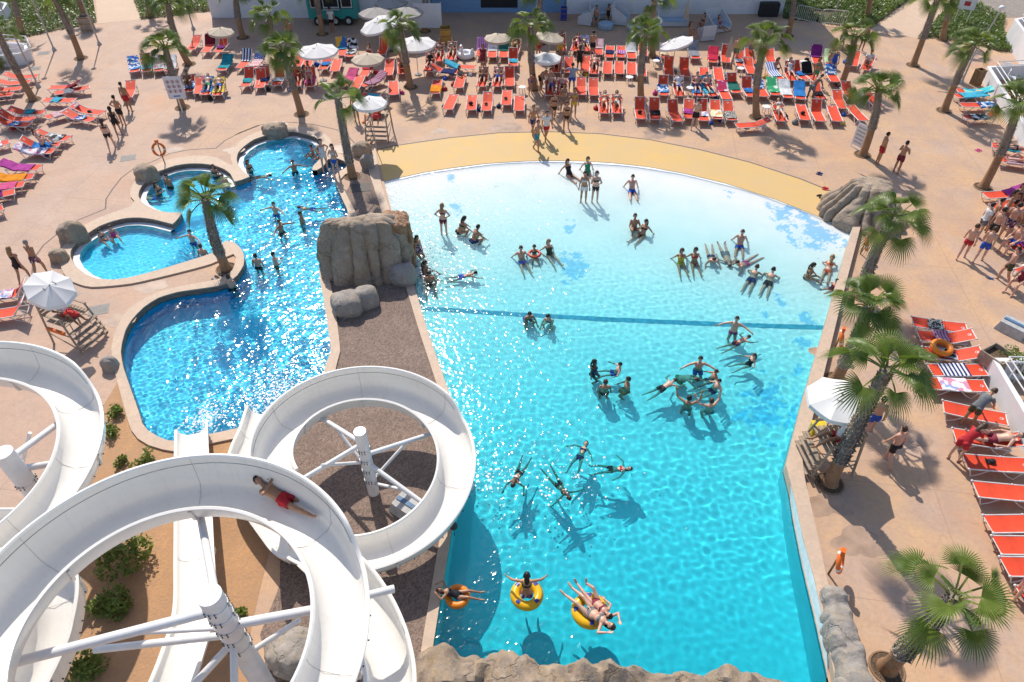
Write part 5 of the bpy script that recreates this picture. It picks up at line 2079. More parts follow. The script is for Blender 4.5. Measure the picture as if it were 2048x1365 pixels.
    no = np.empty(nV * 3); m2.vertices.foreach_get('normal', no); no = no.reshape(-1, 3)
    segs = {'tor1': ('pel', 'mid', .14), 'tor2': ('mid', 'neck', .14), 'head': ('head', 'top', .09)}
    for s in 'RL':
        segs.update({'ua' + s: ('sh' + s, 'el' + s, .05), 'fa' + s: ('el' + s, 'ha' + s, .036), 'th' + s: ('hip' + s, 'kn' + s, .075), 'sn' + s: ('kn' + s, 'an' + s, .05)})
    names = list(segs)
    DD, TT = [], []
    for nm in names:
        a, c, rad = segs[nm]
        A, C = np.array(J[a]), np.array(J[c])
        d = C - A
        tt = ((co - A) @ d) / (d @ d)
        tc = np.clip(tt, -0.5 if nm.startswith('tor1') else 0, 1)
        q = np.linalg.norm(co - (A + tc[:, None] * d), axis=1) / rad
        DD.append(q); TT.append(tt)
    DD, TT = np.array(DD), np.array(TT)
    best = DD.argmin(0)
    bt = TT[best, np.arange(nV)]
    hd_, hf_, hr_ = np.array(hd), np.array(hf), np.array(hr)
    hc = np.array(J['head'] + hd * .02)
    rel = co - hc
    hz, hy, hx = rel @ hd_, rel @ hf_, rel @ hr_
    info = dict(me=m2, co=co, no=no, best=best, bt=bt, names=names, hz=hz, hy=hy, hx=hx, J=J, cl={})
    # eyes, mouth
    ev = ((np.abs(np.abs(hx) - .032) < .014) & (np.abs(hz - .006) < .010) & (hy > .06))
    mv = ((np.abs(hx) < .024) & (np.abs(hz + .062) < .009) & (hy > .05))
    pv = [tuple(p.vertices) for p in m2.polygons]
    info['pv'] = pv
    mi = [1 if all(ev[i] for i in q) else (2 if all(mv[i] for i in q) else 0) for q in pv]
    m2.polygons.foreach_set('material_index', mi)
    m2.update()
    _BODY[key] = info
    return info

def sub_mesh(info, mask, off, name):
    F = [q for q in info['pv'] if all(mask[i] for i in q)]
    if not F:
        return None
    used = sorted({i for q in F for i in q})
    mp = {v: k for k, v in enumerate(used)}
    u = np.array(used)
    offv = off[u] if isinstance(off, np.ndarray) else np.full(len(u), off)
    V = info['co'][u] + info['no'][u] * offv[:, None]
    me = bpy.data.meshes.new(name)
    me.from_pydata(V.tolist(), [], [tuple(mp[i] for i in q) for q in F])
    me.polygons.foreach_set('use_smooth', [True] * len(F))
    me.materials.append(M_TMP)
    return me

def garment(info, kind, sex):
    if kind in info['cl']:
        return info['cl'][kind]
    nm, best, bt = info['names'], info['best'], info['bt']
    is_ = lambda p: np.array([nm[i].startswith(p) for i in range(len(nm))])[best]
    J = info['J']
    pel, t, r, f = np.array(J['pel']), np.array(J['t']), np.array(J['r']), np.array(J['f'])
    rel = info['co'] - pel
    up, sx, fr = rel @ t, np.abs(rel @ r), rel @ f
    tor1, tor2, th, ua, head = is_('tor1'), is_('tor2'), is_('th'), is_('ua'), is_('head')
    off = 0.012
    rel2 = info['co'] - np.array(J['mid'])
    up2 = rel2 @ np.array(J['t2'])
    if kind == 'shorts':
        m = (tor1 & (up < .09)) | (th & (bt < .52))
        off = np.where(th, 0.014 + 0.02 * np.clip(bt, 0, 1), 0.011)
    elif kind == 'trunks':
        m = (tor1 & (up < .08)) | (th & (bt < .26)); off = 0.008
    elif kind == 'bottom':
        m = (tor1 & (up < .045) & (up > -.4)) | (th & (bt < .13) & (sx < .30)); m &= ~(th & (bt > .02) & (sx > .13)); off = 0.006
    elif kind == 'top':
        m = tor2 & (up2 > .105) & (up2 < .185); off = 0.006
    elif kind == 'suit':
        m = (tor1 & (up > -.4)) | (tor2 & (up2 < .20)) | (th & (bt < .12)); m &= ~(th & (bt > .02) & (sx > .13)); off = 0.006
    elif kind == 'shirt':
        m = (tor1 & (up > -.02)) | (tor2 & (up2 < .29)) | (ua & (bt < .6)); off = 0.015
    elif kind == 'dress':
        m = tor1 | (tor2 & (up2 < .28)) | (ua & (bt < .5)) | (th & (bt < .55)); off = 0.018
    elif kind == 'hair':
        hz, hy, hx = info['hz'], info['hy'], info['hx']
        m = head_near(info) & ((hz > .055) | ((hy < -.005) & (hz > -.05)) | ((hy < .035) & (hz > .02)))
        off = 0.014
    elif kind == 'hair_long':
        hz, hy, hx = info['hz'], info['hy'], info['hx']
        m = head_near(info) & ((hz > .055) | ((hy < .01) & (hz > -.09)) | ((hy < .035) & (hz > .02)))
        off = 0.02
    elif kind == 'cap':
        hz = info['hz']
        m = head_near(info) & (hz > .045); off = 0.018
    me = sub_mesh(info, m, off, kind)
    if kind == 'hair_long' and me is not None:
        # a tail of hair hanging down the back, joined to the cap
        hd = (J['head'] - J['neck']).normalized()
        hf = (J['hf'] - hd * J['hf'].dot(hd)).normalized()
        hr = hf.cross(hd)
        b = MB()
        a0 = J['head'] + hd * .03 - hf * .07
        bk = -J['f2']
        dn = (-J['t2'] if abs(J['t2'].z) < .75 else Vector((0, 0, -1)))
        a1 = a0 - hd * .12 - hf * .035
        a2 = a1 + dn * .10 + bk * .02
        a3 = a2 + dn * .10
        for s in range(1):
            ring_loft(b, [(a0, hr, hf, .055, .03), (a0.lerp(a1, .5), hr, hf, .078, .045), (a1, hr, hf, .075, .038), (a2, hr, hf, .062, .028), (a3, hr, hf, .03, .014)], 12)
        bmx = bmesh.new(); bmx.from_mesh(me)
        me2 = b.mesh('x'); bmx.from_mesh(me2); bmx.to_mesh(me); bmx.free(); bpy.data.meshes.remove(me2)
        me.polygons.foreach_set('use_smooth', [True] * len(me.polygons))
    info['cl'][kind] = me
    return me

def head_near(info):
    return (info['hz'] ** 2 + info['hy'] ** 2 + info['hx'] ** 2 < .155 ** 2) & (info['hz'] > -.1)

# local frame: +y is the way the person faces, z up
POSES = {
    'stand': dict(),
    'walk': dict(thR=(.04, .38, -1), snR=(0, .02, -1), thL=(-.04, -.22, -1), snL=(0, -.5, -1), ftL=(-.1, .7, -.9), uaR=(.2, -.35, -1), faR=(.05, .1, -1), uaL=(-.2, .35, -1), faL=(-.05, .5, -1), z=.90, t=(0, .06, 1)),
    'hips': dict(ua=(.75, -.3, -.75), fa=(-.55, .35, -.55)),
    'fold': dict(ua=(.35, .25, -.9), fa=(-.55, .75, .25), th=(.07, .03, -1)),
    'wide': dict(ua=(.9, .15, -.35), fa=(.75, .45, -.2), th=(.12, 0, -1)),
    'armsup': dict(uaR=(.7, .5, .5), faR=(.1, .3, 1), uaL=(-.8, .35, .2), faL=(-.35, .5, .8)),
    'phone': dict(uaR=(.2, .3, -1), faR=(-.25, .9, .3), uaL=(-.2, .25, -1), faL=(.35, .9, .2), hd=(0, .3, 1), hf=(0, 1, -.5)),
    'lean': dict(t=(0, .55, .85), t2=(0, .8, .6), ua=(.2, .5, -.9), fa=(.05, .5, -.9), hd=(0, .8, .6), hf=(0, .5, -.9), thR=(.05, .25, -1), thL=(-.05, -.15, -1)),
    'stoop': dict(t=(0, .75, .65), t2=(0, .95, .3), ua=(.3, .7, -.6), fa=(.1, .8, -.5), hd=(0, .95, .2), hf=(0, .3, -1), th=(.08, .1, -1)),
    'recline': dict(z=.12, t=(0, -.42, .9), ua=(.35, -.5, -.8), fa=(.25, -.35, -.9), th=(.14, 1, .04), sn=(.05, 1, -.10), ft=(.2, .5, .8), hd=(0, .1, 1)),
    'sit': dict(z=.12, t=(0, .1, 1), ua=(.3, .4, -.85), fa=(-.3, .8, -.4), th=(.2, 1, .35), sn=(.05, .75, -.6), ft=(.2, 1, -.1), hd=(0, .2, 1)),
    'kneesup': dict(z=.12, t=(0, -.15, 1), ua=(.25, .6, -.7), fa=(-.2, .8, .1), th=(.12, .7, .75), sn=(.02, .45, -.9), ft=(.1, 1, -.2)),
    'crouch': dict(z=.32, t=(0, .45, .9), ua=(.25, .6, -.8), fa=(0, .7, -.7), th=(.22, 1, .25), sn=(.02, -.45, -.9), ft=(.1, 1, -.1), hd=(0, .3, 1)),
    'prone': dict(z=.10, t=(0, .93, .30), t2=(0, .8, .6), ua=(.45, .35, -.8), fa=(.1, .8, -.45), th=(.10, -1, -.04), sn=(.03, -1, .05), ft=(.1, -1, -.2), hd=(0, .55, .85), hf=(0, 1, -.1)),
    'swim': dict(z=-.10, t=(0, 1, .22), t2=(0, 1, .22), uaR=(.5, .9, -.35), faR=(.1, 1, -.2), uaL=(-.9, .2, -.4), faL=(-.3, .9, -.35), th=(.12, -1, -.35), sn=(.1, -1, -.05), ft=(.1, -1, 0), hd=(0, 1, .45), hf=(0, .6, -.8)),
    'float': dict(z=-.10, t=(0, -1, .12), uaR=(1, -.05, -.2), faR=(.7, .6, .0), uaL=(-.7, .6, -.25), faL=(-.5, .8, .1), thR=(.25, 1, -.08), thL=(-.2, 1, -.05), sn=(.1, 1, -.45), ft=(.2, .6, .5), hd=(0, -1, .25), hf=(0, -.2, 1)),
    'soak': dict(z=-.28, t=(0, -.35, .9), ua=(.7, .4, -.5), fa=(.4, .85, -.05), th=(.15, 1, .0), sn=(.1, .9, -.4), ft=(.2, .8, .5), hd=(0, .1, 1)),
    'back0': dict(z=.10, t=(0, -1, .05), ua=(.5, .4, -.02), fa=(.05, 1, -.02), th=(.10, 1, -.02), sn=(.03, 1, -.05), ft=(.3, .4, .9), hd=(0, -1, .12), hf=(0, .1, 1)),
    'back1': dict(z=.10, t=(0, -.9, .42), ua=(.45, .35, -.35), fa=(-.2, .9, -.1), thR=(.1, .8, .5), snR=(0, .8, -.65), thL=(-.12, 1, .02), snL=(0, 1, -.1), ft=(.2, .6, .8), hd=(0, -.85, .5), hf=(0, .4, .9)),
    'back2': dict(z=.11, t=(0, -.70, .72), ua=(.4, .35, -.6), fa=(-.45, .8, .15), th=(.12, 1, .12), sn=(.04, 1, -.18), ft=(.2, .5, .85), hd=(0, -.4, .9), hf=(0, .9, .2)),
    'belly': dict(z=.09, t=(0, -1, .02), t2=(0, -1, .08), ua=(.8, -.6, -.05), fa=(-.75, -.5, 0), th=(.08, 1, -.02), sn=(.04, 1, .0), ft=(.1, 1, -.3), hd=(0, -1, .2), hf=(.6, -.2, -.6)),
    'edge': dict(z=.12, t=(0, -.02, 1), ua=(.2, .35, -.9), fa=(-.1, .8, -.4), th=(.14, 1, .02), sn=(.02, .1, -1), ft=(.1, 1, -.2), hd=(0, .15, 1)),
    'guard': dict(z=.12, t=(0, -.28, .95), ua=(.4, .2, -.85), fa=(-.3, .9, -.1), th=(.12, 1, .15), sn=(.05, .75, -.6), ft=(.1, .9, .1), hd=(0, 0, 1)),
    'rider': dict(z=.10, t=(0, -1, .16), t2=(0, -.95, .3), uaR=(.35, .45, .35), faR=(-.9, -.12, .25), uaL=(-.45, .5, .1), faL=(.7, -.5, .35), thR=(.06, 1, -.02), snR=(.02, 1, .02), thL=(-.14, 1, -.02), snL=(-.08, 1, .02), ftR=(.35, .6, .7), ftL=(-.1, .7, .6), hd=(0, -.85, .5), hf=(.1, .45, .85)),
    'ringsit': dict(z=.0, t=(0, .25, .95), ua=(.75, .25, -.2), fa=(.5, .6, -.45), th=(.12, .55, -.85), sn=(.05, .2, -1), ft=(.1, .8, -.6), hd=(0, .15, 1)),
    'ringlie': dict(z=.04, t=(0, -.85, .42), uaR=(.75, -.4, .4), faR=(-.6, -.7, .3), uaL=(-.8, -.4, .35), faL=(.6, -.7, .3), th=(.10, 1, .22), sn=(.03, 1, -.3), ft=(.1, .9, .2), hd=(0, -.9, .35), hf=(0, .2, 1)),
    'star': dict(z=-.12, t=(0, 1, .10), uaR=(1, .35, -.25), faR=(1, .2, -.1), uaL=(-1, .35, -.25), faL=(-1, .1, -.1), thR=(.18, -1, .02), thL=(-.14, -1, .05), sn=(.1, -1, .12), ft=(.1, -1, .1), hd=(0, 1, .2), hf=(0, .3, -1)),
}

SKIN = {}
def skin(k):
    c = {'tan': (0.42, 0.215, 0.125), 'pale': (0.60, 0.36, 0.26), 'pink': (0.60, 0.32, 0.23), 'olive': (0.36, 0.185, 0.105), 'brown': (0.23, 0.115, 0.065), 'dark': (0.10, 0.055, 0.035)}[k]
    if k not in SKIN:
        m = mat('skin_' + k, c, 0.42, 0.10, 9, 0.45, rnd=0.07)
        SKIN[k] = m
    return SKIN[k]
HAIR = {'dark': mat('hair_dark', (0.018, 0.012, 0.010), 0.5, 0.3, 20), 'brown': mat('hair_brown', (0.07, 0.035, 0.02), 0.5, 0.3, 20), 'blonde': mat('hair_blonde', (0.34, 0.21, 0.09), 0.5, 0.3, 20), 'grey': mat('hair_grey', (0.32, 0.29, 0.26), 0.6, 0.3, 20)}
SWIM = {'black': mat('swim_black', (0.012, 0.012, 0.015), 0.7, 0.2), 'navy': mat('swim_navy', (0.012, 0.025, 0.12), 0.7, 0.2), 'blue': mat('swim_blue', (0.02, 0.10, 0.52), 0.7, 0.2), 'red': mat('swim_red', (0.52, 0.015, 0.025), 0.7, 0.2), 'maroon': mat('swim_maroon', (0.22, 0.015, 0.04), 0.7, 0.2),
        'green': mat('swim_green', (0.02, 0.28, 0.14), 0.7, 0.2), 'orange': mat('swim_orange', (0.75, 0.13, 0.03), 0.7, 0.2), 'white': mat('swim_white', (0.68, 0.68, 0.70), 0.7, 0.1), 'pink': mat('swim_pink', (0.60, 0.06, 0.25), 0.7, 0.2), 'yellow': mat('swim_yellow', (0.60, 0.42, 0.05), 0.7, 0.2),
        'grey': mat('swim_grey', (0.17, 0.18, 0.20), 0.7, 0.2), 'teal': mat('swim_teal', (0.02, 0.30, 0.36), 0.7, 0.2), 'patterned': motif('swim_pattern', [(0.03, 0.03, 0.08), (0.5, 0.48, 0.5), (0.04, 0.05, 0.2), (0.3, 0.1, 0.15)], 16.0), 'olive': mat('swim_olive', (0.07, 0.065, 0.03), 0.7, 0.2), 'light blue': mat('swim_light_blue', (0.25, 0.35, 0.50), 0.8, 0.15)}

def person(loc, yaw, pose, sex, label, sk='tan', hair='dark', wear=(), s=1.0, M=None, group=None, recv=False, tilt=None, long=None):
    """yaw in degrees: 0 faces away from the camera, 90 to the right, 180 towards it"""
    info = body(pose, sex)
    o = link('person', info['me'])
    omat(o, skin(sk))
    if M is None:
        o.location = loc
        o.rotation_euler = (0, 0, -R(yaw))
    else:
        o.matrix_world = M
    o.scale = (s, s, s)
    tag(o, label, 'person', group)
    parts = [o]
    if hair and hair != 'none':
        lg = (sex == 'f') if long is None else long
        me = garment(info, 'hair_long' if lg else 'hair', sex)
        if me:
            h = link('hair', me, o); omat(h, HAIR[hair]); parts.append(h)
    for kind, col in wear:
        me = garment(info, kind, sex)
        if me is None:
            continue
        nm = {'top': 'bikini_top', 'bottom': 'bikini_bottom', 'suit': 'swimsuit'}.get(kind, kind)
        g = link(nm, me, o)
        omat(g, SWIM[col])
        parts.append(g)
    if recv:
        for p in parts:
            p.cycles.is_caustics_receiver = True
    return o
# ================================================================ buildings and planting round the edges
M_WHITE = mat('white_render', (0.74, 0.73, 0.75), 0.85, 0.06, 1.2, 0.2, 0.1)
M_BLUEW = mat('pale_blue_counter', (0.20, 0.34, 0.55), 0.6, 0.1)
M_DARK = mat('dark_recess', (0.015, 0.016, 0.02), 0.6)
M_RAIL = mat('white_rail', (0.76, 0.75, 0.74), 0.4, 0.05)

def bld_part(name, parent, m, *boxes):
    b = MB()
    for q in boxes:
        b.box(*q)
    return link(name, b.mesh(name, False), parent, m)

BY = G(1000, 27).y          # front face of the long building
def bx_(px, y=None):
    y = BY if y is None else y
    # world x where the ray through px meets the ground line Y = y
    return (px - 1024) / FPX * (y * CP + CAMH * SP)
bd = tag(empty('bar_building', (bx_(1000), BY, 0)), 'long white bar building in shade across the top of the frame', 'building')
x0, x1, x2, x3 = bx_(432), bx_(862), bx_(1132), bx_(1563)
def rel(o):
    o.matrix_parent_inverse = Matrix.Translation(bd.location).inverted()
    return o
rel(bld_part('wall', bd, M_WHITE, (x0, x1, BY - 1.0, BY + 9, -.1, 6.6), (x2, x3, BY - .2, BY + 9, -.1, 6.6), (x1 - .1, x2 + .1, BY + 3, BY + 8.9, -.1, 6.5)))
rel(bld_part('roof', bd, M_WHITE, (x0 - .4, x3 + .3, BY - 1.4, BY + 9.4, 6.6, 6.95)))
rel(bld_part('bar_counter', bd, M_BLUEW, (x1 + .05, x2 - .05, BY + .2, BY + 1.0, 0, 1.05)))
rel(bld_part('counter_top', bd, M_WHITE, (x1 + .05, x2 - .05, BY + .1, BY + 1.1, 1.05, 1.12)))
rel(bld_part('counter_recess', bd, M_DARK, (bx_(962), bx_(1035), BY + .17, BY + .21, .35, .95)))
for px, c in ((1507, (0.05, 0.12, 0.25)), (1538, (0.4, 0.15, 0.12))):
    x = bx_(px)
    po = rel(bld_part('poster', bd, mat('poster_%d' % px, c, 0.5, 0.3, 3), (x - .22, x + .22, BY - .235, BY - .203, 1.2, 2.0)))
    rel(bld_part('poster_text', bd, mat('poster_paper', (0.6, 0.58, 0.55), 0.6), (x - .16, x + .16, BY - .24, BY - .236, 1.75, 1.88), (x - .16, x + .1, BY - .24, BY - .236, 1.35, 1.45)))

# terraces: low white walls with rails and planting behind
def terrace(name, pts, h, label, rail=True, plants=()):
    g = [G(*p) for p in pts]
    rt = tag(empty(name, g[0]), label, 'terrace')
    def rel2(o):
        o.matrix_parent_inverse = Matrix.Translation(rt.location).inverted()
        return o
    b = MB()
    th = 0.22
    n = len(g)
    L2 = [Vector((p.x, p.y)) for p in g]
    inn = offset_line(L2, -th)
    vs = []
    for p, q in zip(L2, inn):
        vs += [(p.x, p.y, -.05), (p.x, p.y, h), (q.x, q.y, h), (q.x, q.y, -.05)]
    fs = []
    for i in range(n - 1):
        for k in range(4):
            k2 = (k + 1) % 4
            fs.append((i * 4 + k, (i + 1) * 4 + k, (i + 1) * 4 + k2, i * 4 + k2))
    fs += [(0, 1, 2, 3), tuple((n - 1) * 4 + k for k in (3, 2, 1, 0))]
    b.add(vs, fs)
    me = b.mesh('wall', False)
    bmx = bmesh.new(); bmx.from_mesh(me); bmesh.ops.recalc_face_normals(bmx, faces=bmx.faces); bmx.to_mesh(me); bmx.free()
    rel2(link('wall', me, rt, M_WHITE))
    rin_ = offset_line(L2, -th * 1.9)
    if rail:
        b = MB()
        for zz_ in (h + .12, h + .38):
            b.tube([(p.x, p.y, zz_) for p in rin_], .028, 6)
        rel2(link('rail', b.mesh('rail', False), rt, M_RAIL))
        tot = along([tuple(p) for p in rin_], 7)
        for p in tot:
            b = MB()
            b.tube([(p[0], p[1], .0), (p[0], p[1], h + .38)], .024, 6)
            rel2(link('rail_post', b.mesh('rail_post'), rt, M_RAIL))
    return rt
terrace('terrace', [X('c10', 2200, 590), X('c10', 1300, 585), X('c10', 1600, 1135), X('c10', 1690, 1300)][::-1], 0.9, 'white walled terrace with rails at the right edge beside the near loungers')
terrace('terrace', [X('c17', 1500, 360), X('c17', 640, 420), X('c17', 1100, 1200), X('c17', 1400, 1700)][::-1], 0.85, 'white walled terrace with chairs at the upper right edge behind the turquoise towels')
terrace('terrace', [X('c17', 1500, -120), X('c17', 880, 15), X('c17', 1085, 320), X('c17', 1500, 330)][::-1], 1.5, 'taller white terrace wall in the top right corner')
terrace('terrace', [X('c1', -300, 520), X('c1', 60, 520), X('c1', 190, 505), X('c1', 235, 480), X('c1', 225, 440), X('c1', -300, 400)], 0.75, 'white walled terrace with rails at the upper left edge')
terrace('terrace', [X('c1', -200, 190), X('c1', 60, 180), X('c1', 80, 130), X('c1', -200, 60)], 0.9, 'white terrace corner in the top left garden', rail=False)
def chair(loc, rz, label, m=None, s=1.0):
    rt = tag(empty('terrace_chair', loc, rz), label, 'chair')
    m = m or M_PLAST
    for nm, q in (('seat', (-.24, .24, -.22, .22, .42, .46)), ('backrest', (-.24, .24, -.26, -.22, .5, .9))):
        b = MB(); b.box(*q); link(nm, b.mesh(nm, False), rt, m)
    for sx in (-1, 1):
        for sy in (-1, 1):
            b = MB(); b.tube([(sx * .21, sy * .2, 0), (sx * .21, sy * .2, .43)], .02, 6); link('leg', b.mesh('leg'), rt, m)
    return rt
chair(G(*X('c17', 850, 400)), 2.5, 'grey white chair inside the upper right terrace, left one')
chair(G(*X('c17', 930, 470)), 4.2, 'grey white chair inside the upper right terrace, near the planting')
# planters and bins
def planter(loc, w_, h, label, m, rz=0.0, name='planter', cat='planter', soil=True):
    rt = tag(empty(name, loc, rz), label, cat)
    b = MB()
    t = .04
    b.box(-w_, w_, -w_, -w_ + t, 0, h); b.box(-w_, w_, w_ - t, w_, 0, h); b.box(-w_, -w_ + t, -w_ + t, w_ - t, 0, h); b.box(w_ - t, w_, -w_ + t, w_ - t, 0, h)
    link('box_sides', b.mesh('box_sides', False), rt, m)
    if soil:
        b = MB(); b.box(-w_ + t, w_ - t, -w_ + t, w_ - t, h * .5, h * .8); link('inside', b.mesh('inside', False), rt, M_PIT)
    b = MB()
    for z in (.12, h * .55, h - .06):
        b.box(-w_ - .012, w_ + .012, -w_ - .012, -w_ - .002, z - .03, z + .03)
    link('band', b.mesh('band', False), rt, M_WOODD)
    return rt
planter(G(*X('c10', 1345, 560)), 0.42, 0.95, 'brown wooden planter at the corner of the near terrace wall', M_WOOD, 0.5)
planter(G(*X('c17', 575, 470)), 0.24, 0.95, 'brown litter bin by the upper right terrace wall', M_WOODD, 0.3, 'litter_bin', 'bin')
planter(G(*X('c1', 700, 240)), 0.36, 1.0, 'brown wooden litter bin beside the upper left path', M_WOOD, 0.1, 'litter_bin', 'bin')
planter(G(*X('c3', 500, 158)), 0.22, 0.9, 'blue bin standing in front of the bar counter', mat('bin_blue', (0.02, 0.05, 0.35), 0.4), 0, 'litter_bin', 'bin')
planter(G(*X('c2', 1545, 345)), 0.36, 1.1, 'golden wooden towel bin behind the back row loungers', mat('golden_wood', (0.48, 0.27, 0.05), 0.6, 0.2), 0.1, 'towel_bin', 'bin')

# vending boxes etc beside the wall
tag(bld_part('speaker_box', None, M_DARK, (bx_(1513), bx_(1549), BY - .85, BY - .3, 0, .95)), 'black cabinet against the right end of the white building', 'cabinet')

# food truck
def food_truck(loc, rz):
    rt = tag(empty('food_truck', loc, rz), 'turquoise food truck with raised hatch parked before the white wall', 'food truck')
    mt = mat('turquoise_paint', (0.03, 0.33, 0.30), 0.4, 0.1); mw = mat('truck_cream', (0.62, 0.62, 0.60), 0.45)
    b = MB(); b.box(-1.75, 1.75, -.75, .75, .45, 1.15); b.box(-1.75, -1.55, -.75, .75, 1.15, 2.1)
    b.box(1.55, 1.75, -.75, .75, 1.15, 2.1); b.box(-1.55, 1.55, .6, .75, 1.15, 2.1)
    link('body', b.mesh('body', False), rt, mt)
    b = MB(); b.box(-1.85, 1.85, -.85, .85, 2.1, 2.22); link('roof', b.mesh('roof', False), rt, mt)
    b = MB(); b.box(-.62, .62, -1.45, -.80, 2.23, 2.27); link('awning', b.mesh('awning', False), rt, mat('awning_blue', (0.12, 0.30, 0.55), 0.6))
    for x0_, x1_ in ((-1.5, -.75), (-.6, .55), (.7, 1.5)):
        b = MB()
        b.box(x0_, x1_, -.77, -.73, 1.2, 1.28); b.box(x0_, x1_, -.77, -.73, 2.0, 2.08); b.box(x0_, x0_ + .07, -.77, -.73, 1.28, 2.0); b.box(x1_ - .07, x1_, -.77, -.73, 1.28, 2.0)
        w_ = link('window', b.mesh('window', False), rt, mw)
        b = MB(); b.box(x0_ + .07, x1_ - .07, -.72, -.70, 1.28, 2.0); link('pane', b.mesh('pane', False), w_, M_DARK)
    b = MB(); b.box(-.62, .57, -1.0, -.78, 1.12, 1.17); link('counter', b.mesh('counter', False), rt, mw)
    for x in (-1.1, 1.1, .15):
        b = MB(); b.tube([(x, -.84, .32), (x, -.66, .32)], .32, 22)
        wh = link('wheel', b.mesh('wheel'), rt, mat('tyre', (0.02, 0.02, 0.02), 0.7))
        b = MB(); b.tube([(x, -.86, .32), (x, -.842, .32)], .17, 18); link('hub', b.mesh('hub'), wh, mw)
    b = MB(); b.tube([(-.15, -.765, .85), (-.15, -.752, .85)], .16, 18); link('painted_badge', b.mesh('painted_badge'), rt, mat('badge_red', (0.5, 0.10, 0.08), 0.5))
    return rt
food_truck(G(672, 44), 0.03)
# white sun screen
b = MB(); b.box(-.95, .95, -.02, .02, .35, 2.0)
sc_ = empty('sun_screen', G(858, 66)); tag(sc_, 'white fabric screen panel behind the back row palm', 'screen')
link('panel', b.mesh('panel', False), sc_, M_WHITE)
for x in (-.95, .95):
    b = MB(); b.tube([(x, 0, 0), (x, 0, 2.05)], .03, 8); link('post', b.mesh('post'), sc_, M_RAIL)

# daybeds and armchairs of white wicker
M_WICK = mat('white_wicker', (0.66, 0.65, 0.67), 0.6, 0.2, 30, 0.3, 0.5)
M_CUSH = mat('pale_blue_cushion', (0.34, 0.46, 0.58), 0.85, 0.1)
def wicker(loc, rz, wd, dp, bh, label, name='wicker_armchair', cat='armchair'):
    rt = tag(empty(name, loc, rz), label, cat, 'white wicker lounge furniture')
    b = MB(); b.box(-wd, wd, -dp, dp, .05, .34); link('base', b.mesh('base', False), rt, M_WICK)
    b = MB(); b.box(-wd + .06, wd - .06, -dp + .1, dp - .02, .34, .46); link('cushion', b.mesh('cushion', False), rt, M_CUSH)
    b = MB(); b.box(-wd, wd, -dp - .06, -dp + .06, .34, bh); link('backrest', b.mesh('backrest', False), rt, M_WICK)
    for s in (-1, 1):
        b = MB()
        b.add([(s * wd, -dp, .34), (s * wd, dp, .34), (s * wd, dp, .6), (s * wd, -dp, bh), (s * (wd - .08), -dp, .34), (s * (wd - .08), dp, .34), (s * (wd - .08), dp, .6), (s * (wd - .08), -dp, bh)],
              [(0, 1, 2, 3), (7, 6, 5, 4), (0, 4, 5, 1), (1, 5, 6, 2), (2, 6, 7, 3), (3, 7, 4, 0)])
        link('armrest', b.mesh('armrest', False), rt, M_WICK)
    return rt
wicker(G(*X('c3', 675, 190)), R(70), .45, .5, 1.1, 'white wicker armchair turned sideways at the left of the seating group')
wicker(G(*X('c3', 800, 145)), R(180), .95, .42, 1.0, 'white wicker sofa with two people against the shaded wall', 'wicker_sofa', 'sofa')
wicker(G(*X('c3', 945, 185)), R(-110), .55, .6, 1.3, 'tall white wicker armchair right of the round blue pouf')
wicker(G(*X('c3', 1350, 200)), R(180), 1.1, .42, 0.95, 'long white wicker sofa with pale blue seat behind the palm', 'wicker_sofa', 'sofa')
wicker(G(*X('c3', 1610, 310)), R(15), .5, .45, 1.05, 'white wicker armchair seen from behind at the right of the seating area')
wicker(G(*X('c3', 1700, 235)), R(200), .75, .7, 1.25, 'white wicker daybed with dark cushions at the right end of the seating', 'wicker_daybed', 'daybed')
for xy, lb in (((830, 225), 'round pale blue pouf in front of the wicker sofa'), ((1065, 240), 'round pale blue pouf half hidden by the palm')):
    b = MB(); b.tube([(0, 0, 0), (0, 0, .06), (0, 0, .34), (0, 0, .4)], [.5, .55, .55, .48], 30)
    o = tag(link('pouf', b.mesh('pouf'), None, M_CUSH), lb, 'pouf'); o.location = G(*X('c3', *xy))

# crowd barriers
def barrier(p, q, label):
    A_, B_ = G(*p), G(*q)
    d = B_ - A_
    rt = tag(empty('crowd_barrier', A_, math.atan2(d.y, d.x)), label, 'barrier', 'cream crowd barriers by the garden')
    L = d.length
    mb = mat('barrier_cream', (0.62, 0.60, 0.50), 0.5)
    b = MB()
    b.tube([(0, 0, .2), (0, 0, 1.05), (.15, 0, 1.12), (L - .15, 0, 1.12), (L, 0, 1.05), (L, 0, .2), (0, 0, .2)], .03, 6)
    link('frame', b.mesh('frame', False), rt, mb)
    for i in range(1, int(L / .14)):
        b = MB(); b.tube([(i * .14, 0, .2), (i * .14, 0, 1.12)], .018, 5); link('bar', b.mesh('bar', False), rt, mb)
    for x in (.3, L - .3):
        b = MB(); b.tube([(x, -.28, .02), (x, 0, .2), (x, .28, .02)], .025, 5); link('foot', b.mesh('foot', False), rt, mb)
barrier(X('c4', 330, 155), X('c4', 505, 195), 'cream barrier nearest the white building corner')
barrier(X('c4', 520, 190), X('c4', 705, 205), 'second cream barrier, in front of the garden hedge')

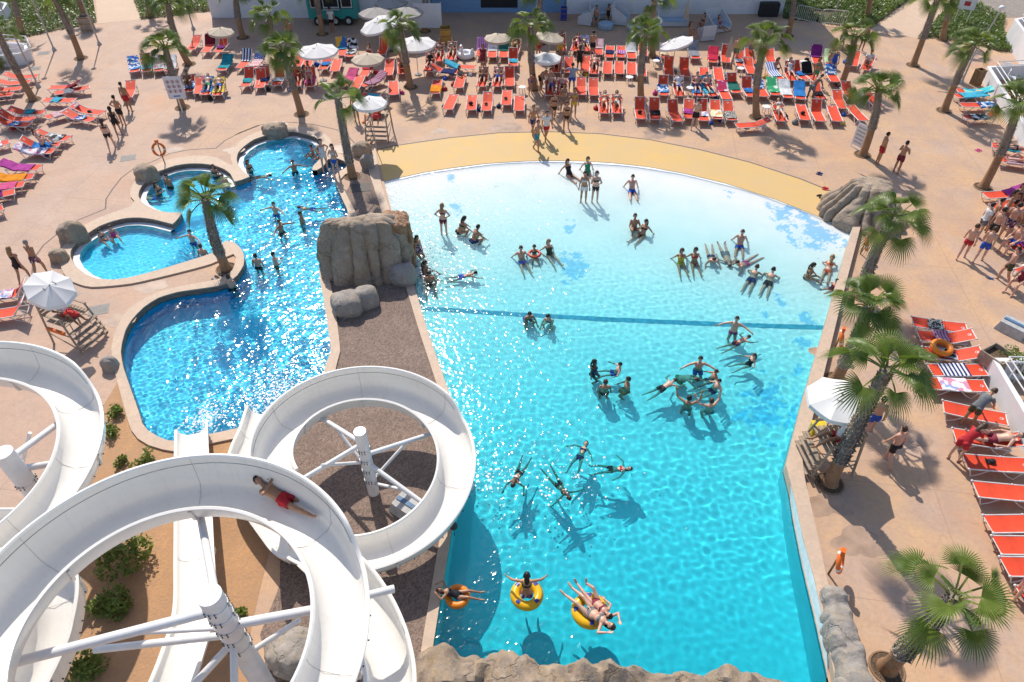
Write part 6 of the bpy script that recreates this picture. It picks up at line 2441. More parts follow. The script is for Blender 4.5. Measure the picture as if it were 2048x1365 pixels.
# lamp posts
def lamp(px, h, label, lean=0.0):
    rt = tag(empty('lamp_post', G(*px)), label, 'lamp post', 'slim grey lamp posts')
    b = MB(); b.tube([(0, 0, 0), (0, 0, h * .45), (lean, 0, h)], [.055, .045, .035], 10); link('pole', b.mesh('pole'), rt, M_POLE)
    b = MB(); b.tube([(0, 0, 0), (0, 0, .05), (0, 0, .25)], [.16, .15, .07], 14); link('base', b.mesh('base'), rt, M_POLE)
    b = MB(); b.ball((lean, 0, h + .12), .17, (1, 1, .8)); link('lamp_head', b.mesh('lamp_head'), rt, M_PLAST)
lamp(X('c1', 305, 690), 5.2, 'lamp post beside the left edge loungers')
lamp(X('c1', 430, 400), 5.2, 'lamp post by the left garden, shadow on the deck')
lamp(X('c1', 1525, 235), 5.2, 'lamp post in front of the upper left hedge')
lamp(X('c1', 785, 355), 4.6, 'thin pole with small sign beside the upper left path')
lamp(X('c17', 430, 465), 4.4, 'lamp post leaning behind the palm by the turquoise towels', 0.4)
lamp(X('c4', 620, 150), 4.6, 'lamp post in the right garden behind the barriers')

# rules sign
sg = tag(empty('rules_sign', G(*X('c1', 1440, 890)), R(8)), 'white rules sign with nine pictograms in front of the small palm', 'sign')
b = MB(); b.tube([(0, 0, 0), (0, 0, .95)], .035, 8); link('post', b.mesh('post'), sg, M_RAIL)
b = MB(); b.box(-.48, .48, -.02, .02, .85, 2.15); link('board', b.mesh('board', False), sg, M_WHITE)
rg = random.Random(5)
for r_ in range(3):
    for c_ in range(3):
        x, z = -.27 + c_ * .27, 1.85 - r_ * .27
        t = MB(); t.torus((0, 0, 0), .085, .014, 20, 5)
        b = MB(); b.add([(x + p[0], -.024 + p[2] * .1, z + p[1]) for p in t.v], t.f)
        pic = link('pictogram', b.mesh('pictogram'), sg, mat('sign_red', (0.5, 0.04, 0.05), 0.5))
        b = MB(); b.box(x - .03, x + .03, -.026, -.022, z - .05, z + .01); b.box(x - .015, x + .015, -.026, -.022, z + .015, z + .05)
        link('figure', b.mesh('figure', False), pic, M_INK)
b = MB(); b.box(-.18, .18, -.025, -.021, .98, 1.05); link('line_of_text', b.mesh('line_of_text', False), sg, mat('sign_blue', (0.05, 0.15, 0.5), 0.5))
# narrow white banner stand by the right palm
bn = tag(empty('banner_stand', G(*X('c4', 790, 1110)), R(-62)), 'narrow white slatted banner beside the right beach palm', 'sign')
b = MB(); b.box(-.35, .35, -.015, .015, .15, 1.35); link('panel', b.mesh('panel', False), bn, M_WHITE)
b = MB()
for k in range(5):
    b.box(-.25, .25, -.02, -.016, .3 + k * .2, .38 + k * .2)
link('lettering', b.mesh('lettering', False), bn, mat('banner_grey', (0.45, 0.44, 0.46), 0.6))
for x in (-.33, .33):
    b = MB(); b.tube([(x, 0, 0), (x, 0, 1.4)], .02, 6); link('post', b.mesh('post'), bn, M_RAIL)
# garden sign
gs = tag(empty('garden_sign', G(*X('c4', 1560, 190)), R(-30)), 'white sign with red print in the upper right garden', 'sign')
b = MB(); b.box(-.55, .55, -.02, .02, 1.1, 1.9); link('board', b.mesh('board', False), gs, M_WHITE)
b = MB(); b.box(-.2, .2, -.026, -.022, 1.35, 1.65); link('red_print', b.mesh('red_print', False), gs, mat('sign_red', (0.5, 0.04, 0.05), 0.5))
for x in (-.4, .4):
    b = MB(); b.tube([(x, .02, 0), (x, .02, 1.6)], .03, 6); link('post', b.mesh('post'), gs, M_RAIL)
# grey box with blue strip on the right deck and the one in the slide ring
for px, rz, lb in ((X('c10', 1500, 285), R(-50), 'grey pump cover box with a blue strip at the right edge'), (X('k5', 1135, 1010), R(-35), 'grey pump cover box on the gravel inside the small slide ring')):
    rt = tag(empty('pump_cover', G(*px), rz), lb, 'cover box')
    b = MB(); b.add([(-.5, -.3, 0), (.5, -.3, 0), (.5, .35, 0), (-.5, .35, 0), (-.42, -.22, .38), (.42, -.22, .38), (.42, .28, .45), (-.42, .28, .45)], [(0, 1, 5, 4), (1, 2, 6, 5), (2, 3, 7, 6), (3, 0, 4, 7), (4, 5, 6, 7)])
    link('shell', b.mesh('shell', False), rt, mat('cover_grey', (0.46, 0.46, 0.46), 0.6))
    b = MB(); b.box(-.40, .40, -.02, .12, .415, .44); link('strip', b.mesh('strip', False), rt, mat('cover_blue', (0.08, 0.17, 0.30), 0.6))
# black float hanging at the pool corner
b = MB(); b.ball((0, 0, .1), .13, seg=14, rg=10); b.tube([(0, 0, .1), (0.02, -.1, -.3)], .012, 5)
o = tag(link('mooring_buoy', b.mesh('mooring_buoy'), None, M_BOLT), 'black ball float at the pool wall below the small slide ring', 'buoy'); o.location = G(907, 1056, .1)
# rope lines of the right pool wall
# drain covers
for i, px in enumerate((X('c1', 1010, 1245), X('c1', 345, 420), X('c1', 270, 543), X('c5', 750, 1100))):
    b = MB(); b.box(-.38, .38, -.32, .32, 0, .008)
    for k in range(6):
        b.box(-.34, .34, -.27 + k * .095, -.245 + k * .095, .008, .012)
    o = struct(link('drain_cover', b.mesh('drain_cover', False), None, mat('cover_metal', (0.22, 0.20, 0.185), 0.5))); o.location = G(*px); o.rotation_euler = (0, 0, .3)
b = MB(); b.box(-.45, .45, -.38, .38, 0, .012)
o = struct(link('drain_cover', b.mesh('drain_cover', False), None, mat('cover_dark', (0.10, 0.085, 0.08), 0.7))); o.location = G(*X('c6', 845, 390), .01); o.rotation_euler = (0, 0, .15)

# ---- gardens
def mound_leaves(name, polys, n, h, seed, cols, size=.09, kind='stuff', label=None):
    rng = np.random.default_rng(seed)
    V, F, T = [], [], []
    tot = 0
    areas = []
    for pl in polys:
        a = np.array(pl)
        areas.append(abs(np.sum(a[:, 0] * np.roll(a[:, 1], -1) - np.roll(a[:, 0], -1) * a[:, 1])) / 2)
    for pl, ar in zip(polys, areas):
        a = np.array(pl)
        k = int(n * ar / sum(areas))
        P = rng.uniform(a.min(0), a.max(0), (k * 4, 2))
        P = P[inside(P, pl)][:k]
        q = np.column_stack([P, 0 * P[:, 0]])
        c = vnoise(q + seed, 0.55, 3)
        keep = c > -0.32
        P, c = P[keep], c[keep]
        hz = h * (0.35 + 0.65 * np.clip(c + .5, 0, 1)) * rng.uniform(.3, 1, len(P))
        for (x, y), z, cc in zip(P, hz, c):
            az, el = rng.uniform(0, 2 * PI), rng.uniform(.1, 1.2)
            s = size * rng.uniform(.7, 1.5)
            d = Vector((math.cos(az) * math.cos(el), math.sin(az) * math.cos(el), math.sin(el)))
            sd = Vector((-math.sin(az), math.cos(az), 0)) * s * .45
            p = Vector((x, y, z))
            i = len(V)
            V += [p - d * s, p + sd, p + d * s, p - sd]
            F.append((i, i + 1, i + 2, i + 3))
            T += [(min(1, max(0, .3 + cc * .9 + rng.uniform(-.35, .35))), max(0, rng.uniform(-.6, .12)))] * 4
    me = bpy.data.meshes.new(name)
    me.from_pydata([tuple(p) for p in V], [], F)
    me.materials.append(M_LEAF)
    colattr(me, 'tone', np.array([(t[0], t[1], 0) for t in T]))
    o = bpy.data.objects.new(name, me)
    COL.objects.link(o)
    o['kind'] = kind
    return o
GARD = [[(-40, -60), (185, -60), (186, 0), (194, 44), (150, 56), (110, 62), (60, 74), (-40, 90)], [(266, -60), (440, -60), (440, 18), (432, 22), (282, 40), (268, 0)],
        [X('c4', *p) for p in [(235, -250), (1450, -250), (1195, 0), (900, 215), (700, 195), (330, 150), (245, 140)]],
        [X('c4', *p) for p in [(1750, -200), (1640, 0), (1740, 70), (1900, 140), (1880, 240), (1960, 395), (1850, 385), (1600, 315), (1420, 295), (1250, 290), (1370, 175), (1500, 20), (1640, -200)]]]
M_BED = ground_mat('garden_bed', (0.085, 0.075, 0.03), (0.14, 0.085, 0.045), (0.06, 0.07, 0.025), 0.4, 6)
for gp in GARD:
    struct(fill_poly('garden_soil', [gl(gp)], 0.005, M_BED))
mound_leaves('ground_cover', [gl(g) for g in GARD[:2]], 26000, .5, 3, None)
mound_leaves('ground_cover', [gl(g) for g in GARD[2:]], 44000, .55, 4, None)
struct(fill_poly('path', [gl([(186, -60), (266, -60), (282, 40), (196, 48)])], 0.006, M_PATH))
struct(fill_poly('path', [gl([X('c4', *p) for p in [(1195, 0), (1450, -250), (1660, -200), (1480, 30), (1370, 170), (1240, 290), (920, 215)]])], 0.006, M_PATH))
struct(fill_poly('road', [gl([X('c4', *p) for p in [(1650, 0), (1760, -200), (2300, -200), (2300, 120), (1900, 135), (1740, 62)]])], 0.008, M_ROAD))

def shrub(px, rad, h, label, seed, n=900, dry=0.0, zc=0.0):
    rng = np.random.default_rng(seed)
    rt = tag(empty('shrub', G(*px)), label, 'shrub')
    b = MB()
    tips = []
    for k in range(9):
        a, e = rng.uniform(0, 2 * PI), rng.uniform(.5, 1.3)
        t = Vector((math.cos(a) * math.cos(e) * rad, math.sin(a) * math.cos(e) * rad, math.sin(e) * h)) * rng.uniform(.6, .95)
        b.tube([(0, 0, 0), t * .5 + Vector((0, 0, .08)), t], [.022, .014, .006], 5)
        tips.append(t)
    link('stems', b.mesh('stems'), rt, M_TRUNK)
    V, F, T = [], [], []
    cl = [(t + Vector(rng.normal(0, .12, 3)) * rad, rng.uniform(.25, .5) * rad) for t in tips for _ in range(2)]
    for i in range(n):
        c, r_ = cl[rng.integers(len(cl))]
        v = rng.normal(0, 1, 3); v /= np.linalg.norm(v)
        p = c + Vector(v) * r_ * rng.uniform(.5, 1) ** .5
        p.z = max(p.z, .04)
        az, el = rng.uniform(0, 2 * PI), rng.uniform(-.5, 1.2)
        s = .055 * rng.uniform(.6, 1.5)
        d = Vector((math.cos(az) * math.cos(el), math.sin(az) * math.cos(el), math.sin(el)))
        sd = d.cross(Vector(rng.normal(0, 1, 3))).normalized() * s * .5
        k = len(V)
        V += [p - d * s, p + sd, p + d * s, p - sd]
        F.append((k, k + 1, k + 2, k + 3))
        T += [(rng.uniform(0.1, 1.0), max(0, rng.uniform(-.4, .2 + dry)))] * 4
    me = bpy.data.meshes.new('foliage')
    me.from_pydata([tuple(p) for p in V], [], F)
    me.materials.append(M_LEAF)
    colattr(me, 'tone', np.array([(t[0], t[1], 0) for t in T]))
    link('foliage', me, rt)
shrub(X('k6', 900, 520), .72, .95, 'tall leafy shrub on bare earth seen through the big slide loop', 31, 1500)
shrub(X('k6', 790, 850), .62, .6, 'dark green shrub in the slide shadow below the tall shrub', 32, 1100)
shrub(X('k6', 620, 1275), .6, .45, 'dark shrub at the bottom left under the slide arm', 33, 700)
shrub(X('k4', 890, 640), .32, .3, 'small green plant beside the lagoon coping', 34, 260)
shrub(X('k4', 830, 790), .35, .35, 'green plant under the far left slide curve', 35, 320)
shrub(X('k4', 930, 1030), .3, .25, 'thin green weed near the top of the big slide loop', 36, 150)
shrub(X('k4', 1100, 1005), .35, .3, 'small yellow green weed on bare earth by the flume', 37, 250, .3)
shrub(X('k6', 1720, 880), .22, .2, 'tiny weed tuft on the gravel by the thick slide pole', 38, 150)
shrub(X('c10', 1470, 560), .55, 1.0, 'feathery green plant behind the near terrace wall', 39, 900)
shrub(X('c17', 960, 610), .8, 1.2, 'bushy plant behind the upper right terrace rails', 40, 1200)
shrub(X('c17', 1080, 700), .7, 1.3, 'taller bushy plant at the right edge behind the terrace rails', 41, 1000)
shrub(X('c1', 30, 545), .6, .7, 'small dry plant inside the upper left terrace', 42, 500, .4)
# ================================================================ rows of loungers
def B(sex, c1, c2=None):
    return None
WEAR = {'shorts': ['shorts'], 'trunks': ['trunks'], 'bikini': ['top', 'bottom'], 'swimsuit': ['suit'], 'dress': ['dress']}
def wear_of(txt):
    """'black bikini' -> garments"""
    out = []
    for part in txt.split(' and '):
        col, _, kind = part.rpartition(' ')
        if kind == 'shirt':
            out.append(('shirt', col))
        elif kind == 'top':
            out.append(('top', col))
        elif kind == 'bottoms':
            out.append(('bottom', col))
        else:
            out += [(k, col) for k in WEAR[kind]]
    return out
POSW = {'back0': 'lying flat', 'back1': 'lying', 'back2': 'reclining', 'belly': 'lying face down', 'edge': 'sitting', 'kneesup': 'sitting'}
ROWS = [
 ('in front row left of the walking bathers', 'front row, left part', [
   ('c2', 1555, 860, 1620, 720, 0), ('c2', 1740, 865, 1760, 700, 0, 'bag'), ('c2', 1860, 870, 1880, 700, 1, 'cap'), ('c3', 50, 825, 60, 690, 0, 'cap'), ('c3', 150, 870, 155, 730, 0)]),
 ('in the lone pair before the middle palm', 'lone pair', [
   ('c3', 820, 890, 825, 755, 1, None, 'f pale brown back1 orange bikini'), ('c3', 925, 890, 920, 755, 1, None, 'f tan dark back1 white bikini')]),
 ('in front row right of the middle palm', 'front row, middle part', [
   ('c3', 1115, 935, 1105, 770, 2, 'bag'), ('c3', 1225, 940, 1220, 780, 2, 'bunch:black'), ('c3', 1405, 955, 1360, 785, 2), ('c3', 1490, 930, 1490, 780, 1, 'bunch:magenta'), ('c3', 1610, 950, 1595, 780, 2, 'bunch:floral'),
   ('c3', 1715, 935, 1690, 775, 1, 'low:yellow floral'), ('c3', 1830, 945, 1795, 800, 1, 'low:leopard')]),
 ('in front row near the right end palm', 'front row, right part', [
   ('c4', 240, 905, 215, 785, 1, None, 'f pale dark back1 white bikini'), ('c4', 415, 895, 370, 765, 0, 'bag'), ('c4', 530, 905, 505, 750, 2), ('c4', 655, 905, 605, 780, 0)]),
 ('turned sideways in front of the rows', 'sideways lounger', [('c4', -100, 940, 120, 890, 1)]),
 ('in second row behind the walking bathers', 'second row, left part', [
   ('c2', 1455, 735, 1485, 605, 0, 'low:orange'), ('c2', 1640, 690, 1680, 550, 0), ('c2', 1820, 680, 1835, 550, 2, None, 'm tan dark back2 black shorts'), ('c2', 1940, 680, 1955, 545, 2, None, 'm pale brown back2 blue shorts'), ('c3', 75, 675, 75, 545, 2)]),
 ('in second row beside the small white parasol', 'second row, middle part', [
   ('c3', 395, 750, 400, 615, 1, None, 'm pale brown back1 blue shorts'), ('c3', 480, 755, 495, 625, 1, None, 'm pink brown back1 maroon shorts'), ('c3', 640, 745, 640, 590, 1), ('c3', 740, 750, 735, 590, 1)]),
 ('in second row behind the front leopard towel', 'second row, right part', [
   ('c3', 1295, 750, 1290, 600, 2, 'seat:patterned blue'), ('c3', 1420, 755, 1410, 605, 2, None, 'm pale dark back2 white shirt and blue shorts'), ('c3', 1565, 755, 1560, 625, 2, 'seat:blue', 'm pink brown back2 navy shorts'), ('c3', 1685, 755, 1660, 640, 2, 'full:turquoise', 'm pink dark back2 red shorts'),
   ('c3', 1790, 780, 1750, 645, 1, 'back:red patterned'), ('c3', 1870, 730, 1840, 595, 2, 'seat:dark green'), ('c3', 1985, 760, 1955, 620, 2, 'bunch:blue')]),
 ('in second row toward the right end', 'second row, right end', [
   ('c4', 110, 720, 70, 610, 1, 'back:patterned blue'), ('c4', 195, 710, 180, 620, 1, 'full:green patterned'), ('c4', 290, 730, 270, 630, 1, 'full:white'), ('c4', 380, 740, 375, 620, 1, 'full:blue'), ('c4', 540, 745, 505, 640, 1, 'bunch:black'), ('c4', 700, 810, 650, 675, 1), ('c4', 770, 740, 730, 630, 1), ('c4', 850, 900, 760, 800, 0), ('c4', 960, 790, 870, 690, 0)]),
 ('in third row behind the lone pair', 'third row, left part', [
   ('c3', 105, 520, 105, 435, 2, 'bunch:turquoise'), ('c3', 440, 570, 450, 485, 1, None, 'f tan dark kneesup black bikini'), ('c3', 545, 570, 545, 440, 1), ('c3', 670, 560, 680, 450, 1), ('c3', 740, 580, 750, 460, 1, None, 'm pink brown back1 black shorts'), ('c3', 845, 580, 850, 465, 0), ('c3', 940, 580, 940, 465, 0), ('c3', 1035, 585, 1035, 470, 0), ('c3', 1120, 600, 1110, 475, 0)]),
 ('in third row under the tilted white parasol', 'third row, middle part', [('c3', 1335, 590, 1335, 460, 2), ('c3', 1465, 600, 1460, 475, 2), ('c3', 1610, 630, 1605, 510, 0), ('c3', 1730, 630, 1710, 510, 0)]),
 ('in third row toward the right end', 'third row, right part', [
   ('c4', 20, 550, 10, 480, 1), ('c4', 220, 590, 180, 500, 1, 'full:blue striped'), ('c4', 320, 600, 320, 500, 2, None, 'f pink brown back2 white swimsuit'), ('c4', 420, 590, 410, 505, 2, 'bunch:blue'), ('c4', 510, 610, 500, 525, 2, 'back:black'), ('c4', 640, 610, 610, 505, 1, 'back:patterned blue')]),
 ('in back row left of the tilted parasol', 'back row, middle part', [
   ('c3', 110, 420, 130, 320, 1, None, 'f tan dark back1 black bikini'), ('c3', 490, 400, 490, 310, 2, None, 'f olive dark back2 black bikini'), ('c3', 590, 400, 600, 340, 1, None, 'f tan brown back1 pink bikini'), ('c3', 680, 400, 675, 335, 1, 'back:floral', 'm tan dark belly navy shorts'), ('c3', 775, 430, 780, 320, 1, 'back:pale pink'), ('c3', 860, 450, 870, 345, 0, 'bunch:navy'), ('c3', 950, 450, 955, 340, 0, 'bunch:purple striped'), ('c3', 1040, 460, 1030, 330, 1, 'back:white'), ('c3', 1130, 440, 1130, 345, 1)]),
 ('in back row right of the tilted parasol', 'back row, right part', [
   ('c3', 1310, 460, 1305, 380, 1, 'bunch:yellow floral'), ('c3', 1545, 460, 1535, 345, 2, 'full:grey'), ('c3', 1680, 490, 1685, 390, 1, 'full:red'), ('c3', 1780, 490, 1790, 370, 2), ('c3', 1900, 520, 1885, 390, 1, 'bunch:white'), ('c3', 1990, 500, 1980, 420, 1), ('c4', 165, 475, 165, 415, 1), ('c4', 510, 475, 510, 360, 2, 'back:purple'), ('c4', 605, 485, 600, 370, 1, 'full:pale green', 'f tan brown kneesup white bikini'), ('c4', 770, 490, 795, 390, 1), ('c4', 860, 520, 910, 410, 1, None, 'm tan dark kneesup white shirt and grey shorts')]),
 ('in back row beside the white swan ring', 'back row, left part', [
   ('c2', 1480, 480, 1490, 355, 2, None, 'f tan brown back2 white bikini'), ('c2', 1575, 470, 1590, 345, 2, None, 'f pale dark back2 green bikini'), ('c2', 1815, 440, 1820, 345, 2, 'back:purple striped'), ('c2', 1905, 450, 1910, 340, 2, 'back:white'), ('c2', 1995, 450, 2000, 335, 2, 'back:dark green')]),
 ('around the palm between two white parasols', 'loungers round the back palm', [
   ('c2', 1135, 745, 1125, 610, 0), ('c2', 1085, 590, 1105, 450, 1), ('c2', 1030, 430, 1035, 335, 2), ('c2', 1200, 580, 1190, 470, 1, None, 'm tan dark kneesup grey shorts'), ('c2', 1405, 560, 1415, 435, 2, None, 'f pale dark back2 black swimsuit')]),
 ('turned sideways in front of the swan ring', 'sideways pair', [('c2', 1640, 568, 1480, 515, 1, 'low:navy'), ('c2', 1770, 530, 1590, 485, 1, 'back:turquoise')]),
 ('in front row under the two left palms', 'left front row', [('c2', 105, 670, 105, 540, 2, 'bunch:navy'), ('c2', 205, 670, 220, 540, 2, 'bunch:white'), ('c2', 360, 680, 355, 535, 2, None, 'f olive dark back2 red swimsuit'), ('c2', 465, 680, 470, 535, 2, 'seat:pink', 'f pale dark kneesup pink bikini')]),
 ('around the large white parasol', 'loungers round the large parasol', [('c2', 365, 525, 375, 455, 1, 'bag'), ('c2', 440, 530, 450, 455, 1, 'cap'), ('c2', 570, 545, 605, 440, 1, 'bunch:blue'), ('c2', 665, 560, 705, 420, 0), ('c2', 735, 435, 715, 310, 2, 'back:rainbow'), ('c2', 780, 445, 805, 310, 2, 'full:black and white')]),
 ('around the beige parasol above the lifeguard', 'loungers round the beige parasol', [('c2', 890, 600, 905, 530, 1, 'back:red'), ('c2', 735, 670, 790, 570, 1, 'full:pink'), ('c2', 890, 680, 990, 595, 1, 'full:plum'), ('c2', 880, 745, 1015, 700, 2, 'seat:turquoise'), ('c2', 820, 700, 850, 640, 0)]),
 ('below the beige parasol by the white wall', 'trio by the wall', [('c1', 1500, 390, 1550, 280, 1), ('c1', 1615, 410, 1650, 275, 2, 'back:maroon'), ('c1', 1710, 410, 1740, 295, 2, 'bunch:purple')]),
 ('in the four behind the rules sign', 'four behind the sign', [('c1', 1060, 565, 1040, 440, 1, 'full:patterned blue'), ('c1', 1155, 560, 1135, 430, 2, 'seat:turquoise', 'f pale dark kneesup navy bikini'), ('c1', 1250, 560, 1240, 430, 1, 'full:floral'), ('c1', 1335, 560, 1345, 430, 1, 'full:white')]),
 ('in the towel trio left of the palms', 'towel trio', [('c1', 1740, 555, 1800, 425, 1, 'full:teal'), ('c1', 1890, 535, 1935, 400, 2, 'back:navy lengthwise striped'), ('c1', 1980, 540, 2030, 440, 1, 'full:flag')]),
 ('in the pair below the flag towel', 'pair below the flag', [('c1', 1925, 680, 1945, 550, 2, 'bunch:teal'), ('c1', 2040, 690, 2045, 550, 2)]),
 ('in the crowded four right of the sign', 'crowded four', [('c1', 1480, 720, 1500, 585, 1, 'seat:patterned blue', 'm brown dark kneesup grey shorts'), ('c1', 1565, 735, 1575, 585, 1), ('c1', 1615, 745, 1645, 605, 1, 'full:blue', 'm pale dark back1 green shorts'), ('c1', 1710, 750, 1725, 625, 1, 'full:yellow', 'm pale dark back1 blue shorts')]),
 ('alone behind the man in red shorts', 'lone lounger', [('c1', 1000, 770, 1025, 640, 1)]),
 ('in the sideways pair by the palm shadow', 'sideways pair on the left', [('c1', 390, 690, 650, 645, 1, 'back:maroon'), ('c1', 430, 735, 670, 690, 0, 'bunch:grey')]),
 ('in the loose cluster beside the left palm', 'loose cluster', [('c1', 345, 785, 550, 790, 0, 'bunch:turquoise'), ('c1', 360, 925, 510, 840, 1, 'full:pale pink'), ('c1', 345, 885, 105, 850, 1, 'bunch:teal'), ('c1', 805, 890, 580, 825, 1, 'cap'), ('c1', 730, 945, 510, 870, 1, 'bunch:patterned blue')]),
 ('in the trio left of the four walkers', 'trio on the left', [('c1', 540, 1090, 290, 1030, 1, 'seat:black and white'), ('c1', 470, 1135, 220, 1080, 2, 'seat:blue', 'f pale brown kneesup grey bikini'), ('c1', 420, 1190, 160, 1145, 1, 'full:floral')]),
 ('in the stepped row at the left edge', 'stepped row', [('c1', 310, 1320, 30, 1275, 1, 'full:magenta'), ('c5', 250, 85, 0, 65, 1, 'full:orange'), ('c5', 180, 145, -60, 130, 1, 'seat:pink'), ('c5', 110, 200, -70, 195, 1, 'bunch:purple'), ('c5', 20, 320, -110, 310, 1)]),
 ('in the cluster at the far left edge', 'far left cluster', [('c1', 270, 935, 10, 870, 2), ('c1', 225, 985, -20, 930, 1, 'bunch:patterned blue'), ('c1', 295, 600, 60, 575, 1), ('c1', 235, 645, 0, 625, 1), ('c1', 165, 695, -50, 675, 1, 'back:maroon'), ('c1', 100, 740, -60, 715, 1, None, 'm olive dark back1 black shorts'), ('c1', 70, 1115, -60, 1100, 1, 'full:floral'), ('c1', -10, 800, -150, 780, 1)]),
 ('by the lifeguard chair at the left edge', 'pair by the chair', [('c5', -120, 1010, 85, 890, 2, 'bunch:floral'), ('c5', -140, 1150, 75, 1030, 2)]),
 ('in the four by the white terrace wall', 'four by the terrace', [('c4', 1550, 675, 1760, 655, 1, 'full:beach scene'), ('c4', 1540, 718, 1800, 700, 0, 'full:turquoise'), ('c4', 1580, 785, 1840, 778, 0, 'back:patterned blue'), ('c4', 1605, 875, 1870, 835, 1, 'seat:black and white')]),
 ('in the pair beneath the right edge palm', 'pair beneath the palm', [('c4', 1810, 1085, 2060, 1090, 1, 'seat:teal', 'f pink dark belly black bikini'), ('c4', 1860, 1185, 2070, 1175, 1, 'full:pale pink', 'f pink brown back1 orange bikini')]),
 ('in the crowded group at the right edge', 'crowded group', [('c9', 1490, 445, 1780, 385, 1, 'back:magenta'), ('c9', 1560, 545, 1760, 490, 0), ('c9', 1690, 860, 1860, 800, 1, 'bunch:magenta'), ('c9', 1770, 1070, 1930, 1010, 0), ('c9', 1800, 720, 1980, 680, 1)]),
 ('counting from the far end of the near right row', 'near right row', [('c10', 840, 215, 1160, 255, 0, 'bunch:leopard'), ('c10', 880, 310, 1205, 295, 1, 'bunch:plum'), ('c10', 920, 425, 1270, 415, 1, 'bunch:black and white'), ('c10', 960, 545, 1300, 545, 0, 'seat:navy striped'), ('c10', 950, 635, 1315, 655, 0, 'seat:floral'),
   ('c10', 1050, 795, 1415, 870, 0), ('c10', 1125, 990, 1500, 1005, 1, None, 'm pale dark back1 maroon shorts'), ('c10', 1200, 1170, 1590, 1195, 0, 'cap'), ('p', 1952, 978, 2072, 988, 0), ('p', 1977, 1048, 2098, 1045, 0), ('p', 1994, 1090, 2112, 1090, 0), ('p', 2010, 1133, 2128, 1133, 0), ('p', 2043, 1192, 2160, 1190, 0)]),
]
def bagmesh():
    b = MB()
    b.ball((0, 0, .08), .16, (1, .7, .6), 14, 10)
    V = np.array(b.v)
    V += (vnoise(V * 1.0, 9, 2) * .03)[:, None]
    b.v = [tuple(p) for p in V]
    b.tube([(-.08, 0, .15), (-.04, .02, .24), (.05, .02, .24), (.09, 0, .15)], .012, 5)
    return b.mesh('bag')
BAG = bagmesh()
BAG.materials.append(SWIM['black'])
def capmesh():
    b = MB()
    b.ball((0, 0, .03), .10, (1, 1.1, .75), 14, 10)
    b.add([(-.09, .05, .03), (.09, .05, .03), (.07, .2, .015), (-.07, .2, .015)], [(0, 1, 2, 3)])
    return b.mesh('cap')
BAGS = {}
CAP = capmesh()
CAP.materials.append(SWIM['black'])
tcount = 0
for phrase, grp, items in ROWS:
    for i, it in enumerate(items):
        c, fx, fy, hx, hy, kind = it[:6]
        tw_ = it[6] if len(it) > 6 else None
        who = it[7] if len(it) > 7 else None
        M = lounger_matrix(X(c, fx, fy), X(c, hx, hy), kind)
        n_ = ORD[i + 1]
        solo = len(items) == 1
        from_left = '' if 'counting' in phrase else ' from left'
        lab = f"{'' if solo else n_ + ' '}red lounger{'' if solo else from_left} {phrase}"
        put_lounger(M, kind, lab, 'red sun loungers: ' + grp)
        rg = random.Random(hash((fx, fy)) % 9999)
        if tw_ and ':' in tw_:
            st, col = tw_.split(':')
            o = link('towel', towel_mesh(kind, st, i))
            omat(o, TOW[col])
            o.matrix_world = M @ Matrix.Translation((0, 0, .004))
            tl_ = f"{'crumpled ' if st == 'bunch' else ''}{col} towel on {'the' if solo else n_} lounger {phrase}"
            if len(tl_.split()) > 16:
                tl_ = f"{'crumpled ' if st == 'bunch' else ''}{col} towel on {n_} lounger of the {grp}"
            tag(o, tl_, 'towel', 'towels on loungers')
        elif tw_ == 'bag':
            o = link('bag', BAG); o.matrix_world = M @ Matrix.Translation((.05, .25, SEATZ)); o.scale = (.9, .9, .9)
            tag(o, f"small black bag on the {n_} lounger of the {grp}", 'bag')
        elif tw_ == 'cap':
            o = link('sun_hat', CAP); o.matrix_world = M @ Matrix.Translation((.06, .15, SEATZ))
            tag(o, f"dark sun hat on the {n_} lounger of the {grp}", 'hat')
        if rg.random() < (.42 if c in ('c2', 'c3', 'c4', 'c1') else .2) and len(phrase.split()) < 9:
            col_ = rg.choice(['black', 'navy', 'pink', 'white', 'red', 'blue', 'grey', 'yellow', 'patterned'])
            o = link('bag', BAGS.setdefault(col_, BAG.copy())); o.data.materials.clear(); o.data.materials.append(SWIM[col_])
            o.matrix_world = M @ Matrix.Translation((rg.choice((-.46, .46)), rg.uniform(-.5, .8), -.02)) @ Matrix.Rotation(rg.uniform(0, 6), 4, 'Z')
            sc_b = rg.uniform(.9, 1.5); o.scale = (sc_b, sc_b, sc_b)
            tag(o, f"{col_} bag by the {n_} lounger of the {grp}" if not solo else f"{col_} bag by the red lounger {phrase}", 'bag', 'bags beside the loungers')
        if who:
            sx, sk, hr, ps, cl = who.split(' ', 4)
            ang = ANG[kind]
            lift = SEATZ + .03
            T = Matrix.Translation((0, -.16 if ps != 'kneesup' else .15, lift))
            wl_ = f"{'woman' if sx == 'f' else 'man'} in {cl} {POSW[ps]} on {'the' if solo else n_} lounger {phrase}"
            if len(wl_.split()) > 16:
                wl_ = f"{'woman' if sx == 'f' else 'man'} in {cl} on {n_} lounger of {grp}"
            person(None, 0, ps, sx, wl_, sk, hr, wear_of(cl), M=M @ T, group='sunbathers on loungers')
for k in LP:
    if k not in LP_USED:
        for c in list(LP[k].children):
            bpy.data.objects.remove(c)
        bpy.data.objects.remove(LP[k])

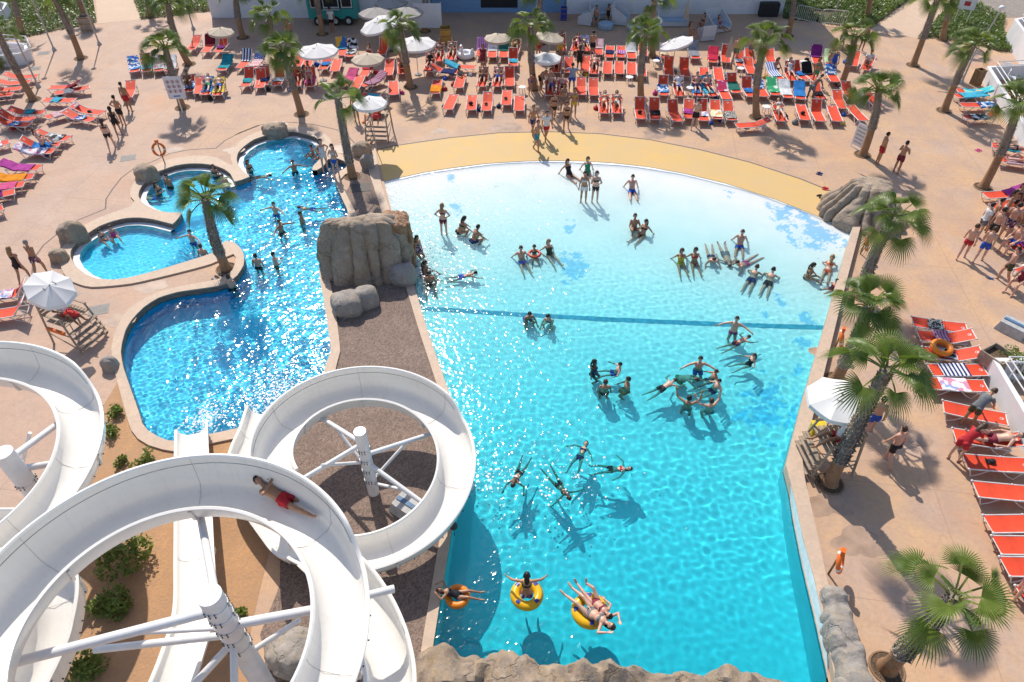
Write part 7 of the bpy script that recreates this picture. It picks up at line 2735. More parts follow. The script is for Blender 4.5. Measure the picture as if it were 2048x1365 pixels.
# ---------------------------------------------------------------- parasols
def at(c, x, y, h):
    q = G(*X(c, x, y), h)
    return (q.x, q.y)
PAR = [('c2', 530, 378, 1.25, 2.2, 'white', 'large white parasol with dark print right of the left palms', (0, 0), True),
       ('c2', 925, 450, 1.0, 2.1, 'beige', 'beige parasol in the middle of the left lounger rows', (0, 0), False),
       ('c2', 1015, 165, 1.35, 2.4, 'white', 'tall white parasol in front of the food truck', (.1, -.25), True),
       ('c2', 1300, 320, 1.3, 2.3, 'white', 'large white parasol right of the back palm', (0, 0), True),
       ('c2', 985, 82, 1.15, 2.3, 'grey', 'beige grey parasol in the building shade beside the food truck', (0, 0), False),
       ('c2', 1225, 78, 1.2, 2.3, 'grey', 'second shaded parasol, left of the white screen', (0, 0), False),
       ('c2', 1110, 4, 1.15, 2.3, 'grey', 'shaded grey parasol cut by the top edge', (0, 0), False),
       ('c2', 1950, 290, .88, 2.1, 'beige', 'beige parasol above the dark green towel', (0, 0), False),
       ('c3', 392, 280, .95, 2.1, 'beige', 'beige parasol behind the small white one by the middle palm', (0, .15), False),
       ('c3', 370, 445, .88, 2.1, 'white', 'small white parasol with black print beside the middle palm', (0, 0), True),
       ('c3', 1390, 322, 1.1, 2.2, 'white', 'tilted white parasol in the back row right of the middle', (-.1, -.3), True),
       ('c1', 1735, 242, .85, 2.0, 'beige', 'beige parasol by the white wall at the upper left', (0, .1), False)]
for c, x, y, r_, h, col, lb, tl, pr in PAR:
    p = at(c, x, y, h - .15)
    parasol(p, r_, h, lb, col, tl, pr)
for c, x, y, lb in (('c3', 1465, 130, 'closed beige parasol standing by the wicker sofa'), ('c3', 1800, 430, 'closed beige parasol in the back row beside the man in navy shorts')):
    p = at(c, x, y, 1.3)
    parasol(p, 1, 2.3, lb, 'beige', closed=True)
# lifeguard chairs and their parasols
ta = tower_chair(G(*X('c2', 1025, 1075)), R(176), 'wooden lifeguard chair at the left end of the yellow beach')
parasol(at('c2', 942, 800, 2.75), .88, 2.9, 'white parasol over the lifeguard chair by the yellow beach', 'white', (0, 0), True, base=False)
tb = tower_chair(G(*X('c5', 605, 1310)), R(-112), 'wooden lifeguard chair left of the lagoon near the far left slide')
parasol(at('c5', 375, 945, 2.5), .80, 2.75, 'tilted white parasol over the left lifeguard chair', 'white', (.22, .5), True, base=False)
tc = tower_chair(G(*X('c10', 235, 1170)), R(95), 'wooden lifeguard chair by the wave pool wall under the leaning palm')
parasol(at('c10', 345, 735, 2.45), .98, 2.6, 'white parasol over the lifeguard chair by the wave pool wall', 'white', (0, 0), True, base=False)
def on_tower(t, dy=-.1, dz=1.15):
    M = Matrix.Translation(t.location) @ Matrix.Rotation(t.rotation_euler.z, 4, 'Z')
    return M @ Matrix.Translation((0, dy, dz))
person(None, 0, 'guard', 'm', 'lifeguard in orange top and red shorts on the chair by the yellow beach', 'olive', 'dark', [('shirt', 'orange'), ('shorts', 'red')], M=on_tower(ta))
person(None, 0, 'guard', 'm', 'lifeguard in white shirt and red shorts on the chair left of the lagoon', 'brown', 'dark', [('shirt', 'white'), ('shorts', 'red')], M=on_tower(tb))
person(None, 0, 'guard', 'm', 'lifeguard in white shirt and red shorts on the chair by the wave pool wall', 'olive', 'dark', [('shirt', 'white'), ('shorts', 'red')], M=on_tower(tc))
def rescue(t, dx, dy, z, lb):
    b = MB(); b.tube([(0, -.45, 0), (0, -.4, 0), (0, .4, 0), (0, .45, 0)], [.03, .075, .075, .03], 12)
    o = tag(link('rescue_float', b.mesh('rescue_float'), None, M_ORANGE), lb, 'rescue float')
    o.matrix_world = Matrix.Translation(t.location) @ Matrix.Rotation(t.rotation_euler.z, 4, 'Z') @ Matrix.Translation((dx, dy, z))
rescue(ta, .68, .1, 1.0, 'orange rescue float hung on the lifeguard chair by the yellow beach')
rescue(tb, .70, .1, .95, 'orange rescue float hung on the lifeguard chair left of the lagoon')
for t, lb in ((ta, 'red canvas bag under the lifeguard chair by the yellow beach'), (tb, 'red canvas bag on the steps of the lifeguard chair left of the lagoon')):
    o = link('bag', BAG.copy()); o.data.materials.clear(); o.data.materials.append(M_REDP); o.scale = (1.9, 1.3, 1.5)
    o.location = t.matrix_basis @ Vector((0, .30, 1.16)); tag(o, lb, 'bag')
b = MB(); b.box(-.2, .2, -.15, .15, 0, .36); b.box(-.22, .22, -.17, .17, .36, .4)
o = tag(link('first_aid_box', b.mesh('first_aid_box', False), None, mat('box_yellow', (0.75, 0.55, 0.02), 0.5)), 'yellow box with white label on the wave pool lifeguard chair', 'box')
o.location = tc.matrix_basis @ Vector((.62, .25, .72))
b = MB(); b.box(-.12, .12, -.155, -.151, .1, .26); lbm = link('paper_label', b.mesh('paper_label', False), o, M_PLAST)

# tables
for c, x, y, lb in (('c3', 1015, 660, 'white side table in the open gap left of the middle palm'), ('c3', 1225, 530, 'white side table right of the middle palm trunks'), ('c3', 175, 740, 'white side table behind the front row left part'), ('c4', 110, 850, 'white side table at the foot of the right lounger palm'), ('c4', 290, 500, 'white side table in the right back row, left one'), ('c4', 390, 510, 'white side table in the right back row, right one'), ('c3', 1490, 745, 'white side table between two reclining men in the second row'), ('c3', 1885, 590, 'white side table under the closed beige parasol')):
    side_table(G(*X(c, x, y)), lb)

# lifebuoys
lifebuoy(X('c1', 1300, 1310), 'orange lifebuoy on a post by the middle bubble bay', .95, rz=R(0))
lifebuoy(X('c9', 500, 920), 'orange lifebuoy on the pool wall nearest the ridged rock', .6, rz=R(66))
lifebuoy(X('c10', 318, 410), 'orange lifebuoy on the pool wall beside the middle palms', .6, rz=R(66))
lifebuoy(X('c11', 345, 645), 'orange and yellow lifebuoy by the near right rock wall', .8, rz=R(60))

# swan ring
sw = tag(empty('swan_ring', G(*X('c2', 1700, 455)), R(160)), 'white inflatable swan ring on the deck among the back row loungers', 'swan ring')
b = MB(); b.torus((0, 0, .2), .40, .2, 36, 14); link('ring', b.mesh('ring'), sw, mat('swan_white', (0.78, 0.78, 0.80), 0.3, 0.05))
b = MB(); b.tube([(0, .5, .3), (0, .62, .55), (0, .55, .85), (0, .68, 1.0), (0, .82, .98)], [.12, .09, .075, .09, .06], 12); link('neck', b.mesh('neck'), sw, MATS['swan_white'])
b = MB(); b.tube([(0, .86, .97), (0, .98, .92)], [.045, .015], 8); link('beak', b.mesh('beak'), sw, M_ORANGE)
for s in (-1, 1):
    b = MB(); b.ball((s * .42, -.1, .42), .2, (.35, 1.4, .9)); link('wing', b.mesh('wing'), sw, MATS['swan_white'])

# rings lying about and in the water
M_RINGO = mat('ring_orange', (0.85, 0.24, 0.015), 0.35, 0.08)
M_RINGY = mat('ring_yellow', (0.85, 0.47, 0.01), 0.3, 0.08)
g = G(*X('c10', 1035, 395), .55)
swim_ring((g.x, g.y, .56), .30, .10, 'orange swim ring lying on the second and third near right loungers', M_RINGO, tilt=.12)
WZ = LEVEL + .05
def ring_at(c, x, y, rad, tube, lb, m, marks, rz=0.0, z=None):
    q = G(*X(c, x, y), LEVEL + .1)
    return swim_ring((q.x, q.y, WZ if z is None else z), rad, tube, lb, m, marks, rz)
r1 = ring_at('c15', 148, 897, .255, .10, 'orange swim ring in the shade by the pool wall', M_RINGO, False)
r2 = ring_at('c15', 524, 887, .325, .135, 'yellow swim ring with blue handles holding one woman', M_RINGY, True, .3)
r3 = ring_at('c15', 866, 975, .36, .15, 'yellow swim ring with blue handles holding two women', M_RINGY, True, -.5)
M_RINGD = mat('ring_black', (0.03, 0.025, 0.025), 0.4)
M_RINGP = stripes('ring_pink_stripe', (0.62, 0.28, 0.28), (0.68, 0.62, 0.60), 9.0, 0)


ring_at('c7', 942, 722, .24, .06, 'small red float under the middle one of three bathers', mat('ring_red', (0.55, 0.06, 0.03), 0.4), False)

# ---------------------------------------------------------------- people
def dbig(x, y):
    return float(depth_big(np.array([x]), np.array([y]))[0])
def P(c, x, y, mode, pose, yaw, sex, sk, hr, cl, lb, s=1.0, **kw):
    q = X(c, x, y)
    wr = wear_of(cl) if cl else []
    recv = mode in ('w', 'f', 's', 'l', 'ls')
    if mode == 'w':
        if pose + '_w' not in POSES:      # knees bent, as people stand about in water
            POSES[pose + '_w'] = dict(POSES[pose], z=.66, th=(.12, .6, -.8), sn=(.02, -.55, -.84))
            for k_ in ('thR', 'thL', 'snR', 'snL'):
                POSES[pose + '_w'].pop(k_, None)
        if pose != 'crouch':
            pose = pose + '_w'
        s *= .95
    if mode in ('s', 'ls'):
        s *= .78
    if mode == 'l':
        s *= .92
    if mode == 'd':
        loc = G(*q)
    elif mode == 'f':                     # sits or stands on the pool floor, pixel at the seat or feet
        g = G(*q, LEVEL)
        loc = Vector((g.x, g.y, -dbig(g.x, g.y) + .0))
    elif mode == 'w':                     # stands in the wave pool, pixel where the water cuts the body
        g = G(*q, LEVEL)
        loc = Vector((g.x, g.y, -dbig(g.x, g.y)))
    elif mode == 's':                     # floats at the surface of the wave pool
        g = G(*q, LEVEL)
        loc = Vector((g.x, g.y, LEVEL - (.01 if pose in ('swim', 'float', 'star') else .04)))
    elif mode == 'l':                     # stands in the lagoon
        g = G(*q, LLEV)
        loc = Vector((g.x, g.y, -LD + .05))
    elif mode == 'ls':
        g = G(*q, LLEV)
        loc = Vector((g.x, g.y, LLEV - .06))
    else:
        loc = G(*q, mode)
        loc.z = mode
    return person(loc, yaw, pose, sex, lb, sk, hr, wr, s, recv=recv, **kw)
BP = [
 ('c7', 1185, 180, 'f', 'recline', 150, 'f', 'tan', 'dark', 'black swimsuit', 'woman in black swimsuit leaning back at the shallow edge'),
 ('c7', 1312, 168, 'f', 'recline', 178, 'f', 'pale', 'brown', 'green swimsuit', 'woman in green swimsuit sitting at the shallow edge'),
 ('c7', 1283, 355, 'f', 'stand', 185, 'f', 'tan', 'dark', 'white bikini', 'woman in white bikini standing in the shallows facing the camera'),
 ('c7', 1362, 355, 'f', 'fold', 175, 'f', 'pale', 'dark', 'black bikini', 'woman in black bikini standing in the shallows with folded arms'),
 ('c7', 308, 575, 'f', 'hips', 10, 'f', 'pale', 'blonde', 'maroon bikini', 'blonde woman seen from behind with hands on hips in shallow water'),
 ('c7', 412, 580, 'f', 'crouch', 70, 'f', 'tan', 'dark', 'black bikini', 'woman in black bikini crouching in the shallows near the waterfall rock'),
 ('c7', 510, 640, 'f', 'crouch', 60, 'm', 'tan', 'dark', 'navy shorts', 'man squatting in shallow water behind the crouching woman'),
 ('c7', 855, 760, 'f', 'recline', 165, 'm', 'pink', 'brown', 'blue shorts', 'man in blue shorts leaning back, left of three bathers'),
 ('c7', 942, 725, 's', 'soak', 175, 'f', 'tan', 'dark', 'navy bikini', 'woman on a small red float, middle of three bathers'),
 ('c7', 1052, 715, 'f', 'recline', 158, 'f', 'pale', 'blonde', 'olive swimsuit', 'blonde woman in dark swimsuit, right of three bathers'),
 ('c7', 132, 745, 'w', 'stand', 120, 'f', 'tan', 'dark', 'patterned swimsuit', 'woman in the spray just right of the waterfall rock'),
 ('c7', 165, 848, 'f', 'sit', 100, 'f', 'brown', 'brown', 'maroon bikini', 'woman raising an arm in the water below the waterfall rock'),
 ('c7', 207, 910, 'f', 'sit', 170, 'm', 'olive', 'dark', 'black shorts', 'man sitting in the splashes beside the round boulder'),
 ('c7', 440, 880, 's', 'swim', 78, 'm', 'tan', 'dark', 'blue shorts', 'man in blue shorts swimming right near the waterfall rock'),
 ('c7', 890, 1150, 'w', 'crouch', 160, 'm', 'olive', 'dark', 'blue shorts', 'man in blue shorts crouching at the dark lane line'),
 ('c7', 1050, 1165, 'w', 'crouch', 200, 'f', 'pale', 'dark', 'pink top and white bottoms', 'woman in pink top at the lane line beside a man'),
 ('c8', 235, 230, 'f', 'recline', 180, 'm', 'pink', 'dark', 'blue shorts', 'man in blue shorts alone at the shallow edge leaning back'),
 ('c8', 252, 500, 'f', 'kneesup', 178, 'm', 'tan', 'dark', 'black trunks', 'man in black trunks sitting beside a long haired woman'),
 ('c8', 312, 540, 'f', 'recline', 220, 'f', 'tan', 'dark', 'black bikini', 'long haired woman sitting in shallow water beside a man'),
 ('c8', 600, 750, 'f', 'recline', 180, 'f', 'tan', 'brown', 'yellow swimsuit', 'woman in yellow swimsuit at the left end of the bather line'),
 ('c8', 700, 745, 'f', 'recline', 182, 'f', 'tan', 'dark', 'red bikini', 'woman in red bikini second from left in the bather line'),
 ('c8', 825, 705, 'f', 'prone', 185, 'm', 'pink', 'brown', 'navy trunks', 'man in navy trunks lying on his belly facing the camera'),
 ('c8', 932, 690, 'f', 'back0', 0, 'm', 'pale', 'dark', 'grey shorts', 'man in dark grey shorts lying on his back, head toward the camera'),
 ('c8', 1032, 625, 'f', 'recline', 195, 'm', 'pink', 'brown', 'blue shorts', 'man in blue shorts leaning back behind the bather line'),
 ('c8', 1072, 752, 'f', 'prone', 235, 'm', 'pink', 'brown', 'pink trunks', 'man lying on his belly in the middle of the bather line'),
 ('c8', 1125, 862, 'f', 'prone', 30, 'm', 'pale', 'brown', 'navy shorts', 'man in navy shorts stretched out on his belly, left of a pair'),
 ('c8', 1250, 885, 'f', 'prone', 28, 'm', 'pale', 'dark', 'black shorts', 'man in black shorts stretched out on his belly, right of a pair'),
 ('c8', 1530, 850, 'f', 'sit', 120, 'f', 'tan', 'dark', 'black bikini', 'dark haired woman sitting in the shallows by the right wall'),
 ('c8', 1682, 810, 'f', 'prone', 28, 'f', 'pale', 'blonde', 'orange bikini', 'blonde woman in orange bikini kneeling at the right wall'),
 ('c8', 1712, 935, 's', 'soak', 250, 'f', 'pink', 'dark', 'maroon swimsuit', 'dark haired woman in maroon lying back against the right wall'),
 ('c8', 985, 1262, 'w', 'wide', 200, 'm', 'pale', 'dark', 'pink trunks', 'man with arms out standing just beyond the lane line at right'),
 ('c8', 1010, 1345, 's', 'swim', 65, 'm', 'pink', 'brown', 'maroon trunks', 'man in maroon trunks swimming below the man with arms out'),
 ('c14', 140, 500, 'w', 'stand', 120, 'f', 'dark', 'dark', 'navy swimsuit', 'dark skinned woman at the left of the pool group'),
 ('c14', 365, 510, 's', 'soak', 270, 'm', 'pale', 'dark', 'blue shorts', 'man in blue shorts sitting back in the water facing left'),
 ('c14', 255, 690, 'w', 'stand', 0, 'm', 'tan', 'brown', 'black shorts', 'man in black shorts seen from behind at the group\'s left'),
 ('c14', 485, 665, 'w', 'fold', 275, 'm', 'tan', 'dark', 'orange shorts', 'man in orange shorts standing with hands together'),
 ('c14', 850, 685, 's', 'swim', 60, 'm', 'pale', 'brown', 'black shorts', 'swimmer with arms spread between the two pool groups'),
 ('c14', 1020, 560, 'w', 'stoop', 110, 'm', 'pale', 'brown', 'green shorts', 'man in green shorts bending over in the pool'),
 ('c14', 1215, 480, 'w', 'wide', 185, 'm', 'pink', 'dark', 'blue shorts', 'man in blue shorts with both arms held away from his sides'),
 ('c14', 1345, 590, 's', 'soak', 255, 'm', 'tan', 'brown', 'patterned shorts', 'man in patterned shorts leaning back in the water facing left'),
 ('c14', 1378, 690, 's', 'soak', 250, 'm', 'pale', 'dark', 'navy shorts', 'pale man in navy shorts below the patterned shorts man'),
 ('c14', 1108, 850, 'w', 'armsup', 20, 'm', 'tan', 'dark', 'grey shorts', 'man waving one raised arm, back to the camera'),
 ('c14', 1335, 880, 'w', 'armsup', 350, 'm', 'pink', 'brown', 'grey trunks', 'pink skinned man with both arms raised, back to the camera'),
 ('c14', 1735, 425, 's', 'soak', 255, 'f', 'pale', 'brown', 'black swimsuit', 'woman in black swimsuit floating with legs stretched left'),
 ('c15', 812, 140, 's', 'float', 205, 'f', 'pale', 'brown', 'navy bikini', 'woman drifting on her back with one arm out, furthest of four swimmers'),
 ('c15', 480, 232, 's', 'swim', 200, 'f', 'tan', 'brown', 'black bikini', 'brown haired swimmer at the left of the four swimmers'),
 ('c15', 700, 295, 's', 'star', 150, 'f', 'tan', 'brown', 'black bikini', 'swimmer with spread arms and legs pointing up left'),
 ('c15', 985, 208, 's', 'float', 272, 'f', 'pale', 'dark', 'red top and black bottoms', 'woman in red top floating on her back, rightmost of four swimmers'),
]
for a in BP:
    P(*a)
q = Vector(r1.location)
person(q + Vector((0, 0, .08)), 92, 'ringlie', 'f', 'girl in black swimsuit lying across the orange swim ring', 'olive', 'brown', wear_of('black swimsuit'), .72, recv=True)
q = Vector(r2.location)
person(q + Vector((-.01, -.02, .12)), 0, 'ringsit', 'f', 'woman in black top sitting in the yellow ring, back to the camera', 'tan', 'dark', wear_of('black top and patterned bottoms'), .95, recv=True)
q = Vector(r3.location)
person(q + Vector((.02, -.16, .16)), 318, 'ringlie', 'f', 'woman in grey bikini lying back across the yellow swim ring', 'pale', 'brown', wear_of('grey bikini'), 1.0, recv=True)
person(q + Vector((.16, .10, .16)), 330, 'back1', 'f', 'dark haired woman in maroon bikini behind her on the yellow ring', 'pink', 'dark', wear_of('maroon bikini'), .85, recv=True)
LPP = [
 ('c6', 155, 285, 'l', 'stand', 120, 'f', 'tan', 'dark', 'black bikini', 'woman by the left finger of the far bubble bay'),
 ('c6', 215, 318, 'ls', 'swim', 90, 'm', 'brown', 'dark', 'black shorts', 'swimmer in front of the far bubble bay'),
 ('c6', 432, 285, 'l', 'wide', 150, 'm', 'tan', 'brown', 'navy shorts', 'man standing in the middle of the far bubble bay mouth'),
 ('c6', 553, 195, 'ls', 'sit', 250, 'm', 'tan', 'dark', 'teal shorts', 'man sitting with a woman in the far bubble bay corner'),
 ('c6', 592, 210, 'ls', 'sit', 240, 'f', 'pink', 'brown', 'black bikini', 'woman sitting with a man in the far bubble bay corner'),
 ('c6', 626, 285, .08, 'hips', 150, 'f', 'pale', 'brown', 'white swimsuit', 'woman standing on the stone finger of the far bay'),
 ('c6', 695, 318, .08, 'fold', 190, 'f', 'pale', 'dark', 'white top and blue bottoms', 'woman in white top standing by the gravel bed corner'),
 ('c6', 315, 548, 'l', 'wide', 200, 'm', 'pale', 'brown', 'blue shorts', 'man standing mid lagoon left of the swimmer'),
 ('c6', 530, 515, 'ls', 'swim', 270, 'm', 'tan', 'brown', 'blue shorts', 'swimmer in blue shorts heading left across the lagoon'),
 ('c6', 480, 608, 'l', 'stand', 90, 'm', 'olive', 'dark', 'white shorts', 'man standing below the lagoon swimmer'),
 ('c6', 350, 660, 'l', 'wide', 120, 'm', 'tan', 'brown', 'red shorts', 'man wading in mid lagoon, lowest of the three there'),
 ('c6', 205, 872, 'l', 'stand', 0, 'm', 'pale', 'dark', 'black shorts', 'man in black shorts seen from behind near the peninsula'),
 ('c6', 315, 862, 'l', 'fold', 60, 'm', 'pale', 'dark', 'orange shorts', 'man in orange shorts beside the man in black shorts'),
 ('c5', 1755, 925, 'l', 'stand', 0, 'm', 'pale', 'brown', 'black shorts', 'man in the water at the tip of the palm peninsula'),
 ('c5', 785, 580, 'ls', 'sit', 120, 'f', 'pink', 'dark', 'black bikini', 'girl sitting on the near bubble bay ledge, left one'),
 ('c5', 868, 550, 'ls', 'sit', 140, 'f', 'pink', 'brown', 'pink swimsuit', 'girl in pink swimsuit on the near bubble bay ledge'),
 ('c5', 1462, 580, 'l', 'wide', 200, 'm', 'pale', 'dark', 'blue shorts', 'boy at the mouth of the near bubble bay'),
 ('c5', 1545, 690, 'l', 'stand', 0, 'm', 'pale', 'brown', 'black shorts', 'man in black shorts leaning at the bay wall by the palm'),
 ('c5', 1285, 155, 'l', 'stand', 200, 'm', 'tan', 'dark', 'black shorts', 'man standing in the middle bubble bay'),
 ('c5', 1205, 215, 'l', 'fold', 100, 'f', 'tan', 'dark', 'black bikini', 'woman beside a lying bather in the middle bubble bay'),
 ('c5', 1165, 248, 'ls', 'float', 90, 'm', 'pale', 'dark', 'blue shorts', 'man in blue shorts lying on the middle bubble bay ledge'),
 ('c5', 1635, 80, 'l', 'stand', 180, 'f', 'tan', 'brown', 'black bikini', 'woman at the far side of the middle bubble bay'),
 ('c5', 1705, 155, 'l', 'stand', 160, 'm', 'pink', 'brown', 'blue shorts', 'man behind the palm crown in the middle bubble bay'),
]
for a in LPP:
    P(*a)
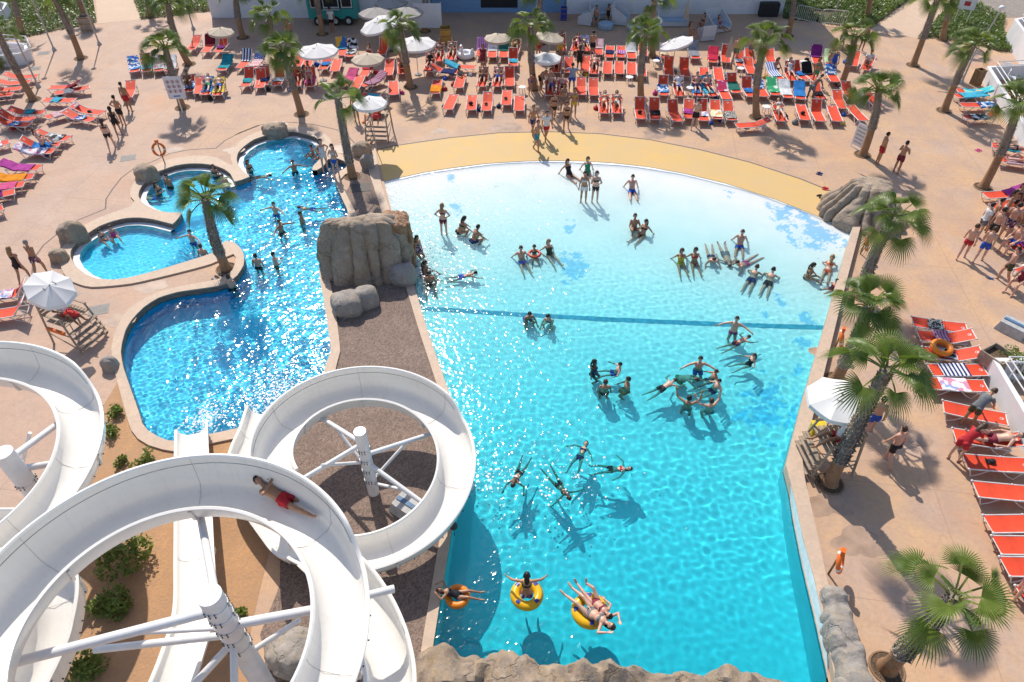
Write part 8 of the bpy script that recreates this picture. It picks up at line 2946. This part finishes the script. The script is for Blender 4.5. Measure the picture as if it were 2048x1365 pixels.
DP = [
 ('c1', 1030, 880, 'd', 'stand', 10, 'm', 'olive', 'dark', 'red shorts', 'man in red shorts, highest of the four walkers on the left deck'),
 ('c1', 980, 988, 'd', 'hips', 15, 'm', 'tan', 'dark', 'black shorts', 'man in black shorts, second of the four walkers on the left deck'),
 ('c1', 950, 1078, 'd', 'walk', 335, 'f', 'tan', 'dark', 'black swimsuit', 'woman in black swimsuit, third of the four walkers on the left'),
 ('c1', 890, 1178, 'd', 'walk', 345, 'f', 'pale', 'brown', 'black bikini', 'woman in black bikini, lowest of the four walkers on the left'),
 ('c5', 325, 832, 'd', 'walk', 10, 'm', 'tan', 'grey', 'patterned shorts', 'man in patterned shorts walking beside a woman near the boulders'),
 ('c5', 205, 885, 'd', 'walk', 5, 'f', 'tan', 'blonde', 'black swimsuit', 'woman in black swimsuit walking beside a man near the boulders'),
 ('c3', 258, 1062, 'd', 'walk', 150, 'm', 'tan', 'brown', 'patterned shorts', 'man in patterned shorts behind the one in teal on the beach'),
 ('c3', 290, 1185, 'd', 'walk', 125, 'm', 'tan', 'brown', 'teal shorts', 'man in teal shorts striding across the yellow beach'),
 ('c3', 362, 1108, 'd', 'walk', 160, 'm', 'tan', 'dark', 'red shorts and white shirt', 'man in red shorts with white cloth on the beach'),
 ('c3', 420, 958, 'd', 'walk', 170, 'f', 'tan', 'brown', 'black bikini', 'woman in black bikini, left one of four women before the beach'),
 ('c3', 495, 890, 'd', 'stand', 185, 'f', 'olive', 'dark', 'grey bikini', 'woman in grey bikini, rear one of four women before the beach'),
 ('c3', 575, 925, 'd', 'stand', 190, 'f', 'tan', 'brown', 'yellow bikini', 'woman in yellow bikini, right one of four women before the beach'),
 ('c3', 518, 1032, 'd', 'walk', 190, 'f', 'tan', 'dark', 'black bikini', 'woman in black bikini, nearest of four women, at the beach edge'),
 ('c3', 240, 748, 'd', 'lean', 160, 'f', 'tan', 'brown', 'blue bikini', 'woman in blue bikini bending by the middle palm'),
 ('c3', 322, 722, 'd', 'lean', 150, 'm', 'tan', 'blonde', 'black shorts', 'man with pale hat bending beside the middle palm'),
 ('c3', 562, 722, 'd', 'wide', 10, 'm', 'tan', 'dark', 'light blue shirt and blue shorts', 'man in pale blue shirt and blue shorts with arms out'),
 ('c3', 725, 455, 'd', 'stand', 0, 'm', 'tan', 'dark', 'black shorts', 'man in black shorts standing among the back row loungers'),
 ('c3', 622, 575, 'd', 'stand', 10, 'f', 'tan', 'brown', 'black dress', 'person in long black dress between the third row loungers'),
 ('c3', 1525, 1012, 'd', 'walk', 20, 'm', 'pale', 'brown', 'black shorts', 'pale man in black shorts in front of the front row loungers'),
 ('c3', 1842, 500, 'd', 'stand', 185, 'm', 'pink', 'brown', 'navy shorts', 'man in navy shorts beside the closed beige parasol'),
 ('c3', 1960, 470, 'd', 'stand', 160, 'm', 'pink', 'brown', 'grey shorts', 'man in grey shorts half hidden by the right lounger palm'),
 ('c4', 948, 1225, 'd', 'stand', 95, 'm', 'tan', 'dark', 'red shorts', 'man in red shorts standing behind the ridged rock'),
 ('c4', 1085, 1292, 'd', 'fold', 60, 'm', 'tan', 'dark', 'maroon shorts', 'man in maroon shorts walking away behind the ridged rock'),
 ('c4', 440, 755, 'd', 'lean', 60, 'm', 'brown', 'dark', 'grey shorts', 'man in grey shorts bending over the right lounger rows'),
 ('c4', 665, 372, 'd', 'walk', 100, 'm', 'tan', 'brown', 'navy shorts', 'man in navy shorts behind the palm at the rows\' right end'),
 ('c4', 825, 382, 'd', 'stand', 180, 'm', 'olive', 'dark', 'black shorts', 'man in black shorts right of the palm at the rows\' end'),
 ('c12', 425, 925, 'd', 'walk', 40, 'm', 'pink', 'brown', 'red trunks', 'man in red trunks at the left of the right edge crowd'),
 ('c12', 605, 955, 'd', 'walk', 45, 'm', 'pale', 'brown', 'blue shorts', 'man in blue shorts walking into the right edge crowd'),
 ('c12', 590, 700, 'd', 'stand', 90, 'm', 'pale', 'dark', 'grey shorts and white shirt', 'man in white shirt at the left of the right edge crowd'),
 ('c12', 690, 650, 'd', 'stand', 110, 'm', 'tan', 'dark', 'black shorts', 'tanned man in black shorts behind the man in white shirt'),
 ('c12', 690, 780, 'd', 'stand', 70, 'm', 'pink', 'dark', 'black shorts', 'broad pink backed man in black shorts in the right edge crowd', 1.08),
 ('c12', 850, 730, 'd', 'fold', 60, 'm', 'pink', 'dark', 'patterned shorts', 'broad pink backed man in patterned shorts in the right edge crowd', 1.08),
 ('c12', 850, 1170, 'd', 'walk', 300, 'm', 'pink', 'dark', 'olive shorts', 'man in olive shorts holding a bottle at the crowd\'s near side'),
 ('c12', 985, 770, .42, 'edge', 250, 'm', 'pink', 'dark', 'blue shorts', 'man in blue shorts sitting on a lounger in the crowd'),
 ('c12', 905, 490, 'd', 'stand', 200, 'f', 'tan', 'brown', 'black bikini', 'woman in black bikini at the back of the right edge crowd'),
 ('c12', 980, 440, 'd', 'stand', 240, 'm', 'olive', 'dark', 'navy shorts', 'man in navy shorts at the back of the right edge crowd'),
 ('c12', 1050, 400, 'd', 'phone', 220, 'm', 'tan', 'brown', 'red shorts', 'man in red shorts at the back right of the crowd'),
 ('c12', 1060, 560, 'd', 'stand', 260, 'f', 'tan', 'blonde', 'yellow bikini', 'blonde woman in yellow bikini at the frame edge in the crowd'),
 ('c12', 900, 640, 'd', 'lean', 110, 'f', 'pink', 'blonde', 'orange bikini', 'blonde woman bending among the right edge crowd'),
 ('c12', 1050, 1180, .42, 'edge', 240, 'f', 'pink', 'brown', 'maroon swimsuit', 'person sitting on the nearest lounger of the crowd'),
 ('c10', 525, 978, 'd', 'walk', 20, 'm', 'pink', 'dark', 'blue shorts', 'man in blue shorts behind the big leaning palm trunk'),
 ('c10', 655, 1178, 'd', 'walk', 340, 'm', 'pink', 'brown', 'black shorts', 'man in black shorts walking away beside the big leaning palm'),
 ('c10', 1195, 925, 'd', 'lean', 60, 'm', 'tan', 'brown', 'grey shirt and olive shorts', 'man in grey shirt bending over the sixth near right lounger'),
 ('c10', 1110, 1158, 'd', 'lean', 65, 'f', 'pale', 'brown', 'red dress', 'woman in red dress bending over a lying man'),
 ('c11', 1570, 790, 'd', 'stand', 300, 'f', 'pink', 'blonde', 'pink bikini', 'woman in pink bikini hidden behind the nearest palm crown'),
 ('c2', 655, 255, 'd', 'stand', 10, 'm', 'tan', 'dark', 'white shirt and black shorts', 'man in white shirt standing at the food truck'),
 ('c2', 1840, 560, 'd', 'walk', 190, 'f', 'tan', 'brown', 'maroon dress', 'woman in maroon wrap between the swan ring and second row'),
 ('c2', 845, 960, 'd', 'stand', 200, 'm', 'tan', 'dark', 'navy shorts', 'man in navy shorts behind the parasol of the beach lifeguard chair'),
 ('c3', 755, 150, .42, 'edge', 185, 'm', 'tan', 'dark', 'teal shorts', 'man in teal shorts sitting on the shaded wicker sofa'),
 ('c3', 850, 140, .42, 'edge', 180, 'f', 'olive', 'dark', 'black swimsuit', 'woman in black sitting beside a man on the wicker sofa'),
 ('c3', 1150, 150, .42, 'edge', 180, 'm', 'tan', 'dark', 'black shorts', 'man sitting behind the middle palm on the wicker seat'),
 ('c3', 1500, 285, .35, 'kneesup', 120, 'f', 'tan', 'brown', 'orange bikini', 'woman in orange bikini sitting beside the closed wicker parasol'),
 ('c3', 1590, 215, .35, 'kneesup', 220, 'f', 'tan', 'dark', 'black bikini', 'woman in black bikini seated by the white daybed'),
 ('c3', 1740, 225, .46, 'back2', 160, 'f', 'olive', 'dark', 'patterned swimsuit', 'person lounging on the white wicker daybed'),

 ('c3', 300, 470, 'd', 'stand', 150, 'f', 'tan', 'brown', 'red bikini', 'woman in red bikini under the small white parasol'),
 ('c3', 415, 545, 'd', 'crouch', 170, 'm', 'tan', 'blonde', 'orange shorts', 'blond man in orange shorts squatting below the small white parasol'),
 ('c3', 370, 660, 'd', 'crouch', 140, 'm', 'pink', 'brown', 'black shorts', 'man in black shorts squatting right of the middle palm'),
 ('c3', 640, 430, 'd', 'kneesup', 190, 'f', 'pale', 'dark', 'white swimsuit', 'woman in white swimsuit sitting on the deck behind the third row'),
 ('c3', 470, 470, 'd', 'stand', 170, 'm', 'tan', 'dark', 'yellow shorts', 'man in yellow shorts standing behind the third row loungers'),
 ('c2', 1660, 640, 'd', 'kneesup', 150, 'f', 'tan', 'brown', 'teal bikini', 'woman in teal bikini sitting on the deck left of the second row'),
 ('c2', 420, 640, 'd', 'crouch', 120, 'f', 'olive', 'dark', 'black bikini', 'woman in black bikini squatting between two red towelled loungers'),
 ('c2', 960, 560, 'd', 'stand', 200, 'f', 'pale', 'brown', 'maroon swimsuit', 'woman in maroon swimsuit beside the beige parasol'),
 ('c2', 330, 360, 'd', 'stand', 160, 'm', 'tan', 'dark', 'navy shorts', 'man in navy shorts behind the large white parasol'),
 ('c2', 1190, 430, 'd', 'kneesup', 160, 'm', 'pink', 'dark', 'red shorts', 'man in red shorts sitting under the white parasol by the back palm'),
 ('c4', 160, 545, 'd', 'crouch', 150, 'f', 'tan', 'brown', 'pink bikini', 'woman in pink bikini squatting in the right third row'),
 ('c4', 600, 560, 'd', 'stand', 190, 'f', 'pale', 'blonde', 'blue swimsuit', 'blonde woman in blue swimsuit among the right third row'),
 ('c4', 470, 640, 'd', 'stand', 170, 'f', 'tan', 'dark', 'green bikini', 'woman in green bikini in the right second row'),
 ('c12', 830, 560, 'd', 'stand', 130, 'f', 'tan', 'dark', 'white bikini', 'woman in white bikini in the middle of the right edge crowd'),
 ('c12', 1000, 620, 'd', 'stand', 200, 'm', 'tan', 'brown', 'yellow shorts', 'man in yellow shorts in the middle of the right edge crowd'),
 ('c12', 1080, 820, 'd', 'stand', 230, 'm', 'pink', 'brown', 'teal shorts', 'man in teal shorts at the frame edge of the crowd'),
]
for a in DP:
    P(*a)
# bottle in the hand of the olive shorts man is left to his grip; drink can on the deck
b = MB(); b.tube([(-.1, 0, .035), (-.06, 0, .035), (.07, 0, .035), (.09, 0, .035), (.12, 0, .035)], [.03, .035, .035, .015, .013], 10)
o = tag(link('bottle', b.mesh('bottle'), None, mat('bottle_blue', (0.05, 0.2, 0.5), 0.2)), 'blue water bottle lying on the deck by the right crowd', 'bottle'); o.location = G(*X('c12', 740, 1145)); o.rotation_euler = (0, 0, 2.6)

# rider on the big loop
q = X('p', 566, 1003)
ray = RAY(*q)
# point on the trough floor of the loop nearest to the ray
best = None
for i in range(len(h2) - 1):
    c_, hl_, hr_ = h2[i]
    t_ = h2[i + 1][0] - h2[i][0]
    n_ = Vector((t_.y, -t_.x, 0)).normalized()
    for s_ in np.linspace(-.30, .38, 18):
        w_ = c_ - n_ * s_ + Vector((0, 0, .01 + max(0, abs(s_) - .28) ** 2 * 2.2))
        zc = w_.y * CP + (CAMH - w_.z) * SP
        px_ = 1024 + FPX * w_.x / zc
        py_ = 682.5 + FPX * (-w_.y * SP + (CAMH - w_.z) * CP) / zc
        e_ = (px_ - q[0]) ** 2 + (py_ - q[1]) ** 2
        if best is None or e_ < best[0]:
            best = (e_, w_, t_.normalized())
w_, t_ = best[1], best[2]
yaw_ = math.degrees(math.atan2(t_.x, t_.y))
f_ = Vector((t_.x, t_.y, t_.z)).normalized()
r_ = f_.cross(Vector((0, 0, 1))).normalized()
u_ = r_.cross(f_)
Mr = Matrix((r_, f_, u_)).transposed().to_4x4()
Mr = Matrix.Translation(w_ + Vector((0, 0, .02))) @ Mr @ Matrix.Rotation(R(-14), 4, 'Y')
person(None, 0, 'rider', 'm', 'man in red shorts riding down the big white slide on his back', 'tan', 'dark', wear_of('red shorts'), M=Mr)

# shoes left about
def flops(px, rz, m, lb):
    b = MB()
    for s in (-.07, .07):
        n = 12
        ring = [(s + .045 * math.cos(2 * PI * i / n), .12 * math.sin(2 * PI * i / n) * (1 + .1 * math.sin(2 * PI * i / n)), .0) for i in range(n)]
        top = [(x, y, .025) for x, y, z in ring]
        b.add(ring + top, [tuple(range(n))[::-1], tuple(range(n, 2 * n))] + [(i, (i + 1) % n, n + (i + 1) % n, n + i) for i in range(n)])
        b.tube([(s - .04, .0, .02), (s, .06, .06), (s + .04, .0, .02)], .008, 5)
    o = tag(link('flip_flops', b.mesh('flip_flops'), None, m), lb, 'flip flops', 'flip flops left on the ground')
    o.location = G(*px); o.rotation_euler = (0, 0, rz); o.scale = (1.3, 1.3, 1.3)
flops(X('c5', 1190, 830), .6, SWIM['grey'], 'grey flip flops on the coping of the near bubble bay')
flops(X('c5', 1660, 845), 1.0, SWIM['black'], 'dark flip flops beside the palm on the peninsula')
flops(X('c5', 1630, 875), .3, SWIM['grey'], 'pale grey flip flops at the peninsula edge below the palm')
flops(X('c9', 205, 395), 1.2, SWIM['red'], 'red flip flops on the yellow beach beside the ridged rock')
flops(X('c9', 165, 455), 1.9, SWIM['black'], 'black flip flops on the yellow beach beside the ridged rock')
flops(X('c8', 1620, 105), 1.0, SWIM['navy'], 'navy flip flops on the deck above the beach drain')
flops(X('c10', 855, 395), .4, SWIM['blue'], 'blue flip flops at the foot of the third near right lounger')
flops(X('c1', 1800, 775), 2.0, SWIM['navy'], 'navy flip flops right of the crowded four loungers')
flops(X('c17', 615, 1165), .5, SWIM['pink'], 'pink and white flip flops on open deck below the turquoise towels')
# ropes along the right wall
for a, b2 in ((X('c9', 560, 600), X('c9', 500, 900)), (X('c9', 620, 820), X('c9', 575, 1010))):
    pass
dup_ = {k: v for k, v in LABELS.items() if len(v) > 1}
if dup_:
    print('DUPLICATE LABELS', list(dup_.items())[:10])
long_ = [k for k in LABELS if not 4 <= len(k.split()) <= 16]
if long_:
    print('LABEL LENGTH', long_[:20])
